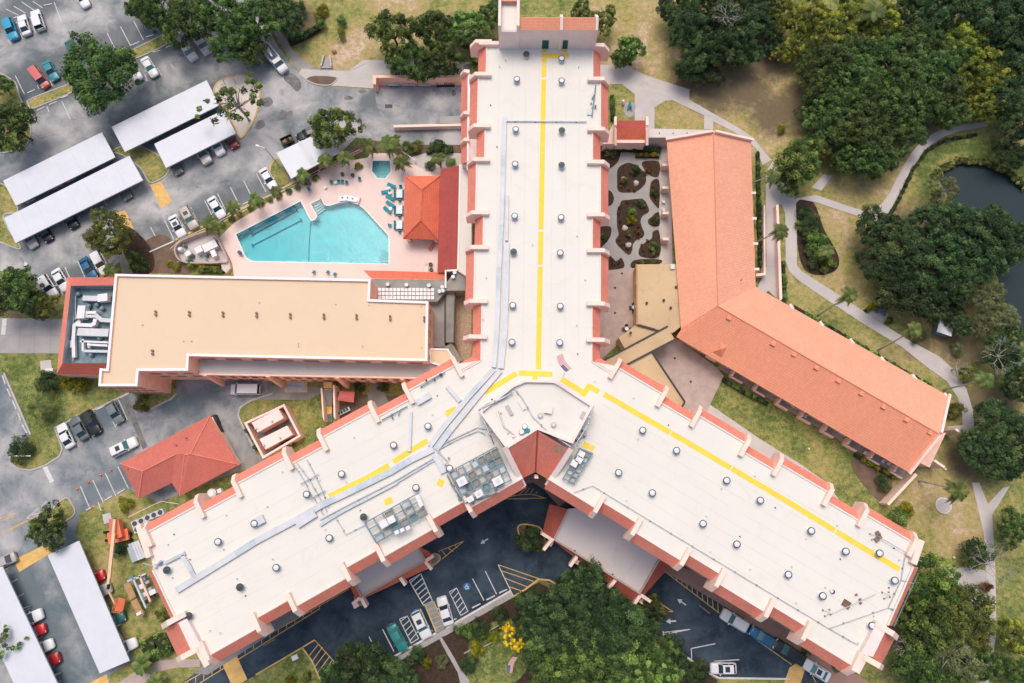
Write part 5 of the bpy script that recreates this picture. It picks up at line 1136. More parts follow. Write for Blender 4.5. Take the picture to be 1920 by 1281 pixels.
# ---- carports
def carport(label, px, z=2.7, posts=8, name='carport'):
    t = thing(name, W(*px[0]), label, 'carport', 'white roofed carports'); Pz = [W(*p, z) for p in px]
    d1 = Pz[1] - Pz[0]; L = d1.length; 
    n = max(3, int(L / 3.0))
    for i in range(n):      # roof sheets, one per bay
        a0, a1 = i / n, (i + 1) / n; g_ = .0002
        A, B = Pz[0].lerp(Pz[1], a0 + g_), Pz[0].lerp(Pz[1], a1 - g_); D, C_ = Pz[3].lerp(Pz[2], a0 + g_), Pz[3].lerp(Pz[2], a1 - g_)
        MB().prism([(v.x, v.y) for v in (A, B, C_, D)], z - .10, z).build('roof_sheet', 'carport', t)
    MB().prism([(v.x, v.y) for v in Pz], z - .28, z - .11).build('roof_frame', 'steel', t)
    k = max(3, int(L / 6))
    for i in range(k + 1):
        for s in (.28, .72):
            c = Pz[0].lerp(Pz[1], (i + .25) / (k + .5)).lerp(Pz[3].lerp(Pz[2], (i + .25) / (k + .5)), s); MB().box((c.x, c.y, .02), (.16, .16, z - .3)).build('post', 'steel', t)
    return t
carport('long white carport roof nearest the sparse tree, upper of the pair', [(209,238),(387.5,150.5),(411,197.5),(234,285)])
carport('shorter white carport roof beside the kerbed sandy island', [(289,270),(420,206),(442,250),(311,315)])
carport('white carport roof at the left edge, upper of the pair', [(5.5,339),(191,248),(216,295),(30,386)])
carport('longest white carport roof at the left edge, lower of the pair', [(7.5,409.5),(242.5,292),(268,338),(29,456)])
carport('white carport roof at the bottom left beside the grass and orange lift', [(148,1014),(89,1041),(187,1263),(243,1239)])
carport('white carport roof cut by the lower left corner of the picture', [(4,1062),(-60,1092),(70,1380),(140,1350)])
# ================================================================== ROOF EQUIPMENT (things standing on the tower roof)
def vent_mesh():
    a = MB().lathe((0,0,0), [(.42,0),(.42,.12),(.30,.14),(.30,.50)], 16).mesh('vent_base', 'trim', smooth=False)
    b = MB().lathe((0,0,0), [(.36,.48),(.45,.50),(.47,.58),(.47,.64),(.34,.645)], 18).mesh('vent_rim', 'ventdark')
    c = MB().lathe((0,0,0), [(.355,.62),(.355,.665),(.25,.70),(.08,.71)], 18).mesh('vent_cap', 'vent', smooth=True)
    d = MB().lathe((0,0,0), [(.33,.64),(.30,.68),(.12,.70),(.10,.80),(.05,.82)], 12).mesh('fan_guard', 'ventdark')
    return a, b, c, d
VM = vent_mesh()
def vent(u, v, wing, dark=False, s=1.12):
    lab = ('dark open-topped roof fan' if dark else 'white round capped vent') + ' on the ' + wing + ' wing roof'
    t = thing('roof_fan' if dark else 'roof_vent', W(u, v, ZR + .6) - Vector((0,0,.6)), lab, 'vent', ('open fans' if dark else 'capped vents') + ' on the ' + wing + ' wing', rz=random.random() * 6)
    t.scale = (s, s, s); part('vent_base', VM[0], t); part('vent_rim', VM[1], t); part('fan_guard' if dark else 'vent_cap', VM[3] if dark else VM[2], t)
for u, v, dk in ((987,102,1),(1053,110,0),(969,149,0),(1053,151.5,0),(967,243,0),(1053.5,245,1),(966,308,0),(1053,310,1),(965,405.5,0),(1052,408,0),(963,472.5,1),(1050.5,474.5,0),(961.5,573,0),(1050.5,574.5,0),(960,642,0),(1049.5,643,0)): vent(u, v, 'upper', dk)
for u, v in ((1205,807),(1268.5,845),(1160,886.5),(1223,924.5),(1362.5,901),(1425.5,938.5),(1318,982),(1381.5,1020.5),(1521,995.5),(1585.5,1034),(1649,1037.5),(1478,1077.5),(1542.5,1117.5),(1677.5,1088.5),(1635,1173)): vent(u, v, 'lower right')
for u, v, dk in ((738,835,0),(802.5,799.5,0),(640.5,889,0),(575,927,0),(780,914.5,0),(843,878.5,0),(409,1016,0),(518,1064.5,0),(617.5,1009,0),(450,1101,1),(313,1069,1),(354,1155,1),(477,982,0),(682,969.5,1)): vent(u, v, 'lower left', dk)
# little plumbing stacks: parts of the building
SM = MB().lathe((0,0,0), [(.07,0),(.07,.3),(.09,.31),(.09,.36)], 7).mesh('soil_stack', 'duct')
SMD = MB().lathe((0,0,0), [(.08,0),(.08,.25)], 7).mesh('soil_stack', 'dark')
for i, (u, v) in enumerate(((937,126),(948,114),(1085,127),(920,198),(1082,443),(1097,525),(1081,610),(1083,664),(912,521),(998,459),(918,303),(932,276),(906,599),(1188,746),(1115,715),(1253,797),(1196,823),(1352,916),(1415,892),(1453,952),(1174,938),(1324,967),(1332,1034),(1387,1006),(1406,1067),(1569,985),(1511,1010),(1575,1048),(1484,1062),(1492,1130),(1547,1101),(1666,1102),(1637,1155),(1592,1200),(1608,1205),(1675,1028),(1685,1050),(664,820),(811,777),(820,742),(650,904),(585,939),(425,966),(327,1002),(316,1021),(420,1030),(324,1083),(357,1049),(512,1048),(610,993),(445,1085),(461,1117),(394,1182),(413,1186),(502,950),(676,957),(530,885),(600,900),(770,890))):
    part('soil_stack', SMD if i % 4 == 3 else SM, tower, W(u, v, ZR) - Vector(tower.location))
# flat grey duct runs
def ductrun(label, pts, w, h=.42, m='duct', z=ZR + .06, seg=True):
    P = [W(*p, z + h) for p in pts]; P = [Vector((p.x, p.y, z)) for p in P]; t = thing('roof_duct', P[0], label, 'duct'); k = 0
    for i in range(len(P) - 1):
        L = (P[i + 1] - P[i]).length; n = max(1, round(L / 3.2))
        for j in range(n):
            a, b = P[i].lerp(P[i + 1], j / n), P[i].lerp(P[i + 1], (j + 1) / n); d = (b - a).normalized()
            k += 1; e = .12 if (j == n - 1 and i < len(P) - 2) else 0
            MB().beam(a + d * .015, b - d * .015 + d * e, w * .94, h * .8 + .004 * (k % 3)).build('duct_section', m if random.random() > .18 else ('ductblue' if m == 'duct' else 'duct'), t)
            MB().beam(b - d * .05, b + d * .05, w * .94 + .05, h * .8 + .02).build('flange', m, t)
    return t
ductrun('long grey duct down the left side of the upper wing roof', [(946,218),(943,330),(940,420),(936,500),(933,590),(930,640),(926,688)], .72)
ductrun('wide grey duct beside the long one on the upper wing roof', [(950,455),(948,560),(946,620),(939,690)], .90)
ductrun('short thin duct above the wide one on the upper wing roof', [(951,365),(950,450)], .45)
ductrun('grey duct slanting from the upper wing, outer of the two', [(926,692),(880,742),(832,800),(806,836)], .80)
ductrun('grey duct slanting from the upper wing, inner of the two', [(938,694),(892,748),(845,806),(818,842)], .80, .46)
ductrun('grey duct along the middle of the lower left wing', [(812,842),(770,862),(733,884),(660,920),(600,948),(560,972),(479,1015),(400,1064),(330,1107)], .95)
ductrun('narrow duct across the upper part of the lower left wing', [(770,772),(769,810),(767,846)], .42)
ductrun('stub duct by the teal pipe rack on the lower left wing', [(838,724),(862,752)], .62)
ductrun('short wide duct leading to the teal cooling frame', [(814,852),(826,872),(832,886)], .95)
ductrun('small elbow duct at the outer end of the lower left wing', [(306,1057),(345,1038)], .45, m='ductblue')
ductrun('connecting duct at the outer end of the lower left wing', [(340,1042),(353,1062),(363,1082)], .60)
ductrun('second thin duct under the yellow strip, lower left wing', [(745,905),(690,934),(640,960),(600,985)], .38, m='ductblue')
ductrun('duct end box on the lower left wing', [(555,985),(590,963)], 1.1, .6)
# dunnage frames with machines
def frame(label, quad, nx, ny, h, boxes, fill, seed):
    rs = random.Random(seed); Q = [W(*p, ZR + h) for p in quad]; t = thing('equipment_frame', Vector((Q[0].x, Q[0].y, ZR)), label, 'machinery')
    pt_ = lambda a, b: Q[0].lerp(Q[1], a).lerp(Q[3].lerp(Q[2], a), b)
    for i in range(nx + 1): MB().beam(pt_(i / nx, 0), pt_(i / nx, 1), .16, .16 + .004 * (i % 2)).build('beam', 'steel_teal', t)
    for j in range(ny + 1): MB().beam(pt_(0, j / ny), pt_(1, j / ny), .16, .18).build('beam', 'steel_teal', t)
    for a, b in ((0,0),(1,0),(0,1),(1,1),(.5,0),(.5,1)): c = pt_(a, b); MB().box((c.x, c.y, ZR), (.14, .14, h)).build('post', 'steel', t)
    for i in range(nx):
        for j in range(ny):
            if rs.random() < fill:
                g_ = .12; P = [pt_((i + g_) / nx, (j + g_) / ny), pt_((i + 1 - g_) / nx, (j + g_) / ny), pt_((i + 1 - g_) / nx, (j + 1 - g_) / ny), pt_((i + g_) / nx, (j + 1 - g_) / ny)]
                MB().prism([(p.x, p.y) for p in P], ZR + h * .3, ZR + h * .55 + rs.random() * .15).build('coil_panel', rs.choice(['greyroof', 'steel', 'steel_teal', 'concrete3']), t)
    return t
frame('big teal cooling frame against the entrance gable, lower left wing', [(842,886),(931,838),(958,900),(872,944)], 7, 4, 1.0, 0, .85, 1)
frame('long teal machinery frame over the south edge of lower left wing', [(684,981),(782,926),(801,964),(706,1018)], 6, 3, .9, 0, .65, 2)
frame('narrow teal machinery frame right of the entrance gable', [(1087,841),(1111,850),(1076,907),(1056,897)], 2, 6, .8, 0, .6, 3)
def unit(label, u, v, sx, sy, sz, a_deg, name='rooftop_unit', m='unit', zb=ZR, fan=True, cat='air conditioner', group='small white rooftop units'):
    r = ang(u, v, a_deg, zb); t = thing(name, W(u, v, zb + sz) - Vector((0,0,sz)), label, cat, group, rz=r)
    part('casing', MB().box((0,0,0), (sx, sy, sz)).mesh('casing', m), t)
    part('lid', MB().box((0,0,sz), (sx + .08, sy + .08, .06)).mesh('lid', m), t)
    if fan: part('fan_grille', MB().lathe((0,0,sz + .06), [(min(sx, sy) * .34, 0), (min(sx, sy) * .34, .03)], 14).mesh('fan_grille', 'duct'), t)
    return t
zb = ZR + 1.05
for i, (u, v, s) in enumerate(((866,903,1.25),(933,902,1.3),(898,926,1.0),(882,936,.8),(720,982,1.1),(733,975,1.05),(744,998,.5),(765,990,.5),(754,994,.5))):
    unit('white boxy unit standing on a teal frame of the lower left wing', u, v, s, s * .85, .9, -28, zb=zb, fan=i < 4)
for u, v in ((1090,852),(1086,862),(1077,869)): unit('white boxy unit in a row of three right of the entrance gable', u, v, .85, .85, .8, 30, zb=ZR + .9, fan=False)
for u, v in ((783,932),(786,939),(789,946)): unit('tiny white round-cornered unit beside the long teal frame', u, v, .5, .5, .5, -28, zb=zb, fan=False)
unit('grey box unit beside a vent on the outer lower left wing', 484, 977, 1.6, 1.1, .6, -28, m='duct', fan=True)
unit('white flat tray unit near the inner corner of lower left wing', 794, 748, 2.2, .8, .5, -30, m='duct', fan=False)
# pipes
def pipes(label, runs, r=.06, m='steel', z=ZR + .25, name='roof_pipes', cat='pipes'):
    P0 = W(*runs[0][0][:2], z); t = thing(name, Vector((P0.x, P0.y, ZR)), label, cat)
    for run in runs:
        P = [W(*p[:2], z if len(p) < 3 else p[2]) for p in run]; o = MB().tube(P, r, 6).build('pipe', m, t)
        for i in range(len(P) - 1):
            n = max(1, int((P[i + 1] - P[i]).length / 3))
            for j in range(n): c = P[i].lerp(P[i + 1], (j + .5) / n); MB().box((c.x, c.y, min(c.z, ZR) if c.z < ZR + 1.2 else ZR + 3.0), (.22, .22, .16)).build('support_block', 'concrete3', t)
    return t
pipes('grey conduit crossing the upper wing roof from side to side', [[(947,227),(1100,228)]], .10)
pipes('parallel pipe rack crossing the lower left wing', [[(550,871),(568,898),(582,925),(598,950),(606,965)],[(556,868),(580,900),(600,935),(613,960)],[(575,862),(585,880),(602,915),(616,952)]], .07)
pipes('cross bars of the pipe rack on lower left wing', [[(563,908),(597,889)],[(581,935),(610,920)]], .08, z=ZR + .45)
pipes('long straight pipes beside the grey duct, lower left wing', [[(600,975),(650,948),(735,905),(818,856)],[(604,979),(655,951),(740,908),(822,859)]], .09, m='ductblue')
pipes('pipes curving to the centre penthouse on lower left wing', [[(820,838),(860,818),(895,802),(915,806),(925,830)],[(824,842),(862,822),(897,808),(910,815)]], .07)
pipes('lightning cable along the south edge of the lower right wing', [[(1076,924),(1111,911),(1200,965),(1440,1110),(1555,1179),(1609,1210)],[(1555,1179),(1666,1140),(1690,1088),(1697,1045)],[(1666,1140),(1682,1146)],[(1690,1088),(1712,1094)]], .05)
pipes('drain pipe loop on the lower left wing near the frame', [[(625,965),(640,988),(648,1003),(684,985)]], .05)
pipes('conduit snaking across the centre penthouse roof', [[(962,727,ZC+.1),(978,745,ZC+.1),(1000,783,ZC+.1),(1030,812,ZC+.1),(1070,838,ZC+.1)]], .11, m='ductblue')
pipes('pipes on the corner of the centre penthouse roof', [[(898,768,ZC+.7),(915,760,ZC+.7),(940,748,ZC+.7),(963,735,ZC+.7)],[(905,763,ZC+.5),(950,742,ZC+.5)],[(898,775,ZC+.7),(910,795,ZC+.7),(918,815,ZC+.7),(926,832,ZR+.3)]], .09)
def clutter(label, pts, seed, m=('steel_teal', 'steel', 'dark', 'ductblue'), z=ZR, s=.5, cat='machinery', name='valve_rack'):
    rs = random.Random(seed); P = [W(*p, z + .4) for p in pts]; t = thing(name, Vector((P[0].x, P[0].y, z)), label, cat)
    for i in range(len(P) - 1):
        MB().tube([P[i], P[i + 1]], .09, 6).build('pipe', m[0], t); L = (P[i + 1] - P[i]).length
        for k in range(max(2, int(L / .9))):
            c = P[i].lerp(P[i + 1], rs.random()) + Vector((rs.uniform(-.4, .4), rs.uniform(-.4, .4), -.3)); r = rs.random()
            if r < .5: MB().lathe(c, [(.12 * s * 2, 0), (.14 * s * 2, .3), (.08, .5 + rs.random() * .4)], 8).build('valve', rs.choice(m), t)
            else: MB().box(c, (rs.uniform(.2, .6) * s * 1.6, rs.uniform(.15, .35), rs.uniform(.2, .6)), rs.random() * 3).build('bracket', rs.choice(m), t)
    return t
clutter('teal valve rack near the inner corner of the lower left wing', [(788,726),(812,712),(834,698)], 4)
clutter('second teal valve rack further out on the lower left wing', [(716,788),(740,775),(764,762)], 5)
clutter('tangle of antennas on the outer end of the lower left wing', [(268,1056),(290,1062),(305,1052)], 6, ('steel', 'unit', 'steel_teal', 'stucco2'), s=.8)
clutter('metal clutter on the right edge of the lower left end wall', [(1098,805),(1090,820),(1080,830),(1100,812)], 7, ('steel', 'dark', 'steel_teal'), s=.6)
clutter('metal brackets on the upper left corner of the centre penthouse', [(898,770),(910,760),(960,735)], 8, ('steel_teal', 'dark', 'steel'), z=ZC, s=.5)
clutter('cables and masts on the right corner of the centre penthouse', [(1113,762),(1100,800),(1078,836)], 9, ('steel', 'steel_teal', 'duct'), z=ZC + .3, s=.4)
clutter('bluish cables along the right edge of the upper wing', [(1117,160),(1113,195),(1110,218)], 10, ('steel_teal', 'steel', 'ductblue'), s=.6)
clutter('small bracket clutter on the left half of the centre penthouse', [(935,770),(945,800),(965,815)], 21, ('duct', 'stucco3', 'steel'), z=ZC, s=.4)
clutter('thin pipe stubs along the left wall of the centre penthouse', [(905,775),(925,805),(945,838)], 22, ('steel', 'dark', 'duct'), z=ZR, s=.4)
clutter('valve clutter by the duct junction on lower left wing', [(818,842),(838,865),(848,888)], 23, ('steel', 'steel_teal', 'duct'), s=.45)
clutter('scattered fittings left of the big teal frame', [(838,890),(850,915),(866,938)], 24, ('steel_teal', 'dark', 'wood'), s=.5)
clutter('valves under the big teal frame', [(862,925),(880,940),(905,935),(930,925)], 12, ('steel_teal', 'dark', 'unit'), s=.6)
MB().box(W(1106,211,ZR), (.9, 1.1, .25)).build('vent_box', 'duct', None, label='small louvred grey box at the right edge of the upper wing', cat='vent')
# antenna sled, boards and other loose things
def cross(label, u, v, seed):
    c = W(u, v, ZR); t = thing('antenna_stand', c, label, 'antenna')
    for k, (dx, dy) in enumerate(((-.9,.3),(-.7,-.5),(.0,.35),(.1,-.3))): MB().box(c + Vector((dx, dy, .02)), (.22, .12, .2), k * .7 + seed).build('foot', 'rust', t)
    MB().tube([c + Vector((-.9,.3,.25)), c + Vector((0,0,.4)), c + Vector((-.7,-.5,.25))], .04, 5).build('leg', 'steel', t)
    return t
a = cross('antenna stand with rusty feet on the far end of lower right wing', 1643, 1005, 0); MB().tube([W(1645,1005,ZR+.5), W(1728,1053,ZR+.6)], .05, 5).build('mast', 'steel', a)
for p in ((1645,1000),(1648,1006),(1643,1012)): MB().box(W(*p, ZR + .1), (.5, .55, .3), .5).build('ballast_block', 'rust', a)
b = cross('fallen mast with rusty feet near the lower right corner', 1555, 1148, 1); MB().tube([W(1560,1151,ZR+.4), W(1643,1114,ZR+.5)], .05, 5).build('mast', 'steel', b)
for p in ((1605,1115),(1612,1124),(1613,1131)): MB().box(W(*p, ZR + .1), (.3, .2, .25), .5).build('foot', 'rust', b)
MB().prism(xy([(1584,1123),(1597,1131),(1590,1141),(1578,1134)], ZR+.15), ZR, ZR + .15).build('board', 'soil', None, label='weathered brown board lying near the lower right corner', cat='board')
MB().prism(xy([(1587,1140),(1595,1136),(1591,1144)], ZR+.2), ZR, ZR + .2).build('scrap_plate', 'rust', None, label='small rusty plate beside the brown board', cat='plate')
cross('small rusty bracket on the right edge of lower right wing', 1666, 1115, 2)
bk = thing('bucket', W(1560,1109,ZR), 'purple-rimmed white bucket on the lower right wing', 'bucket'); MB().lathe(W(1560,1109,ZR), [(.22,0),(.28,.35)], 12).build('pail', 'flagblue', bk); MB().lathe(W(1560,1109,ZR+.33), [(.22,0),(.2,.04)], 12).build('contents', 'unit', bk)
# things on the penthouse roof
unit('cream square hatch box on the centre penthouse roof', 1028, 768, 1.1, 1.0, .5, 10, name='roof_hatch', m='stucco3', zb=ZC, fan=False, cat='hatch', group=None)
unit('pale grey square lid on the centre penthouse roof', 1096, 780, 1.0, .95, .2, 30, name='roof_hatch', m='greyroof', zb=ZC, fan=False, cat='hatch', group=None)
for u, v, l in ((1038,797,'grey round cap on the centre penthouse roof'),(1013,780,'small pale cap beside the cream hatch box')):
    c = W(u, v, ZC); t = thing('capped_vent', c, l, 'vent'); MB().lathe(c, [(.4,0),(.4,.25)], 14).build('collar', 'greyroof', t); MB().lathe(c + Vector((0,0,.25)), [(.3,0),(.2,.12)], 14).build('cap', 'duct', t)
for i, (u, v, m) in enumerate(((984,800,'unit'),(978,810,'unit'),(989,809,'teal'))):
    c = W(u, v, ZC); t = thing('barrel', c, ['upper white tub beside the gable roof', 'left white tub beside the gable roof', 'teal tub beside the gable roof'][i], 'tub')
    MB().lathe(c, [(.34,0),(.36,.58),(.34,.6)], 14).build('body', m, t); MB().lathe(c, [(.37,.44),(.40,.50),(.38,.52)], 14).build('rim', 'dark', t)
duct([(950,760),(960,778)], .5, .3, ZC, 'greyroof', 'plank', None, label='grey plank lying on the centre penthouse roof', cat='plank')
duct([(975,752),(983,768)], .5, .3, ZC, 'stucco3', 'plank', None, label='cream plank lying beside the grey one', cat='plank')
# ---- flag on the roof edge
def flag(u, v, z, label, dirs, scale=1.0):
    c = W(u, v, z); t = thing('flag', Vector((c.x, c.y, z)), label, 'flag')
    MB().tube([c, c + Vector((.1, .1, 5.5 * scale))], .06, 6).build('flagpole', 'white', t)
    top = c + Vector((.1, .1, 5.2 * scale)); ux = Vector(dirs).normalized(); n = 13; Lf, Hf = 3.0 * scale, 1.7 * scale; K = 10
    def pt_(s, h): 
        w = .28 * math.sin(s * 4.2) * s + .1 * s * h; sd_ = Vector((-ux.y, ux.x, 0)); return top + ux * (s * Lf) + sd_ * (w * scale * 1.2 - h * 1.25 * scale) + Vector((0, 0, -h * Hf * .45 - .12 * s * s * Lf))
    for i in range(n):
        h0, h1 = i / n, (i + 1) / n; mb = MB(); s0 = .42 if i < 7 else 0
        for k in range(K):
            a, b = s0 + (1 - s0) * k / K, s0 + (1 - s0) * (k + 1) / K; mb.face([pt_(a, h0), pt_(b, h0), pt_(b, h1), pt_(a, h1)])
        mb.build('stripe', 'flagred' if i % 2 == 0 else 'white', t)
    mb = MB()
    for k in range(5): a, b = .42 * k / 5, .42 * (k + 1) / 5; mb.face([pt_(a, 0), pt_(b, 0), pt_(b, 7 / n), pt_(a, 7 / n)])
    cn = mb.build('canton', 'flagblue', t)
    st_ = MB()
    for r in range(4):
        for k in range(5):
            p = pt_(.04 + .075 * k, .06 + .12 * r) + Vector((0, 0, .03)); st_.box(p, (.07 * scale, .07 * scale, .01), .4)
    st_.build('stars', 'white', cn)
flag(1055, 708, ZC, 'striped red and white flag with blue canton flying over the roof', (-.55, .9, 0), .85)
flag(949, 1248, 0, 'small flag lying low on the lawn at the bottom', (.3, .9, 0), .8)
# ================================================================== VEHICLES
def loft(stations, closed=True):
    """stations: (x, [(y, z), ...]) half sections mirrored over y"""
    mb = MB(); rings = []
    for x, sec in stations:
        ring = [(x, y, z) for y, z in sec] + [(x, -y, z) for y, z in sec[::-1]]; rings.append(ring)
    n = len(rings[0]); o = 0; vs = [p for r in rings for p in r]; fs = []
    for i in range(len(rings) - 1):
        for j in range(n): a = i * n + j; b = i * n + (j + 1) % n; fs.append((a, b, b + n, a + n)[::-1])
    fs.append(tuple(range(n))); fs.append(tuple((len(rings) - 1) * n + j for j in range(n))[::-1]); mb.add(vs, fs); return mb
def body_loft(L, Wd, prof, zb=.28):
    """prof: list of (x fraction -0.5..0.5, half-width factor, top z)"""
    return loft([(f * L, [(Wd / 2 * w * .92, zb), (Wd / 2 * w, zb + .18), (Wd / 2 * w, zt - .16), (Wd / 2 * w * .94, zt - .05), (Wd / 2 * w * .70, zt), (.001, zt + .015)]) for f, w, zt in prof])
CARS = {}
def car_meshes(kind):
    if kind in CARS: return CARS[kind]
    D = {}
    if kind == 'sedan': L, Wd, roofz = 4.75, 1.84, 1.44; prof = [(-.5,.80,.72),(-.485,.90,.84),(-.44,.97,.92),(-.30,1,.94),(.10,1,.94),(.24,1,.92),(.40,.97,.84),(.46,.90,.76),(.49,.80,.66),(.5,.70,.55)]; cab = [(-.37,.86,.93),(-.20,.72,roofz),(.05,.72,roofz),(.20,.86,.93)]
    elif kind == 'suv': L, Wd, roofz = 4.75, 1.92, 1.70; prof = [(-.5,.86,.95),(-.485,.94,1.02),(-.40,1,1.04),(.14,1,1.04),(.28,1,1.02),(.41,.98,.96),(.465,.92,.88),(.49,.84,.76),(.5,.75,.62)]; cab = [(-.475,.90,1.03),(-.40,.78,roofz),(.06,.78,roofz),(.20,.90,1.03)]
    elif kind == 'van': L, Wd, roofz = 5.3, 1.98, 1.95; prof = [(-.5,.88,1.05),(-.49,.96,1.10),(-.40,1,1.12),(.22,1,1.12),(.34,.99,1.08),(.44,.95,.98),(.485,.87,.84),(.5,.78,.66)]; cab = [(-.49,.92,1.11),(-.46,.82,roofz),(.18,.82,roofz),(.32,.90,1.11)]
    elif kind == 'hatch': L, Wd, roofz = 4.2, 1.76, 1.50; prof = [(-.5,.84,.86),(-.485,.92,.94),(-.38,1,.97),(.14,1,.97),(.28,1,.95),(.41,.97,.88),(.465,.90,.80),(.49,.80,.70),(.5,.72,.58)]; cab = [(-.46,.86,.96),(-.34,.74,roofz),(.04,.74,roofz),(.21,.87,.96)]
    else: L, Wd, roofz = 5.6, 1.98, 1.78; prof = [(-.5,.94,1.0),(-.49,.98,1.05),(-.16,1,1.06),(.20,1,1.06),(.32,1,1.04),(.44,.98,1.0),(.485,.90,.90),(.5,.80,.70)]; cab = [(-.13,.92,1.06),(-.10,.80,roofz),(.10,.80,roofz),(.22,.90,1.06)]
    D['body'] = body_loft(L, Wd, prof).mesh('body', 'unit', smooth=True)
    g = loft([(f * L, [(Wd / 2 * w - .0, z), (Wd / 2 * w * .93, z + .015)] if False else [(Wd / 2 * w, z - .02), (Wd / 2 * w * .985, z)]) for f, w, z in cab])
    # glasshouse: four stations of a trapezoid
    x = [f * L for f, w, z in cab]; b = Wd / 2 * cab[0][1]; tw_ = Wd / 2 * cab[1][1]; zbt = cab[0][2] - .03
    pts = [(x[0], -b, zbt), (x[3], -b, zbt), (x[3], b, zbt), (x[0], b, zbt), (x[1], -tw_, roofz - .04), (x[2], -tw_, roofz - .04), (x[2], tw_, roofz - .04), (x[1], tw_, roofz - .04)]
    D['glass'] = MB().add(pts, [(4, 5, 6, 7), (0, 1, 5, 4), (1, 2, 6, 5), (2, 3, 7, 6), (3, 0, 4, 7)]).mesh('windows', 'carglass')
    e = .04; r = MB()
    rr = [(x[1] - .08, tw_ * .93, roofz - .02), (x[1] + .1, tw_ * 1.03, roofz), (x[2] - .12, tw_ * 1.03, roofz + .01), (x[2] + .06, tw_ * .93, roofz - .02)]
    r = loft([(xx, [(yy, zz - .05), (yy * .98, zz), (.001, zz + .03)]) for xx, yy, zz in rr])
    for sy in (-1, 1):   # pillars
        r.beam((x[0] + .05, sy * b * .99, zbt), (x[1] + .02, sy * tw_, roofz - .03), .1, .05); r.beam((x[3] - .03, sy * b * .99, zbt), (x[2], sy * tw_, roofz - .03), .08, .05)
        xm = (x[1] + x[2]) / 2 - .1; r.beam((xm, sy * b * 1.0, zbt), (xm, sy * tw_ * 1.01, roofz - .03), .1, .05)
    D['roof'] = r.mesh('car_roof', 'unit')
    w = MB(); n = 12
    D['wheel'] = MB().add([(.33 * math.cos(2 * math.pi * k / n), sy * .11, .33 + .33 * math.sin(2 * math.pi * k / n)) for sy in (-1, 1) for k in range(n)], [tuple(range(n)), tuple(range(n, 2 * n))[::-1]] + [(k, (k + 1) % n, n + (k + 1) % n, n + k) for k in range(n)]).mesh('tyre', 'rubber')
    D['rim'] = MB().add([(.2 * math.cos(2 * math.pi * k / n), sy * .118, .33 + .2 * math.sin(2 * math.pi * k / n)) for sy in (-1, 1) for k in range(n)], [tuple(range(n)), tuple(range(n, 2 * n))[::-1]] + [(k, (k + 1) % n, n + (k + 1) % n, n + k) for k in range(n)]).mesh('rim', 'steel')
    hz = prof[-3][2] - .1; D['head'] = MB().box((0,0,0), (.3, .36, .14), 0).mesh('headlight', 'headlamp'); D['tail'] = MB().box((0,0,0), (.14, .32, .16)).mesh('tail_light', 'taillamp')
    D['mirror'] = MB().box((0,0,0), (.16, .22, .14)).mesh('mirror', 'unit'); D['sun'] = MB().box((0,0,0), (.75, .85, .015)).mesh('sunroof', 'carglass')
    if kind == 'pickup': D['bed'] = MB().box((-.33 * L, 0, 1.045), (L * .29, Wd * .78, .02)).mesh('truck_bed', 'dark')
    D['dim'] = (L, Wd, roofz, hz, x, prof[0][2] - .12); CARS[kind] = D; return D
paint_cache = {}
def paint(col):
    if isinstance(col, str): return M[col]
    if col not in paint_cache: paint_cache[col] = mat('car_paint', col, .25, .5)
    return paint_cache[col]
WHT = (.72, .72, .73); SIL = (.42, .41, .40); GRY = (.13, .15, .16); BLK = (.018, .02, .022); RED = (.50, .08, .07); TEAL = (.03, .22, .27); BLUE = (.01, .12, .30); CYAN = (.02, .30, .48); GRN = (.02, .12, .11); PINK = (.58, .14, .13); BEI = (.45, .40, .35); BRED = (.55, .02, .03)
def car(label, u, v, a, kind='sedan', col=WHT, sun=False, group=None, glass=None, s=1.0):
    D = car_meshes(kind); L, Wd, rz_, hz, x, tz = D['dim']; zc = 1.0
    c = W(u, v, zc); t = thing('parked_car' if kind != 'pickup' else 'pickup_truck', (c.x, c.y, .022), label, {'van': 'van', 'pickup': 'pickup truck'}.get(kind, 'car'), group, rz=ang(u, v, a)); t.scale = (s, s, s)
    p = paint(col); part('body', D['body'], t, m=p); part('windows', D['glass'], t, m=glass); part('car_roof', D['roof'], t, m=p)
    for sx in (-.30, .31):
        for sy in (-1, 1):
            wl = part('wheel', D['wheel'], t, (sx * L, sy * (Wd / 2 - .10), 0)); part('rim', D['rim'], wl)
    for sy in (-1, 1):
        part('headlight', D['head'], t, (L * .445, sy * Wd * .33, hz - .06)); part('tail_light', D['tail'], t, (-L * .492, sy * Wd * .36, tz)); part('mirror', D['mirror'], t, (x[3] - .25, sy * (Wd / 2 + .06), 1.0), m=p)
    if sun: part('sunroof', D['sun'], t, ((x[1] + x[2]) / 2 + .15, 0, rz_ + .03))
    if kind == 'pickup': part('truck_bed', D['bed'], t)
    return t
UL = 'cars in the upper left lot'; 
car('bright blue car at the far upper left corner', 19, 54, 70, 'suv', CYAN, group=UL)
car('white car next to the bright blue car, upper left', 43, 45, 252, 'sedan', WHT, group=UL)
car('white car third from the left corner, upper left row', 69, 36, 252, 'suv', WHT, group=UL)
car('coral red minivan left of the big oak, upper left', 73, 145, 53, 'van', PINK, group=UL, s=.9)
car('teal car half under the left side of the big oak', 93, 131, 60, 'sedan', TEAL, group=UL)
car('dark green car under the top of the big oak', 136, 92, 60, 'sedan', GRN, group=UL)
car('black car poking out above the big oak', 165, 82, 60, 'suv', BLK, group=UL)
car('white car half under the right side of the big oak', 250, 131, 60, 'sedan', WHT, group=UL)
car('white sedan with blue windscreen right of the big oak', 279, 124, 58, 'sedan', WHT, group=UL, glass='cargreen')
car('grey car in the shade of the trees, top left', 318, 40, 62, 'sedan', GRY, group=UL)
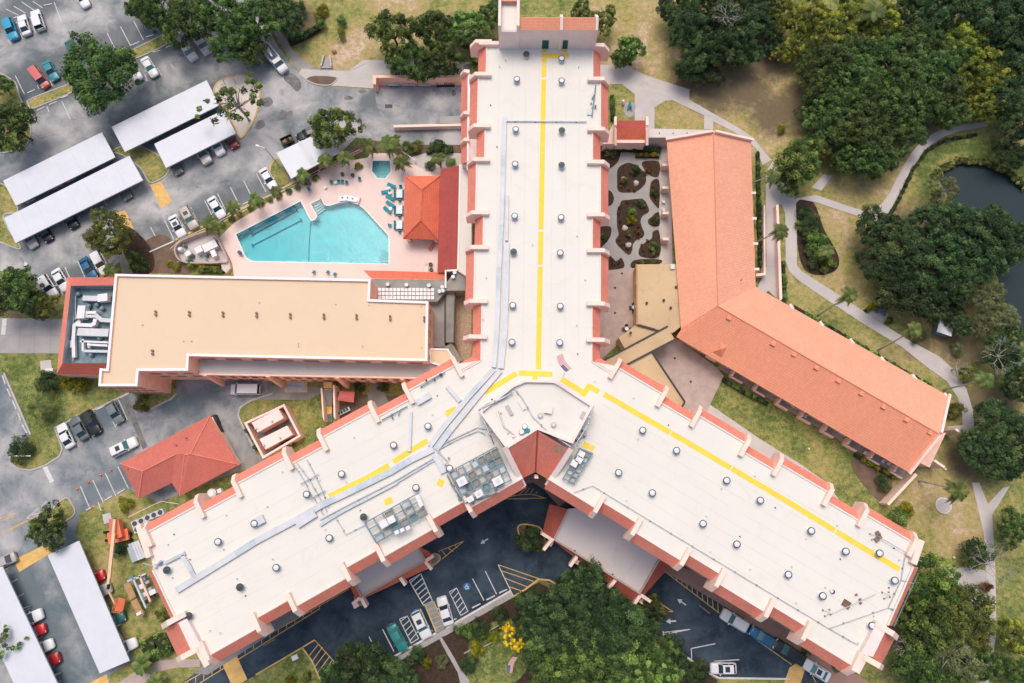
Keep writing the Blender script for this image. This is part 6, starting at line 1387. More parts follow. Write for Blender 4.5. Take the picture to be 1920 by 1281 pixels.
car('white car cut off by the top edge', 152, -6, 62, 'sedan', WHT, group=UL)
car('teal car almost hidden under the big oak', 172, 162, 60, 'hatch', TEAL, group=UL)
UC = 'cars under the upper carports'
car('white car under the carport by the sandy island', 404, 270, 60, 'suv', WHT, group=UC); car('silver pickup under the carport by the sandy island', 377, 283, 60, 'pickup', SIL, group=UC); car('dark red car under the carport beside the sandy island', 430, 257, 60, 'sedan', (.2,.02,.02), group=UC); car('grey car at the left end of the shorter upper carport', 325, 306, 60, 'sedan', GRY, group=UC)
car('grey car at the left end of the longest carport', 52, 444, 60, 'sedan', SIL, group=UC); car('dark car in the middle of the longest carport', 128, 407, 60, 'suv', BLK, group=UC); car('grey car at the right end of the longest carport', 229, 353, 60, 'sedan', GRY, group=UC); car('black car second from left under the longest carport', 80, 432, 60, 'sedan', BLK, group=UC)
PF = 'cars along the pool fence'
car('white sedan at the right end of the pool fence row', 502, 334, 58, 'sedan', WHT, group=PF); car('white sedan in the middle of the pool fence row', 405, 388, 58, 'sedan', WHT, group=PF)
car('silver car with dark glass roof by the pool pump yard', 331, 423, 62, 'sedan', WHT, group=PF, glass='carglass', sun=True); car('beige suv with sunroof by the pool pump yard', 354, 408, 62, 'suv', BEI, True, group=PF, glass='cargreen')
BC = 'cars by the mechanical court'
car('leftmost white car in the row above the mechanical court', 89, 537, 58, 'suv', WHT, group=BC); car('second white car in the row above the mechanical court', 112, 524, 60, 'sedan', WHT, group=BC); car('blue car above the mechanical court', 164, 503, 60, 'sedan', (.01,.10,.22), group=BC); car('rightmost white car above the mechanical court under the tree', 187, 492, 62, 'suv', WHT, group=BC)
LL_ = 'cars on the lower left lot'
car('white sedan beside the grass on the lower left lot', 121, 817, 245, 'sedan', WHT, group=LL_); car('dark grey car beside the white sedan, lower left lot', 147, 802, 242, 'sedan', GRY, group=LL_); car('black suv third in the row, lower left lot', 170, 793, 62, 'suv', BLK, group=LL_); car('grey hatchback alone at the end of the row, lower left lot', 214, 774, 62, 'hatch', (.16,.19,.20), group=LL_)
car('white suv driving past the hip-roofed building', 231, 838, -27, 'suv', WHT, True, glass='cargreen')
car('long white van under the tan block wall', 459, 730, 180, 'van', WHT)
CP_ = 'cars under the bottom left carports'
car('grey car at the left edge by the bottom carport', 2, 1055, 155, 'sedan', SIL, group=CP_); car('white car with dark glass under the corner carport', 52, 1162, 335, 'suv', WHT, group=CP_); car('bright red car under the corner carport', 60, 1188, 335, 'hatch', BRED, group=CP_); car('white car below the red one under the corner carport', 72, 1218, 335, 'sedan', WHT, group=CP_); car('dark red car lowest under the corner carport', 84, 1244, 335, 'suv', (.35,.02,.02), group=CP_)
car('white car at the lower end of the carport beside the grass', 229, 1216, 335, 'sedan', WHT, group=CP_); car('red car inside the carport beside the grass', 168, 1088, 335, 'sedan', BRED, group=CP_); car('grey car inside the carport beside the grass', 181, 1113, 335, 'suv', SIL, group=CP_); car('green car inside the carport beside the grass', 207, 1166, 335, 'sedan', GRN, group=CP_)
DR = 'cars on the dark entrance drive'
car('teal green car in the accessible bay nearest the tree', 745, 1197, 62, 'sedan', (.03,.22,.22), group=DR, glass='cargreen'); car('white suv with dark roof rails beside the crosswalk', 790, 1172, 66, 'suv', WHT, True, group=DR, glass='cargreen'); car('white sedan right of the crosswalk walkway', 834, 1146, 254, 'sedan', WHT, group=DR)
car('white suv parked along the lower right wing', 1378, 1164, 211, 'suv', WHT, group=DR, glass='cargreen'); car('blue car parked behind the white suv, lower right wing', 1432, 1196, 212, 'sedan', (.01,.13,.28), group=DR, glass='cargreen'); car('black pickup parked along the lower right wing', 1480, 1223, 212, 'pickup', BLK, group=DR, glass='cargreen'); car('white car with sunroof at the end of the lower right row', 1532, 1258, 212, 'sedan', WHT, True, group=DR, glass='cargreen'); car('small white car standing crosswise at the bottom edge', 1357, 1254, 180, 'hatch', WHT, True, group=DR)
car('black car under the trees by the white-roofed shed', 577, 249, 155, 'sedan', BLK)
# ---- bucket trucks
def bucket_truck(label, u, v, a, cargo):
    c = W(u, v, 1.2); t = thing('bucket_truck', (c.x, c.y, .022), label, 'truck', 'utility trucks', rz=ang(u, v, a))
    part('cab', loft([(x, [(.98 * w, .5), (1.0 * w, .7), (1.0 * w, z - .15), (.75 * w, z)]) for x, w, z in ((1.1,1,1.35),(1.9,1,1.35),(2.9,.98,1.25),(3.3,.9,1.05),(3.4,.8,.8))]).mesh('cab', 'unit', smooth=False), t)
    part('cab_windows', MB().add([(.9,-.92,1.3),(2.2,-.92,1.3),(2.2,.92,1.3),(.9,.92,1.3),(1.0,-.8,2.05),(1.75,-.8,2.05),(1.75,.8,2.05),(1.0,.8,2.05)], [(4,5,6,7),(0,1,5,4),(1,2,6,5),(2,3,7,6),(3,0,4,7)]).mesh('cab_windows', 'cargreen'), t)
    part('cab_roof', MB().box((1.35,0,2.05), (.85,1.68,.07)).mesh('cab_roof', 'unit'), t)
    bed = MB().box((-1.5,0,.6), (4.4,2.1,.45)); part('utility_bed', bed.mesh('utility_bed', 'unit'), t)
    for sy in (-1, 1): part('tool_locker', MB().box((-1.5,sy*.88,1.05), (4.3,.36,.55)).mesh('tool_locker', 'unit'), t)
    part('turret', MB().lathe((-.4,0,1.05), [(.42,0),(.36,.5),(.25,.9)], 12).mesh('turret', 'steel'), t)
    part('lower_boom', MB().beam((-.4,0,1.9), (-3.6,.25,2.3), .34, .34).mesh('lower_boom', 'unit'), t); part('upper_boom', MB().beam((-3.5,-.1,2.65), (.6,-.25,2.5), .26, .26).mesh('upper_boom', 'unit'), t)
    part('bucket', MB().lathe((-3.9,-.2,1.7), [(.42,0),(.5,1.0),(.44,1.0),(.38,.15)], 10).mesh('bucket', 'unit'), t)
    part('ladder', MB().beam((-3.2,.75,1.65), (.7,.75,1.65), .06, .06).beam((-3.2,.42,1.65), (.7,.42,1.65), .06, .06).mesh('ladder', 'steel'), t)
    for k in range(8): part('rung', MB().box((-3 + k*.5,.58,1.65), (.06,.33,.05)).mesh('rung', 'steel'), t)
    if cargo:
        for k in range(9): part('cargo', MB().box((-3.2 + k*.42, random.uniform(-.5,.3), 1.1), (.32, random.uniform(.3,.9), random.uniform(.2,.5)), random.random()).mesh('cargo', random.choice(['dark','wood','steel','hedgebase','unit'])), t)
    n = CARS['sedan']['wheel']; nr = CARS['sedan']['rim']
    for x_ in (2.3, -2.2):
        for sy in (-1, 1): w_ = part('wheel', n, t, (x_, sy*.92, 0)); w_.scale = (1.3,1.3,1.3); part('rim', nr, w_)
bucket_truck('white bucket truck parked beside the curved path', 514, 109, 51, False)
bucket_truck('white utility truck loaded with gear under the trees', 347, 86, 56, True); bucket_truck('second utility truck mostly hidden by the trees', 373, 74, 56, True)
tl = thing('trailer', W(541,267), 'small dark trailer loaded with cuttings above the white shed', 'trailer', rz=ang(541,267,-25))
part('trailer_bed', MB().box((0,0,.5), (2.3,1.5,.12)).mesh('trailer_bed', 'dark'), tl)
for x_, y_, sx, sy in ((0,.75,2.3,.06),(0,-.75,2.3,.06),(1.15,0,.06,1.5),(-1.15,0,.06,1.5)): part('trailer_side', MB().box((x_,y_,.6), (sx,sy,.5)).mesh('trailer_side', 'dark'), tl)
for sy in (-1, 1): part('wheel', CARS['sedan']['wheel'], tl, (0, sy*.88, 0))
for k in range(6): part('load', MB().lathe((random.uniform(-.8,.8), random.uniform(-.45,.45), .62), [(.3,0),(.35,.2),(.12,.5)], 7).mesh('load', random.choice(['leaf_olive','soil','wood'])), tl)
# ---- orange boom lift
bl = thing('boom_lift', W(220,992), 'orange boom lift with long cream arm and basket on the grass', 'boom lift')
def lb(a, b, w, h, z0, z1, m, name): MB().beam(W(*a, z0), W(*b, z1), w, h).build(name, m, bl)
lb((205,1010),(243,1001), 1.9, .5, .7, .7, 'orange', 'chassis'); lb((221,976),(228,1008), 1.3, 1.0, 1.3, 1.3, 'orange', 'turret'); lb((214,972),(216,1002), .8, .9, 1.5, 1.5, 'redfab', 'counterweight')
for u, v in ((203,998),(206,1013),(244,1000),(246,1012)):
    c = W(u, v, 0); MB().add([(c.x + .5*math.cos(2*math.pi*k/12), c.y + sy*.2, .5 + .5*math.sin(2*math.pi*k/12)) for sy in (-1,1) for k in range(12)], [tuple(range(12)), tuple(range(12,24))[::-1]] + [(k,(k+1)%12,12+(k+1)%12,12+k) for k in range(12)]).build('wheel', 'rubber', bl)
lb((217,974),(205,1095), .42, .42, 2.4, 3.2, 'boom', 'boom'); lb((216,1000),(207,1085), .25, .3, 2.85, 3.4, 'boom', 'inner_boom'); lb((205,1095),(204,1104), .35, .35, 3.1, 2.9, 'dark', 'joint'); lb((205,1108),(217,1132), .28, .28, 2.9, 2.2, 'boom', 'jib')
bc = (226,1134); c = W(*bc, 1.6); MB().box((c.x, c.y, 1.6), (1.3,2.1,.1), R(-8)).build('basket_floor', 'orange', bl)
for k in range(5): MB().box((c.x - .6 + k*.3, c.y, 2.6), (.05,2.1,.05), R(-8)).build('basket_rail', 'orange', bl)
for k in range(4): MB().box((c.x, c.y - 1.0 + k*.68, 2.66), (1.3,.05,.05), R(-8)).build('basket_rail', 'orange', bl)
for dx, dy in ((-.6,-1),(.6,-1),(-.6,1),(.6,1)): MB().box((c.x+dx, c.y+dy, 1.7), (.06,.06,1.0)).build('basket_post', 'orange', bl)
# ================================================================== VEGETATION
def leaves_mesh(name, centres, radii, tints, nleaf, leaf, m, up=.45, flat=1.0, seed=0, shell=.55):
    """diamond leaves spread through round clumps; every clump has its own tint"""
    g = np.random.default_rng(seed); C = np.repeat(centres, nleaf, 0); Rr = np.repeat(radii, nleaf); T = np.repeat(tints, nleaf); n = len(C)
    d = g.normal(size=(n, 3)); d /= np.linalg.norm(d, axis=1)[:, None]; d[:, 2] = np.where(d[:, 2] < -.3, -d[:, 2], d[:, 2])
    rad = Rr * (shell + (1 - shell) * g.random(n) ** .6) * np.where(g.random(n) < .14, 1 + .7 * g.random(n), 1); P = C + d * rad[:, None] * np.array([1, 1, flat])
    nr = d * .7 + np.array([0, 0, up]) + g.normal(size=(n, 3)) * .55; nr /= np.linalg.norm(nr, axis=1)[:, None]
    t = np.cross(nr, g.normal(size=(n, 3))); t /= np.linalg.norm(t, axis=1)[:, None]; b = np.cross(nr, t)
    L = leaf * (.6 + .8 * g.random(n))[:, None]; V = np.stack([P - t * L * .5, P + b * L * .27 - nr * L * .06, P + t * L * .5, P - b * L * .27 - nr * L * .06], 1).reshape(-1, 3)
    me = bpy.data.meshes.new(name); me.vertices.add(4 * n); me.vertices.foreach_set('co', V.astype(np.float32).ravel())
    me.loops.add(4 * n); me.loops.foreach_set('vertex_index', np.arange(4 * n, dtype=np.int32)); me.polygons.add(n)
    me.polygons.foreach_set('loop_start', np.arange(0, 4 * n, 4, dtype=np.int32)); me.polygons.foreach_set('loop_total', np.full(n, 4, np.int32))
    a = me.attributes.new('tint', 'FLOAT', 'FACE'); a.data.foreach_set('value', np.clip(T + g.normal(size=n) * .10, 0, 1).astype(np.float32))
    me.materials.append(M[m]); me.update(calc_edges=True); return me
def crown_clumps(g, nc, rx, rz, hollow=.5, cr=(.75, 1.35), lob=.28):
    ph = g.random(6) * 6.28; C = []; k = 0
    while len(C) < nc:
        d = g.normal(size=3); d /= np.linalg.norm(d)
        if d[2] < -.35: continue
        a = math.atan2(d[1], d[0]); lobe = 1 + lob * math.sin(2 * a + ph[0]) * .6 + lob * math.sin(3 * a + ph[1]) * .7 + lob * math.sin(5 * a + ph[2]) * .5
        r = (hollow + (1 - hollow) * g.random() ** .5) * lobe; C.append([d[0] * rx * r, d[1] * rx * r, d[2] * rz * r])
    return np.array(C), g.uniform(cr[0], cr[1], nc), np.clip(g.normal(.45, .27, nc), 0, 1)
def trunk_mesh(name, seed, H=4.5, r=.28, spread=3.0, m='bark', nb=7):
    g = random.Random(seed); mb = MB(); top = Vector((g.uniform(-.3,.3), g.uniform(-.3,.3), 0)); mb.tube([(0,0,-H), (0.1,0,-H*.6), top + Vector((0,0,-1.2))], r, 7, r * .7)
    for k in range(nb):
        a = k * 6.28 / nb + g.uniform(-.4,.4); s = spread * g.uniform(.6,1.05); e = Vector((math.cos(a)*s, math.sin(a)*s, g.uniform(.2,2.5))); mid = e * .5 + Vector((g.uniform(-.3,.3), g.uniform(-.3,.3), g.uniform(-.4,.3)))
        mb.tube([top + Vector((0,0,-1.4)), mid, e], r * .45, 5, r * .1)
        for q in range(2): f = mid.lerp(e, .5) ; mb.tube([f, f + Vector((g.uniform(-1,1), g.uniform(-1,1), g.uniform(.2,.9)))], r * .18, 4, .02)
    return mb.mesh(name, m)
PROTO = {}
def proto(kind, var):
    key = (kind, var)
    if key in PROTO: return PROTO[key]
    sd_ = (sum(map(ord, kind)) * 17 + var * 101) % 9973; g = np.random.default_rng(sd_)
    P = {  # material, clumps, leaves, leaf size, rx, rz, hollow, clump radius
        'oak': ('leaf_oak', 190, 110, .31, 4.6, 3.0, .45, (.3, .95)), 'dark': ('leaf_dark', 200, 110, .30, 4.7, 3.1, .45, (.3, .95)), 'yellow': ('leaf_yellow', 150, 110, .31, 4.5, 2.9, .5, (.3, .85)),
        'fresh': ('leaf_fresh', 180, 110, .31, 4.6, 3.0, .45, (.3, .9)), 'pale': ('leaf_pale', 150, 90, .25, 4.5, 2.7, .45, (.3, .8)), 'olive': ('leaf_olive', 170, 110, .30, 4.6, 2.9, .45, (.3, .9)),
        'sparse': ('leaf_fresh', 34, 70, .42, 4.6, 2.4, .35, (.35, .7)), 'flower': ('leaf_flower', 40, 90, .34, 4.2, 2.0, .3, (.4, .9)),
        'shrub': ('leaf_fresh', 24, 130, .55, 3.9, 3.0, .55, (1.2, 1.9)), 'darkshrub': ('leaf_dark', 24, 130, .55, 3.9, 3.0, .55, (1.2, 1.9)), 'limeshrub': ('leaf_lime', 24, 130, .60, 3.9, 2.8, .55, (1.2, 1.9)), 'oliveshrub': ('leaf_olive', 24, 130, .55, 3.9, 3.0, .55, (1.2, 1.9)), 'redshrub': ('leaf_red', 20, 110, .6, 3.9, 2.6, .55, (1.2, 1.8)), 'paleshrub': ('leaf_pale', 20, 110, .5, 3.9, 2.6, .55, (1.2, 1.8))}[kind]
    C, Rr, T = crown_clumps(g, P[1], P[4], P[5], P[6], P[7], .42 if kind == 'sparse' else .25)
    cr = leaves_mesh('foliage' if 'shrub' in kind else 'crown', C, Rr, T, P[2], P[3], P[0], seed=sd_)
    if 'shrub' in kind: tr = MB().tube([(0,0,-3.0),(0,0,.5)], .35, 6, .1).mesh('stem', 'bark')
    else: tr = trunk_mesh('trunk', sd_, 5.5, .3, 3.6 if kind != 'sparse' else 4.2, 'palebark' if kind in ('pale', 'sparse') else 'bark', 8 if kind != 'sparse' else 13)
    PROTO[key] = (cr, tr); return PROTO[key]
TN = {'oak': 'oak_tree', 'dark': 'oak_tree', 'yellow': 'leafy_tree', 'fresh': 'leafy_tree', 'pale': 'leafy_tree', 'olive': 'leafy_tree', 'sparse': 'sparse_tree', 'flower': 'flowering_tree'}
ti_ = [0]
def tree(kind, u, v, rpx, label, group=None, h=None, cat='tree'):
    ti_[0] += 1; var = ti_[0] % 3; cr, tr = proto(kind, var); shr = 'shrub' in kind
    r0 = rpx * .088; s = r0 / 5.0; zc = (s * 3.0 if shr else max(3.0, min(8.5, r0 * 1.25))) if h is None else h
    c = W(u, v, zc); t = thing('shrub' if shr else TN[kind], (c.x, c.y, 0), label, 'shrub' if shr else cat, group)
    rz = random.random() * 6.28; sz = s * random.uniform(.9, 1.15)
    a = part('foliage' if shr else 'crown', cr, t, (0, 0, zc), rz); a.scale = (s * random.uniform(.94, 1.06), s * random.uniform(.94, 1.06), sz)
    b = part('stem' if shr else 'trunk', tr, t, (0, 0, zc), rz); b.scale = (s, s, (zc + .1) / (3.0 if shr else 5.5)); return t
# the dense wood, upper right: individual trees of a few kinds
WG = 'trees of the dense wood at upper right'
for u, v, r in ((1290,50,50),(1335,20,48),(1310,105,44),(1345,85,48),(1375,45,52),(1405,15,46),(1395,95,36),(1290,130,30),(1265,15,40),(1330,140,26),(1440,8,40),(1430,50,36),(1452,78,24)): tree('dark', u, v, r, 'dark green tree in the clump at the left edge of the wood', WG + ', left clump')
for u, v, r in ((1750,8,52),(1800,15,54),(1850,25,56),(1895,50,54),(1905,110,50),(1880,75,44),(1715,30,46),(1910,5,50),(1905,170,46),(1910,235,44),(1885,200,40),(1895,290,30)): tree('dark', u, v, r, 'very dark tree along the top right edge of the wood', WG + ', top right edge')
for u, v, r in ((1560,125,48),(1605,145,50),(1650,115,50),(1690,150,50),(1700,85,46),(1745,130,48),(1735,75,40),(1535,165,42),(1575,195,48),(1625,195,50),(1675,205,50),(1725,190,46),(1550,235,42),(1600,250,50),(1645,255,48),(1770,175,42),(1700,245,40),(1615,300,44),(1650,300,36),(1555,195,40),(1780,215,36),(1790,110,40),(1760,95,40),(1520,120,36),(1600,95,40),(1660,75,36),(1665,270,34),(1580,290,32),(1525,215,32)): tree('oak', u, v, r, 'mid green oak inside the dense wood', WG + ', middle')
for u, v, r in ((1520,30,46),(1560,55,46),(1600,20,44),(1650,35,46),(1490,85,30),(1500,50,36),(1470,100,26),(1620,65,38),(1460,30,40)): tree('yellow', u, v, r, 'yellow green tree at the top of the wood', WG + ', yellow trees')
for u, v, r in ((1800,80,44),(1840,75,38),(1835,125,46),(1860,150,42),(1810,150,34),(1850,200,38),(1880,130,34),(1775,70,34),(1815,205,30),(1830,175,30)): tree('yellow', u, v, r, 'bright yellow green tree on the right of the wood', WG + ', right yellow trees')
tree('fresh', 1500, 300, 52, 'round bright green tree beside the path junction'); tree('fresh', 1475, 345, 26, 'small bright tree over the path junction'); tree('olive', 1545, 275, 30, 'olive tree between the wood and the path junction')
for u, v, r in ((1648,430,46),(1690,470,52),(1650,500,42),(1745,425,48),(1720,510,50),(1690,550,46),(1770,480,50),(1810,450,48),(1855,440,48),(1835,495,46),(1780,535,46),(1735,565,44),(1880,470,40),(1870,420,34),(1800,420,40),(1905,440,26)): tree('dark', u, v, r, 'dark oak in the group beside the pond', 'oaks beside the pond')
for u, v, r, l in ((1768,358,34,'pale tree at the upper edge of the pond'),(1850,560,36,'pale tree on the pond bank below the oaks'),(1880,600,34,'pale grey green tree at the lower end of the pond'),(1840,610,30,'greyish tree below the pond oaks')): tree('pale', u, v, r, l)
for u, v, r, l in ((1880,660,40,'oak with bare limbs at the right edge'),(1905,720,36,'oak at the right edge above the footpath end'),(1865,790,44,'dense oak right of the garden wing end'),(1900,840,46,'dense oak at the right edge beside the footpath fork'),(1830,840,38,'oak nearest the end of the garden wing'),(1870,870,36,'oak over the footpath fork'),(1780,580,26,'low tree by the small white hut'),(1800,610,24,'second low tree by the small white hut')): tree('dark', u, v, r, l)
for u, v, r, l in ((1745,1105,56,'large olive tree against the lower right wing end'),(1795,1140,58,'large olive tree in the middle of the lower right group'),(1745,1165,56,'olive tree beside the stair tower, lower right'),(1820,1180,42,'olive tree nearest the lower right footpath')): tree('fresh' if u < 1760 else 'olive', u, v, r, l)
for u, v, r, l in ((1720,1235,48,'grey green tree below the stair tower, lower right'),(1780,1225,50,'grey green tree with bare limbs at lower right'),(1830,1240,40,'grey green tree at the bottom right path'),(1760,1275,46,'grey green tree at the bottom edge, lower right')): tree('pale' if u in (1780,) else 'oak', u, v, r, l)
tree('yellow', 1905, 1190, 34, 'tree cut by the right edge near the bottom'); tree('oak', 1900, 990, 34, 'small oak at the right edge above the grass strip'); tree('oak', 1905, 1260, 30, 'dark tree in the bottom right corner')
BG = 'trees of the bottom grove'
for u, v, r in ((1095,1095,42),(1060,1130,46),(1115,1140,50),(1010,1150,40),(1165,1165,48),(1200,1190,44),(1080,1190,52),(1035,1200,44),(1140,1210,52)): tree('dark', u, v, r, 'dark tree in the upper half of the bottom grove', BG)
for u, v, r in ((1075,1235,54),(1130,1255,54),(1185,1235,50),(1030,1255,48),(1230,1225,42),(1235,1265,44),(1180,1275,44),(1085,1275,44)): tree('fresh' if u % 2 else 'oak', u, v, r, 'green tree in the lower half of the bottom grove', BG)
for u, v, r in ((990,1180,28),(1270,1245,30)): tree('dark', u, v, r, 'small dark tree at the side of the bottom grove', BG)
tree('flower', 966, 1195, 28, 'tree with bright yellow blossom beside the bottom grove'); tree('olive', 1222, 1140, 26, 'small brownish tree at the corner of the entrance canopy')
for u, v, r, l in ((670,1250,44,'dark tree left of the accessible bays, bottom edge'),(715,1255,42,'dark tree below the accessible bays, bottom edge'),(640,1275,36,'dark tree at the bottom edge beside the hatched corner'),(745,1275,36,'dark tree at the bottom edge by the footpath')): tree('dark', u, v, r, l)
tree('dark', 995, 1012, 26, 'small dark tree on the kerbed island by the entrance canopy')
# upper left
tree('oak', 190, 140, 78, 'big round oak over the upper left parked cars', h=6.5)
for u, v, r, l in ((20,235,52,'oak at the left edge above the carports'),(0,160,26,'tree cut by the left edge'),(300,22,50,'oak at the top left of the car park trees'),(355,45,52,'oak over the utility trucks'),(410,20,52,'oak at the top edge above the utility trucks'),(440,70,50,'oak right of the utility trucks'),(480,40,48,'oak above the white bucket truck'),(470,100,34,'oak beside the white bucket truck'),(265,10,36,'tree at the top edge beside the empty bays'),(515,15,40,'dark oak at the top edge by the curved path'),(545,45,34,'dark oak inside the curved hedge')): tree('oak' if u != 545 else 'dark', u, v, r, l)
tree('olive', 208, 440, 50, 'olive green tree beside the yellow ramp'); tree('oak', 30, 548, 50, 'bushy tree at the left edge above the concrete drive'); tree('olive', 75, 570, 32, 'brownish bush tree beside the concrete drive')
tree('sparse', 440, 190, 62, 'sparse tree with visible branches on the sandy island', h=7); tree('fresh', 625, 240, 50, 'round green tree over the white-roofed shed')
for u, v, r, l in ((740,65,54,'large oak at the left end of the row behind the loading yard'),(765,115,44,'oak leaning over the loading yard wall'),(815,60,46,'second oak in the row behind the loading yard'),(835,110,42,'oak over the blue drums'),(875,55,44,'third oak in the row behind the loading yard'),(905,95,40,'oak touching the tower corner'),(920,30,34,'oak at the top edge beside the lift tower'),(800,135,26,'low oak branch clump over the loading wall')): tree('fresh' if u in (740,875) else 'oak', u, v, r, l)
for u, v, r, l in ((1090,20,26,'thin tree behind the lift penthouse'),(1130,40,34,'bushy tree right of the penthouse'),(1180,95,34,'small tree beside the curved path at the upper wing'),(1165,110,24,'low tree at the tower corner')): tree('olive' if u == 1130 else 'fresh', u, v, r, l)
tree('oak', 92, 990, 38, 'round tree between the road and the bottom carport'); tree('sparse', 2, 1200, 34, 'thin tree cut by the left edge over the corner carport')
tree('darkshrub', 265, 555, 1, 'x') if False else None
# shrubs, clipped and loose
for k, u, v, r, l in (('darkshrub',93,718,24,'dark round clipped bush below the mechanical court'),('shrub',80,710,17,'green bush left of the dark round bush'),('limeshrub',149,720,20,'lime yellow bush below the mechanical court'),('limeshrub',124,712,14,'small lime bush beside the dark round bush'),('oliveshrub',266,758,17,'olive bush at the corner of the tan block'),('limeshrub',236,946,15,'lime bush in front of the hip-roofed building'),('darkshrub',40,840,24,'dark bush by the lower left road sign'),('oliveshrub',35,860,14,'olive bush at the road bend'),
    ('limeshrub',331,501,9,'small lime shrub at the pump yard corner'),('shrub',358,497,12,'pale palm-like shrub by the pump yard'),('limeshrub',318,495,7,'tiny lime shrub left of the pump yard'),('shrub',252,490,18,'shrub under the olive tree'),('darkshrub',268,500,14,'dark shrub under the olive tree'),
    ('redshrub',1215,320,9,'red leafed plant in the courtyard bed'),('darkshrub',1150,288,10,'dark plant at the courtyard corner'),('oliveshrub',1138,285,10,'olive plant at the courtyard wall'),('darkshrub',1190,320,12,'dark plants in the round courtyard bed'),('oliveshrub',1170,340,9,'olive plant in the round courtyard bed'),('shrub',1185,400,13,'fresh green plant in the long courtyard bed'),('limeshrub',1183,412,12,'lime plant in the middle of the long courtyard bed'),('darkshrub',1202,382,10,'dark plant at the top of the long courtyard bed'),('oliveshrub',1178,440,8,'olive plant low in the long courtyard bed'),('redshrub',1195,435,7,'reddish plant in the long courtyard bed'),('shrub',1226,466,13,'green bush at the bottom right courtyard bed'),('darkshrub',1228,362,9,'dark plant in the right courtyard bed'),('darkshrub',1228,414,9,'dark plant in the small right courtyard bed'),('darkshrub',1133,445,8,'dark plant at the left courtyard bed'),
    ('darkshrub',1520,420,22,'dark bush in the long mulch bed'),('shrub',1530,455,22,'green bush in the middle of the long mulch bed'),('oliveshrub',1545,490,18,'olive bush at the foot of the long mulch bed'),('darkshrub',1508,400,16,'dark bush at the top of the long mulch bed'),
    ('limeshrub',1640,575,10,'lime hedge bush behind the garden bench'),('shrub',1667,602,9,'green bush beside the garden bench'),('shrub',1680,975,24,'green bush at the foot of the garden wall'),('limeshrub',1698,955,16,'lime bush at the end of the garden wall'),('darkshrub',1655,905,16,'dark bush below the lime hedge'),('oliveshrub',1790,770,18,'olive bush at the garden wing end'),('darkshrub',1830,1035,30,'dark bush beside the bare tree'),('redshrub',1845,1100,13,'reddish bush on the lower right paved area'),
    ('darkshrub',878,1245,17,'round dark bush beside the footpath, bottom'),('limeshrub',895,1220,14,'lime bush above the round dark bush'),('limeshrub',925,1195,12,'lime bush near the blossom tree'),('darkshrub',900,1180,20,'dark bush beside the footpath top'),('shrub',870,1180,16,'green bush right of the footpath'),('limeshrub',800,1242,12,'lime bush left of the footpath'),('paleshrub',830,1240,13,'grey bush left of the footpath'),('darkshrub',780,1230,18,'dark bush below the accessible bays'),('limeshrub',545,1276,10,'lime bush on the lawn at the bottom edge'),('oliveshrub',575,1270,10,'olive bush on the lawn at the bottom edge'),('darkshrub',940,1155,18,'dark bush behind the upper footpath'),('darkshrub',980,1130,18,'dark bush at the hatched corner'),
    ('darkshrub',560,18,20,'dark bush on the round lawn at the top'),('limeshrub',605,18,15,'yellow bush at the top beside the dry track'),('limeshrub',600,32,13,'second yellow bush beside the dry track'),('shrub',603,48,14,'green bush below the yellow bushes'),('paleshrub',641,72,10,'grey bush on the dry track edge'),('limeshrub',640,60,9,'lime ground bush beside the grey bush'),('shrub',640,40,14,'green bush beside the dry track'),
    ('darkshrub',825,278,20,'clipped dark bush against the kitchen block'),('shrub',765,278,16,'green bush right of the spa palms'),('shrub',845,305,12,'green bush beside the yellow palm'),('darkshrub',808,312,12,'dark bush by the pool steps'),('limeshrub',672,312,9,'lime bush left of the spa'),('oliveshrub',782,275,14,'olive bush in the strip above the spa'),
    ('darkshrub',467,836,10,'x1'),('darkshrub',540,830,14,'dark bush by the generator enclosure'),('darkshrub',700,728,10,'x2'),('darkshrub',720,722,14,'dark bush under the lower wall'),('darkshrub',675,728,13,'dark bush left of the planter walk'),('darkshrub',225,1032,14,'dark bush by the boom lift'),('oliveshrub',305,1150,14,'olive bush against the lower left wing'),
    ('yellow' if False else 'limeshrub',1465,242,10,'lime bush at the edge of the wood'),('oliveshrub',1720,630,16,'olive bush beside the white hut'),('paleshrub',1795,655,16,'grey plants below the white hut'),('oliveshrub',1810,700,20,'olive plants beside the bending path'),('darkshrub',1350,1262,1,'x3'),('darkshrub',1310,1262,22,'dark bush at the bottom edge of the grove'),('shrub',1545,1265,8,'x4'),('shrub',1512,1222,8,'small green bush on the brown walk'),('shrub',1568,1252,9,'second green bush on the brown walk')):
    if not l.startswith('x'): tree(k, u, v, r, l)
for u, v, r in ((1503,425,14),(1512,440,15),(1525,435,14),(1540,460,14),(1518,468,14),(1533,478,13),(1555,495,12),(1524,492,13),(1545,505,11),(1512,410,12)): tree('shrub' if u % 2 else 'darkshrub', u, v, r, 'leafy bush filling the long mulch bed', 'bushes filling the long mulch bed')
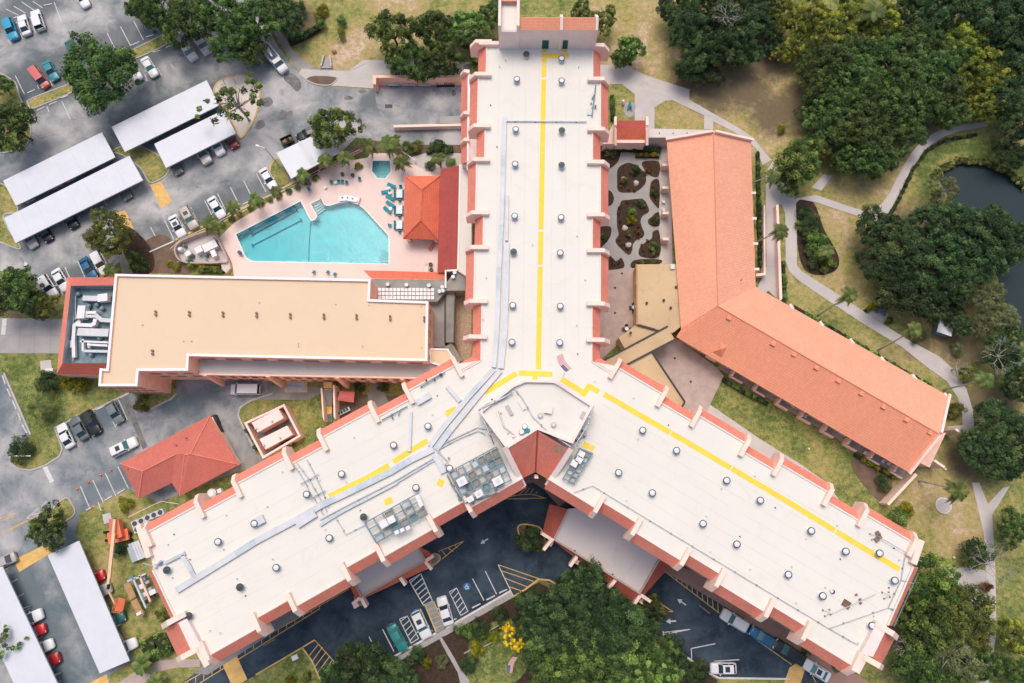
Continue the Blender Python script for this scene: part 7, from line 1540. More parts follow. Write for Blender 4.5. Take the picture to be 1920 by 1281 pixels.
# hedges
def hedge(label, px, w, h, m, sm=True, den=70, leaf=.28):
    P = [W(*p, h) for p in px]; t = thing('hedge', Vector((P[0].x, P[0].y, 0)), label, 'hedge'); cs = []
    mb = MB()
    for i in range(len(P) - 1):
        a, b = Vector((P[i].x, P[i].y, 0)), Vector((P[i + 1].x, P[i + 1].y, 0)); mb.beam(a, b, w * .72, h * .85, .1); L = (b - a).length; d = (b - a).normalized(); nn = Vector((-d.y, d.x, 0))
        for k in range(max(2, int(L / .45 * max(1, w / .8)))):
            c = a + d * random.random() * L + nn * random.uniform(-w / 2 + .25, w / 2 - .25); cs.append((c.x - t.location.x, c.y - t.location.y, h * random.uniform(.5, .95)))
    mb.build('hedge_core', 'hedgebase', t); n = len(cs)
    me = leaves_mesh('foliage', np.array(cs), np.full(n, .38), np.clip(rng.normal(.5, .25, n), 0, 1), den, leaf, m, seed=len(label)); part('foliage', me, t); return t
hedge('yellow trimmed hedge along the lower edge of the pump yard', [(375,501),(410,501)], .8, .9, 'leaf_lime'); hedge('dark green hedge under the yellow pump yard hedge', [(372,508),(417,508)], .7, .8, 'leaf_oak')
hedge('dark hedge at the top of the courtyard', [(1152,277),(1238,280)], 1.0, 1.1, 'leaf_dark'); hedge('lime hedge row at the top of the courtyard', [(1194,290),(1236,290)], .9, .9, 'leaf_lime')
hedge('yellow hedge along the garden wing terrace', [(1606,853),(1678,896)], .8, .8, 'leaf_lime'); hedge('green hedge along the lawn side of the garden wing', [(1358,712),(1395,735),(1440,757)], .8, .8, 'leaf_oak')
hedge('long green hedge behind the garden wing', [(1490,575),(1560,615),(1640,663),(1700,698),(1745,722)], .8, .8, 'leaf_fresh'); hedge('narrow hedge east of the garden wing eaves', [(1422,285),(1424,400),(1427,500)], .8, .8, 'leaf_oak')
hedge('broad ivy hedge beside the lower left stair tower', [(268,1224),(290,1210),(318,1205)], 4.2, 1.4, 'leaf_fresh', den=55); hedge('dark curved hedge on the round lawn', [(541,76),(565,66),(590,52),(602,40)], 1.4, 1.2, 'leaf_dark')
hedge('clipped green hedge against the kitchen block wall', [(800,281),(848,278)], 1.6, 1.0, 'leaf_oak'); hedge('hedge of clipped bushes in front of the garden wall', [(1470,490),(1473,560)], .7, .8, 'leaf_oak'); hedge('lime hedge beside the footpath at the bottom', [(888,1222),(893,1200),(940,1178),(952,1172)], .9, .7, 'leaf_lime')
hedge('lime bushes flanking the garden bench', [(1625,582),(1638,570),(1662,582)], .7, .7, 'leaf_lime'); hedge('dark hedge inside the courtyard link', [(1148,178),(1150,222)], 1.0, .9, 'leaf_oak'); hedge('green hedge at the lower end of the courtyard', [(1195,492),(1236,493)], .5, .5, 'leaf_olive')
hedge('grass strip hedge beside the far path', [(1668,405),(1690,365),(1712,318),(1740,280),(1775,262),(1830,252)], .7, .35, 'leaf_dark', den=40)
hedge('overgrown bank plants along the top of the pond', [(1752,330),(1768,314),(1800,300),(1845,302),(1893,322),(1925,350)], 1.6, .6, 'leaf_olive', den=60); hedge('overgrown bank plants at the lower end of the pond', [(1870,545),(1884,590),(1905,618),(1930,630)], 1.6, .6, 'leaf_oak', den=60)
i_ = 0
for u, v in ((490,381),(470,390),(450,399),(434,410),(418,422),(524,368),(541,358),(558,352),(575,343),(592,334),(506,374)):
    i_ += 1; tree('shrub', u, v, 8, 'small clipped bush in the row along the pool fence', 'clipped bushes along the pool fence')
# ---- palms
def frond_mesh(seed, n=15, L=2.4, droop=.9):
    g = np.random.default_rng(seed); V = []; F = []; T = []
    for k in range(n):
        a = k * 2.399 + g.normal() * .15; el = g.uniform(-.1, 1.0); Lk = L * g.uniform(.8, 1.1); dx, dy = math.cos(a), math.sin(a); K = 9; prev = None; tn = g.uniform(.2, .9)
        pts = []
        for i in range(K + 1):
            s = i / K; r = Lk * s * math.cos(el * .8); z = Lk * (s * math.sin(el) - droop * s * s * (.5 + .4 * math.cos(el))); pts.append(np.array([dx * r, dy * r, z]))
        for i in range(1, K + 1):
            p = pts[i]; d = pts[i] - pts[i - 1]; d /= np.linalg.norm(d); side = np.array([-dy, dx, 0]); ll = Lk * .30 * math.sin(math.pi * (.15 + .8 * i / K)) + .08
            for sg in (-1, 1):
                for off in (0, .5):
                    q = pts[i - 1] + (p - pts[i - 1]) * off; e = q + side * sg * ll * .85 + d * ll * .55 - np.array([0, 0, .25 * ll]); o = len(V); V += [q - d * .13, q + d * .13, e]; F.append((o, o + 1, o + 2)); T.append(tn)
        for i in range(K):
            o = len(V); sd_ = np.array([-dy, dx, 0]) * .03; V += [pts[i] - sd_, pts[i] + sd_, pts[i + 1] + sd_, pts[i + 1] - sd_]; F.append((o, o + 1, o + 2, o + 3)); T.append(tn)
    me = bpy.data.meshes.new('fronds'); me.from_pydata([tuple(v) for v in V], [], F); a = me.attributes.new('tint', 'FLOAT', 'FACE'); a.data.foreach_set('value', np.array(T, np.float32)); me.materials.append(M['leaf_palm']); return me
FR = [frond_mesh(s, n, L) for s, n, L in ((1, 17, 2.4), (2, 14, 2.2), (3, 20, 2.5))]
def palm(u, v, label, h, base_uv=None, s=1.0, group=None):
    c = W(u, v, h); b = W(*base_uv) if base_uv else Vector((c.x, c.y, 0)); t = thing('palm_tree', (b.x, b.y, 0), label, 'palm', group); d = Vector((c.x - b.x, c.y - b.y, 0)); pts = [(0,0,0)] + [tuple(d * (k / 6) ** 1.3 + Vector((0,0,h * k / 6))) for k in range(1, 7)]
    part('trunk', MB().tube(pts, .17, 7, .10).mesh('trunk', 'palebark'), t); f = part('fronds', random.choice(FR), t, (d.x, d.y, h), random.random() * 6); f.scale = (s * .8, s * .8, s * .8); return t
for u, v, l, h, bu, s in ((689,272,'palm left of the spa',4.5,None,1.15),(728,270,'palm behind the spa',4.8,None,1.2),(752,303,'palm right of the spa',3.8,None,1.0),(740,262,'second palm behind the spa',4.5,None,.9),(610,300,'palm over the corner of the white shed roof',4.6,(617,315),1.0),(645,294,'palm between the white shed and the spa',4.4,(655,310),.95),(822,296,'yellowish palm beside the kitchen block',3.6,None,1.0),(566,327,'palm at the pool end of the white shed',4.2,(578,340),1.0),(434,388,'palm in the pool fence row nearest the white sedan',4.2,(452,405),1.0),(392,418,'palm in the pool fence row above the pump yard',4.2,(410,428),1.0),(477,373,'palm in the middle of the pool fence row',4.2,(492,388),1.0),(516,358,'palm in the pool fence row by the bushes',4.0,(528,368),.8),
    (70,765,'palm on the grass beside the lower left lot',3.5,(88,764),1.25),(205,505,'small palm beside the blue car',2.5,None,.9),(265,1247,'palm at the bottom of the carport grass',2.8,None,1.1),(292,1278,'palm at the bottom edge on the left',2.5,None,.9),
    (1464,433,'palm leaning over the garden wall path',8.5,(1405,462),.9),(1448,330,'palm leaning over the path junction',9.0,(1395,352),1.0),(1593,553,'palm leaning over the diagonal path',8.5,(1532,592),1.0),(1715,618,'palm leaning over the path beside the bench',8.5,(1645,657),.9),(1850,712,'palm with a long bare leaning trunk at right',9.0,(1768,731),.9),(1855,815,'pale palm by the footpath end',4.0,None,1.2),(1797,920,'palm leaning beside the round white tank lid',8.0,(1722,902),1.2),(1552,470,'palm in the long mulch bed',4.0,(1540,490),1.0),(1640,20,'palm crown rising in the wood',8.0,None,1.6)):
    palm(u, v, l, h, bu, s)
# ---- bare trees
def bare(u, v, rpx, label, h=6.0, seed=1):
    g = random.Random(seed); r = rpx * .09; c = W(u, v, h); t = thing('bare_tree', (c.x, c.y, 0), label, 'tree'); mb = MB(); mb.tube([(0,0,0),(0,0,h - r * .6)], .16, 6, .10)
    def grow(p, d, L, rad, dep):
        q = p + d * L; m_ = p.lerp(q, .5) + Vector((g.uniform(-1,1), g.uniform(-1,1), g.uniform(-.5,.5))) * L * .12; mb.tube([p, m_, q], rad, 4, rad * .5)
        if dep:
            for k in range(3): e = (d + Vector((g.uniform(-.8,.8), g.uniform(-.8,.8), g.uniform(-.3,.5)))).normalized(); grow(q, e, L * .68, rad * .55, dep - 1)
    for k in range(8):
        a = k * .785 + g.uniform(-.3,.3); grow(Vector((0,0,h - r * .6)), Vector((math.cos(a), math.sin(a), g.uniform(.1,.7))).normalized(), r * .5, .085, 3)
    part('branches', mb.mesh('branches', 'palebark'), t); return t
bare(1870, 1062, 36, 'bare grey tree beside the right footpath', 6.5, 1); bare(1885, 665, 34, 'bare pale branches in the oak at the right edge', 7.5, 2); bare(1366, 22, 26, 'bare pale branches at the top of the wood', 9.5, 3); bare(1790, 1232, 30, 'bare limbs inside the lower right trees', 7.5, 4); bare(1715, 1215, 26, 'bare twigs below the stair tower', 7.0, 5); bare(1800, 690, 16, 'small bare bush beside the bending path', 2.5, 6)
# ================================================================== POOL FURNITURE AND SMALL THINGS
LM = {'bed': MB().box((.15,0,.28), (1.25,.62,.07)).mesh('lounger_seat', 'teal'), 'back': MB().add([(-.45,-.31,.3),(-.45,.31,.3),(-1.0,.31,.62),(-1.0,-.31,.62),(-.45,-.31,.36),(-.45,.31,.36),(-1.02,.31,.68),(-1.02,-.31,.68)], [(0,1,2,3),(7,6,5,4),(0,4,5,1),(1,5,6,2),(2,6,7,3),(3,7,4,0)]).mesh('lounger_back', 'teal'), 'leg': MB().box((0,0,0), (.06,.06,.28)).mesh('leg', 'white')}
def lounger(u, v, a, label, m='teal'):
    t = thing('sun_lounger', W(u, v, .12), label, 'sun lounger', 'sun loungers round the pool', rz=ang(u, v, a)); part('seat', LM['bed'], t, m=m); part('backrest', LM['back'], t, m=m)
    for x in (-.4, .7):
        for y in (-.27, .27): part('leg', LM['leg'], t, (x, y, 0))
for u, v, a, l in ((734,349,25,'teal lounger at the top of the pavilion row'),(723,361,-10,'second teal lounger of the pavilion row'),(731,371,30,'third teal lounger of the pavilion row'),(731,383,35,'fourth teal lounger of the pavilion row'),(726,394,40,'fifth teal lounger of the pavilion row')): lounger(u, v, a + 180, l)
lounger(810, 464, 125, 'pink lounger below the pavilion', 'redfab'); lounger(800, 505, 90, 'pale pink lounger by the tile band', 'stucco')
CM = {'seat': MB().box((0,0,.38), (.52,.52,.06)).mesh('chair_seat', 'teal'), 'back': MB().box((-.26,0,.42), (.07,.52,.5)).mesh('chair_back', 'teal'), 'leg': MB().box((0,0,0), (.05,.05,.38)).mesh('leg', 'white')}
def chair(u, v, a, label, group, z=.12, m='teal'):
    t = thing('chair', W(u, v, z), label, 'chair', group, rz=ang(u, v, a)); part('seat', CM['seat'], t, m=m); part('backrest', CM['back'], t, m=m)
    for x in (-.22, .22):
        for y in (-.22, .22): part('leg', CM['leg'], t, (x, y, 0))
for u, v in ((622,344),(636,343),(643,343),(651,345)): chair(u, v, 100, 'teal chair in the row above the pool', 'teal chairs above the pool')
for u, v in ((590,511),(616,511),(629,515)): chair(u, v, -80, 'teal chair on the strip below the pool', 'teal chairs below the pool')
chair(581, 357, 60, 'single teal chair near the pool fence', None); chair(732, 424, 0, 'single teal chair right of the pool', None); chair(675, 338, 90, 'dark teal chair left of the spa', None); chair(752, 353, 90, 'teal chair above the white tables', None)
def table(u, v, label, sx=1.1, sy=1.6, group=None, m='white', chairs=True, z=.12):
    t = thing('table', W(u, v, z), label, 'table', group); part('table_top', MB().box((0,0,.70), (sx,sy,.05)).mesh('table_top', m), t)
    for x in (-1, 1):
        for y in (-1, 1): part('leg', MB().box((x*(sx/2-.08),y*(sy/2-.08),0), (.06,.06,.7)).mesh('leg', 'steel'), t)
    if chairs:
        for k in range(3):
            for sx_, a in ((-7, 0), (7, 180)): chair(u + sx_, v - 6 + 6 * k, a, 'teal chair around a white pool table', 'chairs round the white pool tables')
        chair(u, v + 10, -90, 'teal chair around a white pool table', 'chairs round the white pool tables')
table(750, 366, 'upper white table left of the pavilion'); table(750, 396, 'middle white table left of the pavilion'); table(750, 424, 'lower white table left of the pavilion')
def round_table(u, v, label, r=.45, m='white', z=.12, h=.45):
    c = W(u, v, z); t = thing('side_table', c, label, 'table'); MB().lathe(c + Vector((0,0,h)), [(r,0),(r,.04)], 16).build('table_top', m, t); MB().tube([c, c + Vector((0,0,h))], .05, 6).build('pedestal', m, t)
round_table(730, 355, 'small white round table between the upper loungers', .35); round_table(732, 363, 'small white round table by the second lounger', .35); round_table(733, 393, 'small white round table by the lowest lounger', .35); round_table(630, 344, 'small white table among the row of teal chairs', .3); round_table(611, 353, 'small white table near the pool steps', .25)
for u, v, l in ((643,328,'dark fire bowl left of the spa'),(662,330,'second dark bowl left of the spa'),(808,497,'dark round planter by the tile band'),(809,507,'second dark round planter by the tile band')):
    c = W(u, v, .12); t = thing('planter', c, l, 'planter'); MB().lathe(c, [(.25,0),(.36,.45),(.30,.46),(.28,.35)], 14).build('pot', 'dark', t); MB().lathe(c + Vector((0,0,.33)), [(.27,0),(.25,.03)], 14).build('soil', 'soil', t)
wf = thing('pool_waterfall', W(655,372), 'white stone fountain ledge on the top edge of the pool', 'fountain')
MB().prism(xy([(635,368),(652,366),(670,370),(675,375),(667,379),(650,376),(636,377)], .5), .12, .5).build('ledge', 'trim', wf)
for u, v in ((642,371),(652,371),(661,373)): MB().lathe(W(u, v, .5), [(.12,0),(.1,.35),(.05,.4)], 8).build('spout', 'steel_teal', wf)
MB().beam(W(676,372,.12), W(672,384,.12), .2, .6).build('side_wall', 'stucco', wf)
lr = thing('life_ring_stand', W(451,475), 'small blue bin at the left end of the pool', 'bin'); MB().lathe(W(451,475,.12), [(.3,0),(.33,.7),(.28,.72)], 10).build('bin_body', 'blueplastic', lr); MB().lathe(W(451,475,.84), [(.33,0),(.15,.1)], 10).build('lid', 'blueplastic', lr)
# pool fence posts and rails
fn = thing('pool_fence', W(440,415), 'low pale fence along the upper edge of the pool deck', 'fence')
FP = [(326,470),(345,452),(400,428),(430,412),(500,375),(560,345),(640,303),(690,280)]
for i in range(len(FP) - 1):
    a, b = W(*FP[i], .1), W(*FP[i + 1], .1)
    for z in (.35, 1.1): MB().beam(a + Vector((0,0,z)), b + Vector((0,0,z)), .07, .07).build('rail', 'stucco3', fn)
    n = max(2, int((b - a).length / 2))
    for k in range(n + 1): c = a.lerp(b, k / n); MB().box((c.x, c.y, .05), (.10,.10,1.2)).build('post', 'stucco3', fn)
fn2 = thing('pool_fence', W(760,300), 'thin pale fence slanting down beside the spa', 'fence')
a, b = W(738,277,.1), W(780,305,.1); MB().beam(a + Vector((0,0,1.0)), b + Vector((0,0,1.0)), .1, .1).build('rail', 'trim', fn2)
for k in range(5): c = a.lerp(b, k / 4); MB().box((c.x, c.y, .05), (.1,.1,1.1)).build('post', 'trim', fn2)
# pump yard
py = thing('pump_yard', W(380,470), 'curved walled yard full of white pool pumps and tanks', 'enclosure')
yo = xy(smooth_closed([(326,470),(330,458),(345,447),(385,432),(397,428),(410,450),(427,488),(410,493),(380,494),(350,493),(333,486)]), 1.4)
MB().prism(yo, 0, 1.4, [inset(yo, .25)]).build('yard_wall', 'paver', py); MB().prism(inset(yo, .26), 0, .08).build('yard_floor', 'concrete', py)
for u, v, sx, sy, a in ((393,461,1.5,2.6,65),(372,468,1.2,1.3,65),(352,475,.9,1.0,60),(400,475,1.3,.9,65)): c = W(u, v, 1.4); MB().box((c.x,c.y,.08), (sx,sy,1.3), ang(u,v,a)).build('pump_housing', 'unit', py)
for u, v, r in ((337,467,.5),(358,478,.4),(352,487,.35),(345,460,.3),(385,478,.3)): c = W(u, v, 1.0); MB().lathe((c.x,c.y,.08), [(r,0),(r,.8),(r*.6,1.1)], 12).build('filter_tank', 'unit' if r > .45 else 'steel_teal', py)
for k in range(9): u, v = random.uniform(338,400), random.uniform(462,490); c = W(u, v, .6); MB().tube([c, c + Vector((random.uniform(-1,1), random.uniform(-.6,.6), 0))], .07, 5).build('pipe', random.choice(['steel_teal','steel','dark']), py)
for a, b in (((401,446),(410,454)),((409,465),(417,471))): MB().beam(W(*a, 1.4), W(*b, 1.4), .15, .12).build('strut', 'dark', py)
MB().prism(xy([(418,494),(432,488),(436,505),(428,515),(420,508)]), 0, .9).build('rockwork', 'stone', None, label='pale rockwork at the corner of the pump yard', cat='rocks')
# blue drums and carts behind / below the loading wall
for k in range(13):
    u = 736 + k * 9.4
    c = W(u, 136, 1.0); t = thing('blue_drum', (c.x, c.y, .06), 'blue drum in the row behind the loading yard wall', 'drum', 'blue drums behind the loading wall'); MB().lathe((c.x,c.y,.06), [(.33,0),(.36,.3),(.34,.5),(.36,.7),(.33,.95)], 12).build('drum_body', 'blueplastic', t); MB().lathe((c.x,c.y,1.0), [(.2,0),(.18,.03)], 10).build('lid', 'steel', t)
for u, l in ((738,'left pale blue cart below the loading yard wall'),(767,'middle pale blue cart below the loading yard wall'),(796,'right pale blue cart below the loading yard wall')):
    t = thing('cart', W(u,157), l, 'cart'); c = W(u,157,.9); MB().box((c.x,c.y,.5), (2.3,.5,.4)).build('cart_tray', 'ductblue', t)
    for sx in (-1,1):
        for sy in (-1,1): MB().box((c.x+sx,c.y+sy*.2,0.02), (.1,.1,.5)).build('leg', 'steel', t)
rk = thing('crate_rack', W(835,158), 'dark rack of small boxes below the loading yard wall', 'rack'); c = W(835,157,.8); MB().box((c.x,c.y,.02), (3.4,.5,.7)).build('rack_frame', 'dark', rk)
for k in range(9): MB().box((c.x-1.5+k*.37,c.y,.72), (.26,.34,random.uniform(.1,.4))).build('box', random.choice(['unit','stucco','steel','redfab']), rk)
# culvert headwall on the dry lawn
cv = thing('culvert_headwall', W(615,120), 'pale concrete culvert with two splayed wing walls on the dry lawn', 'culvert')
MB().beam(W(601,128,.0), W(624,128,.0), .4, .35).build('headwall', 'concrete2', cv); MB().beam(W(603,127,0), W(608,107,0), .25, .6).build('wing_wall', 'concrete', cv); MB().beam(W(622,127,0), W(620,107,0), .25, .6).build('wing_wall', 'concrete', cv); MB().prism(xy([(605,126),(610,110),(618,110),(620,126)]), 0, .07).build('apron', 'concrete2', cv)
MB().lathe(W(627,98), [(.45,0),(.5,.4),(.3,.7)], 9).build('boulder', 'wood', None, label='brown stump above the culvert', cat='stump')
# satellite unit / condensers on the ground by the lower left wing
cn = thing('condenser_bank', W(270,975), 'bank of round-fanned condensers beside the lower left wing corner', 'air conditioner')
for k, (u, v) in enumerate(((252,982),(264,977),(276,971),(288,966),(300,961),(256,993))):
    c = W(u, v, 1.2); MB().box((c.x,c.y,0), (1.1,1.0,1.15), R(26)).build('cabinet', 'duct', cn); MB().lathe((c.x,c.y,1.15), [(.42,0),(.42,.05)], 14).build('fan', 'ventdark', cn)
sg = thing('sliding_cover', W(255,1030), 'grey ribbed metal cover below the condenser bank', 'cover')
for k in range(4): MB().beam(W(243 + k*5, 1020 - k*2, 1.2), W(256 + k*5, 1052 - k*2, 1.2), .42, .1).build('panel', 'duct' if k else 'steel', sg)
MB().box(W(258,1036), (1.6,2.6,1.1), R(26)).build('base', 'steel', sg)
sk = thing('scaffold_platform', W(262,1110), 'timber and steel hoist platform hanging beside the lower left wing', 'platform')
for a, b, w, m in (((238,1093),(250,1122),1.1,'wood'),((251,1125),(266,1155),1.1,'wood')): MB().beam(W(*a, 1.5), W(*b, 1.5), w, .12).build('deck_board', m, sk)
for a, b in (((250,1083),(275,1140)),((262,1078),(283,1128)),((255,1085),(275,1075)),((240,1090),(256,1083))): MB().beam(W(*a, 2.0), W(*b, 2.0), .28, .25).build('frame_beam', 'ductblue' if a[0] < 260 else 'stucco2', sk)
for u, v in ((268,1085),(275,1092),(280,1105),(270,1115),(283,1120),(265,1100),(287,1110),(276,1128),(262,1150),(246,1085)): c = W(u, v, 1.6); MB().box((c.x,c.y,1.0), (random.uniform(.4,1.2),random.uniform(.3,.9),random.uniform(.4,.9)), R(26)).build('machine', random.choice(['unit','steel','steel_teal','dark','duct']), sk)
# hose and low railing by the hip-roofed building
rl = thing('railing', W(280,950), 'thin white railing on the grass beside the lower left wing', 'railing'); P = [W(*p, .9) for p in ((240,970),(270,955),(302,940),(333,945))]
MB().tube(P, .05, 5).build('top_rail', 'white', rl)
for p in P: MB().tube([Vector((p.x,p.y,0)), p], .04, 5).build('post', 'white', rl)
tk = thing('water_tank', W(398,925), 'white tank tucked beside the lower left wing fins', 'tank'); c = W(396,925,1.2); MB().lathe((c.x,c.y,0), [(.8,0),(.8,1.1),(.5,1.4)], 14).build('tank_body', 'unit', tk); MB().box((c.x-1.3,c.y-.3,0), (.8,.7,.9), .4).build('pump', 'dark', tk); MB().box((c.x+1.2,c.y+.4,0), (.7,.7,.9), .4).build('valve_box', 'unit', tk)
# pink gazebo umbrella, grill, garden furniture between blocks
uz = thing('umbrella', W(649,743), 'square coral umbrella in the yard below the tan block', 'umbrella'); q = [W(*p, 2.3) for p in ((636,733),(665,735),(663,755),(633,751))]; ap = W(650,743,3.0)
for i in range(4): MB().face([q[i], q[(i+1)%4], ap]).build('canopy_panel', 'redfab', uz)
MB().tube([Vector((ap.x,ap.y,.02)), ap], .05, 6).build('pole', 'white', uz)
gl = thing('grill_trolley', W(645,773), 'grey steel trolley beside the coral umbrella', 'trolley'); MB().box(W(645,773,.0)+Vector((0,0,.3)), (2.6,.7,.6), R(27)).build('trolley_body', 'steel', gl); MB().box(W(634,778,.0)+Vector((0,0,.3)), (.4,.5,.9), R(27)).build('side_box', 'unit', gl)
for k in range(4): c = W(638 + k*5, 776 - k*2.6, 0); MB().box((c.x,c.y,.9), (.4,.5,.15), R(27)).build('tray', 'dark', gl)
MB().prism(xy([(630,735),(634,735),(632,778),(628,772)], 1.0), 0, 1.2).build('dark_wall', 'dark', None, label='dark low wall between the stair and the coral umbrella', cat='wall')
# benches, hut, tank lid
bn = thing('bench', W(1651,587), 'dark slatted bench on a concrete pad beside the diagonal path', 'bench', rz=ang(1651,587,22))
for k in range(4): part('slat', MB().box((0,-.25+.16*k,.42), (1.7,.11,.05)).mesh('slat', 'steel_teal'), bn)
part('backrest', MB().box((0,.38,.5), (1.7,.06,.45)).mesh('backrest', 'steel_teal'), bn)
for x in (-.7,.7): part('leg', MB().box((x,0,0), (.08,.6,.42)).mesh('leg', 'dark'), bn)
MB().prism(xy([(1627,590),(1642,573),(1666,590),(1656,607)]), 0, .055).build('bench_pad', 'concrete', None, kind='structure')
ht = thing('garden_hut', W(1760,618), 'small grey garden hut with pale roof by the pond trees', 'shed'); c = W(1760,618,0); MB().box((c.x,c.y,0), (2.2,2.4,2.0), R(-20)).build('hut_wall', 'steel_teal', ht); 
for s in (-1,1): MB().beam(Vector((c.x,c.y,2.0))+Matrix.Rotation(R(-20),3,'Z')@Vector((-1.3,s*.65,0)), Vector((c.x,c.y,2.0))+Matrix.Rotation(R(-20),3,'Z')@Vector((1.3,s*.65,0)), 1.35, .1+.01*s).build('roof_panel', 'unit', ht)
MB().box((c.x+.8,c.y+2.0,0), (1.2,1.0,.9), R(-20)).build('lean_to', 'duct', ht)
tk2 = thing('tank_lid', W(1768,948), 'round white concrete tank lid on the dry grass', 'tank lid'); c = W(1768,948); MB().lathe(c, [(1.32,0),(1.32,.25)], 28).build('rim', 'trim', tk2); MB().lathe(c, [(1.2,.25),(1.2,.29)], 28).build('lid', 'concrete', tk2)
for u, v, l in ((1665,570,'white stone in the soil bed behind the bench'),(1668,568,'second white stone behind the bench'),(1515,842,'pair of white lamps on the lawn'),(1760,873,'white globe lamp on the dry grass'),(1770,880,'second white globe lamp on the dry grass'),(1786,1045,'small white stone on the dry grass')):
    c = W(u, v); t = thing('garden_lamp', c, l, 'lamp'); MB().lathe(c, [(.08,0),(.08,.3)], 8).build('stem', 'white', t); MB().lathe(c + Vector((0,0,.3)), [(.12,0),(.2,.12),(.14,.26),(.02,.3)], 10).build('globe', 'white', t)
# play figure and white stone beside the curved path
sb = thing('shuffle_pad', W(1180,205), 'oval concrete pad with a teal frame beside the link', 'frame'); MB().prism(xy(smooth_closed([(1172,194),(1190,194),(1189,212),(1180,221),(1171,212)])), 0, .06).build('pad', 'concrete2', sb)
for a, b in (((1177,207),(1181,190)),((1184,207),(1181,190)),((1178,200),(1184,200))): MB().tube([W(*a,.3), W(*b,.9)], .12, 6).build('bar', 'teal', sb)
MB().lathe(W(1167,195), [(.3,0),(.32,.8),(.2,1.2)], 8).build('statue', 'white', None, label='small white statue beside the oval pad', cat='statue')
# patio tables with dark chairs
for u, v, l in ((1187,578,'round white table with dark chairs on the patio, upper'),(1174,618,'round white table with dark chairs on the patio, lower')):
    round_table(u, v, l, .35, 'white', .05, .7)
    for k in range(4): chair(u + 5*math.cos(k*1.57), v + 5*math.sin(k*1.57), k*90+180, 'dark chair around the patio tables', 'dark patio chairs', .05, 'dark')
for u, v in ((1153,540),(1153,587),(1166,513)):
    c = W(u, v); t = thing('patio_drain', c, 'small dark round drain in the patio', 'drain', 'patio drains'); MB().lathe(c, [(.22,0),(.22,.07)], 10).build('grate', 'dark', t)
for u, v in ((1265,672),(1295,716)):
    c = W(u, v); t = thing('patio_drain', c, 'small dark round drain in the pale patio', 'drain', 'pale patio drains'); MB().lathe(c, [(.22,0),(.22,.07)], 10).build('grate', 'dark', t)
# terrace furniture
for u, v in ((1486,762),(1500,778),(1508,782),(1544,806),(1585,828),(1620,850),(1653,866),(1664,870)): chair(u, v, 120, 'chair on the garden wing terrace', 'terrace chairs', .08, random.choice(['dark','unit','white']))
for u, v in ((1243,380),(1243,395)): chair(u, v, 0, 'white chair on the courtyard terrace', 'courtyard terrace chairs', .08, 'white')
# pale rocks in the beds
for u, v in ((1169,337),(1192,344),(1171,428),(1178,460)):
    c = W(u, v, .1); g = random.Random(u); t = MB().lathe(c, [(.5,0),(.55,.2),(.35,.4),(.1,.5)], 7); 
    for k, p in enumerate(t.v): t.v[k] = p + Vector((g.uniform(-.12,.12), g.uniform(-.12,.12), g.uniform(-.05,.05)))
    t.build('rock', 'stone', None, label='pale rock in the courtyard planting bed', cat='rock', group='pale rocks in the courtyard')
# croton rows in beds
for i, (u, v) in enumerate(((1163,390),(1161,402),(1163,415),(1165,425),(1161,450),(1168,458),(1176,466),(1198,425),(1201,440),(1196,446),(1190,380),(1176,380),(1224,350),(1230,375),(1222,364),(1206,470),(1205,460),(1214,452),(1150,496),(1160,494),(1147,488),(1180,355),(1190,357),(1163,350))): tree('redshrub', u, v, 4, 'small croton plant in the courtyard beds', 'crotons in the courtyard beds')
# lamp post by the shed, road sign
lp = thing('lamp_post', W(522,308), 'thin grey lamp post left of the white-roofed shed', 'lamp post'); c = W(522,310); MB().tube([c, c + Vector((0,0,7))], .09, 8, .06).build('pole', 'steel', lp); MB().beam(c + Vector((0,0,6.9)), c + Vector((-1.2,.4,7.0)), .1, .08).build('arm', 'steel', lp); MB().box(c + Vector((-1.4,.45,6.95)), (.6,.3,.12), R(-18)).build('lamp_head', 'unit', lp)
sn = thing('road_sign', W(38,856), 'white framed sign board among the bushes at the road bend', 'sign'); MB().beam(W(20,855,1.6), W(58,855,1.6), .15, .12).build('sign_board', 'white', sn)
for u in (25, 52): MB().tube([W(u,855), W(u,855,0) + Vector((0,0,1.6))], .06, 6).build('post', 'white', sn)
# traffic cones
for u, v in ((146,917),(167,904),(190,891),(209,882),(174,950),(152,600)):
    if u == 152: continue
    c = W(u, v, .03); t = thing('traffic_cone', c, 'orange traffic cone on the empty bays of the lower left lot', 'cone', 'traffic cones'); MB().box(c, (.42,.42,.05), .4).build('cone_base', 'cone', t); MB().lathe(c + Vector((0,0,.05)), [(.17,0),(.04,.65)], 10).build('cone_body', 'cone', t); MB().lathe(c + Vector((0,0,.3)), [(.13,0),(.10,.15)], 10).build('stripe', 'white', t)
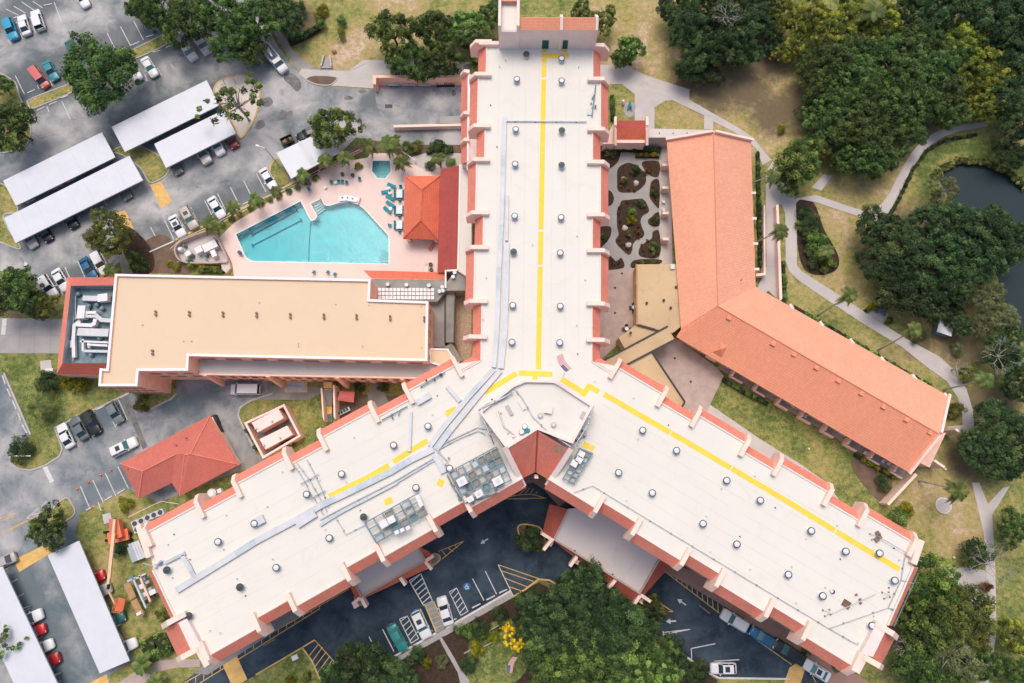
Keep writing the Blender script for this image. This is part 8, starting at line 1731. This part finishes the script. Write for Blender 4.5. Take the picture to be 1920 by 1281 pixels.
# wheel stops
WS = MB().add([(-.9,-.09,0),(.9,-.09,0),(.9,.09,0),(-.9,.09,0),(-.88,-.06,.13),(.88,-.06,.13),(.88,.06,.13),(-.88,.06,.13)], [(4,5,6,7),(0,1,5,4),(1,2,6,5),(2,3,7,6),(3,0,4,7)]).mesh('wheel_stop', 'roadwhite')
def stop(a, b, row):
    u, v = (a[0]+b[0])/2, (a[1]+b[1])/2; o = bpy.data.objects.new('wheel_stop', WS); COL.objects.link(o); o.location = W(u, v, .021); p, q = W(*a), W(*b); o.rotation_euler = (0,0,math.atan2(q.y-p.y,q.x-p.x)); L = (q-p).length; o.scale = (max(.7,min(1.3,L/1.8)),1.3,1.1)
    tag(o, 'white concrete wheel stop ' + row, 'wheel stop', 'wheel stops ' + row)
for a, b in (((274,70),(288,66)),((246,86),(262,79)),((222,96),(236,90)),((287,99),(301,95)),((311,90),(325,84)),((83,11),(98,8)),((24,35),(50,28)),((52,175),(66,169)),((70,208),(84,201)),((93,197),(107,191)),((117,184),(127,180))): stop(a, b, 'beside the upper left grass strip')
for a, b in (((226,746),(242,738)),((180,769),(195,762)),((220,926),(235,917)),((196,939),(211,930)),((162,957),(178,949))): stop(a, b, 'on the lower left lot')
for a, b in (((5,704),(11,721)),((14,729),(21,744)),((24,751),(31,767)),((34,774),(40,789)),((42.5,797),(51,812))): stop(a, b, 'along the left edge kerb')
for a, b in (((885,1140),(901,1132)),((912,1125),(928,1117)),((936,1112),(951,1105)),((840,1167),(856,1160)),((801,1187),(808,1184))): stop(a, b, 'below the accessible bays')
for a, b in (((250,280),(264,274)),((277,265),(291,258)),((370,220),(386,212)),((50,381),(66,374)),((100,356),(118,347)),((125,343),(142,335)),((200,304),(214,297))): stop(a, b, 'in the gap between the upper carports')
for a, b in (((151,1023),(158,1038)),((162,1050),(170,1066)),((174,1076),(182,1091)),((186,1103),(194,1117)),((198,1129),(206,1144)),((220,1183),(231,1200))): stop(a, b, 'beside the bottom carport')
for a, b in (((405,410),(418,404)),((381,422),(395,415)),((336,441),(346,436)),((455,384),(470,377))): stop(a, b, 'along the pool fence row')
# slatted garden edging by the footpath
for px, l in (([(905,1190),(932,1174),(952,1163)],'upper white edging strip by the bottom lawn'),([(898,1235),(902,1215),(937,1196)],'lower white edging strip by the bottom lawn'),([(870,1225),(888,1215),(892,1198)],'left white edging strip by the bottom lawn')):
    P = [W(*p, .03) for p in px]; t = thing('garden_edging', P[0], l, 'edging')
    for i in range(len(P)-1): MB().beam(P[i], P[i+1], .12, .3).build('board', 'kerb', t)
MB().box(W(554,1232), (1.0,.8,.4), R(25)).build('utility_box', 'unit', None, label='small white utility box on the lawn at the bottom', cat='utility box')
for i, (u, v, l) in enumerate(((1779,1113,'left blue bench under the lower right tree'),(1808,1121,'middle blue bench under the lower right tree'),(1831,1132,'right blue bench by the lower right footpath'))):
    t = thing('bench', W(u, v, .05), l, 'bench', rz=ang(u, v, 30)); part('seat', MB().box((0,0,.4), (1.6,.5,.06)).mesh('seat', 'blueplastic'), t); part('backrest', MB().box((0,.28,.46), (1.6,.06,.4)).mesh('backrest', 'blueplastic'), t)
    for x in (-.6,.6): part('leg', MB().box((x,0,0), (.08,.4,.4)).mesh('leg', 'dark'), t)
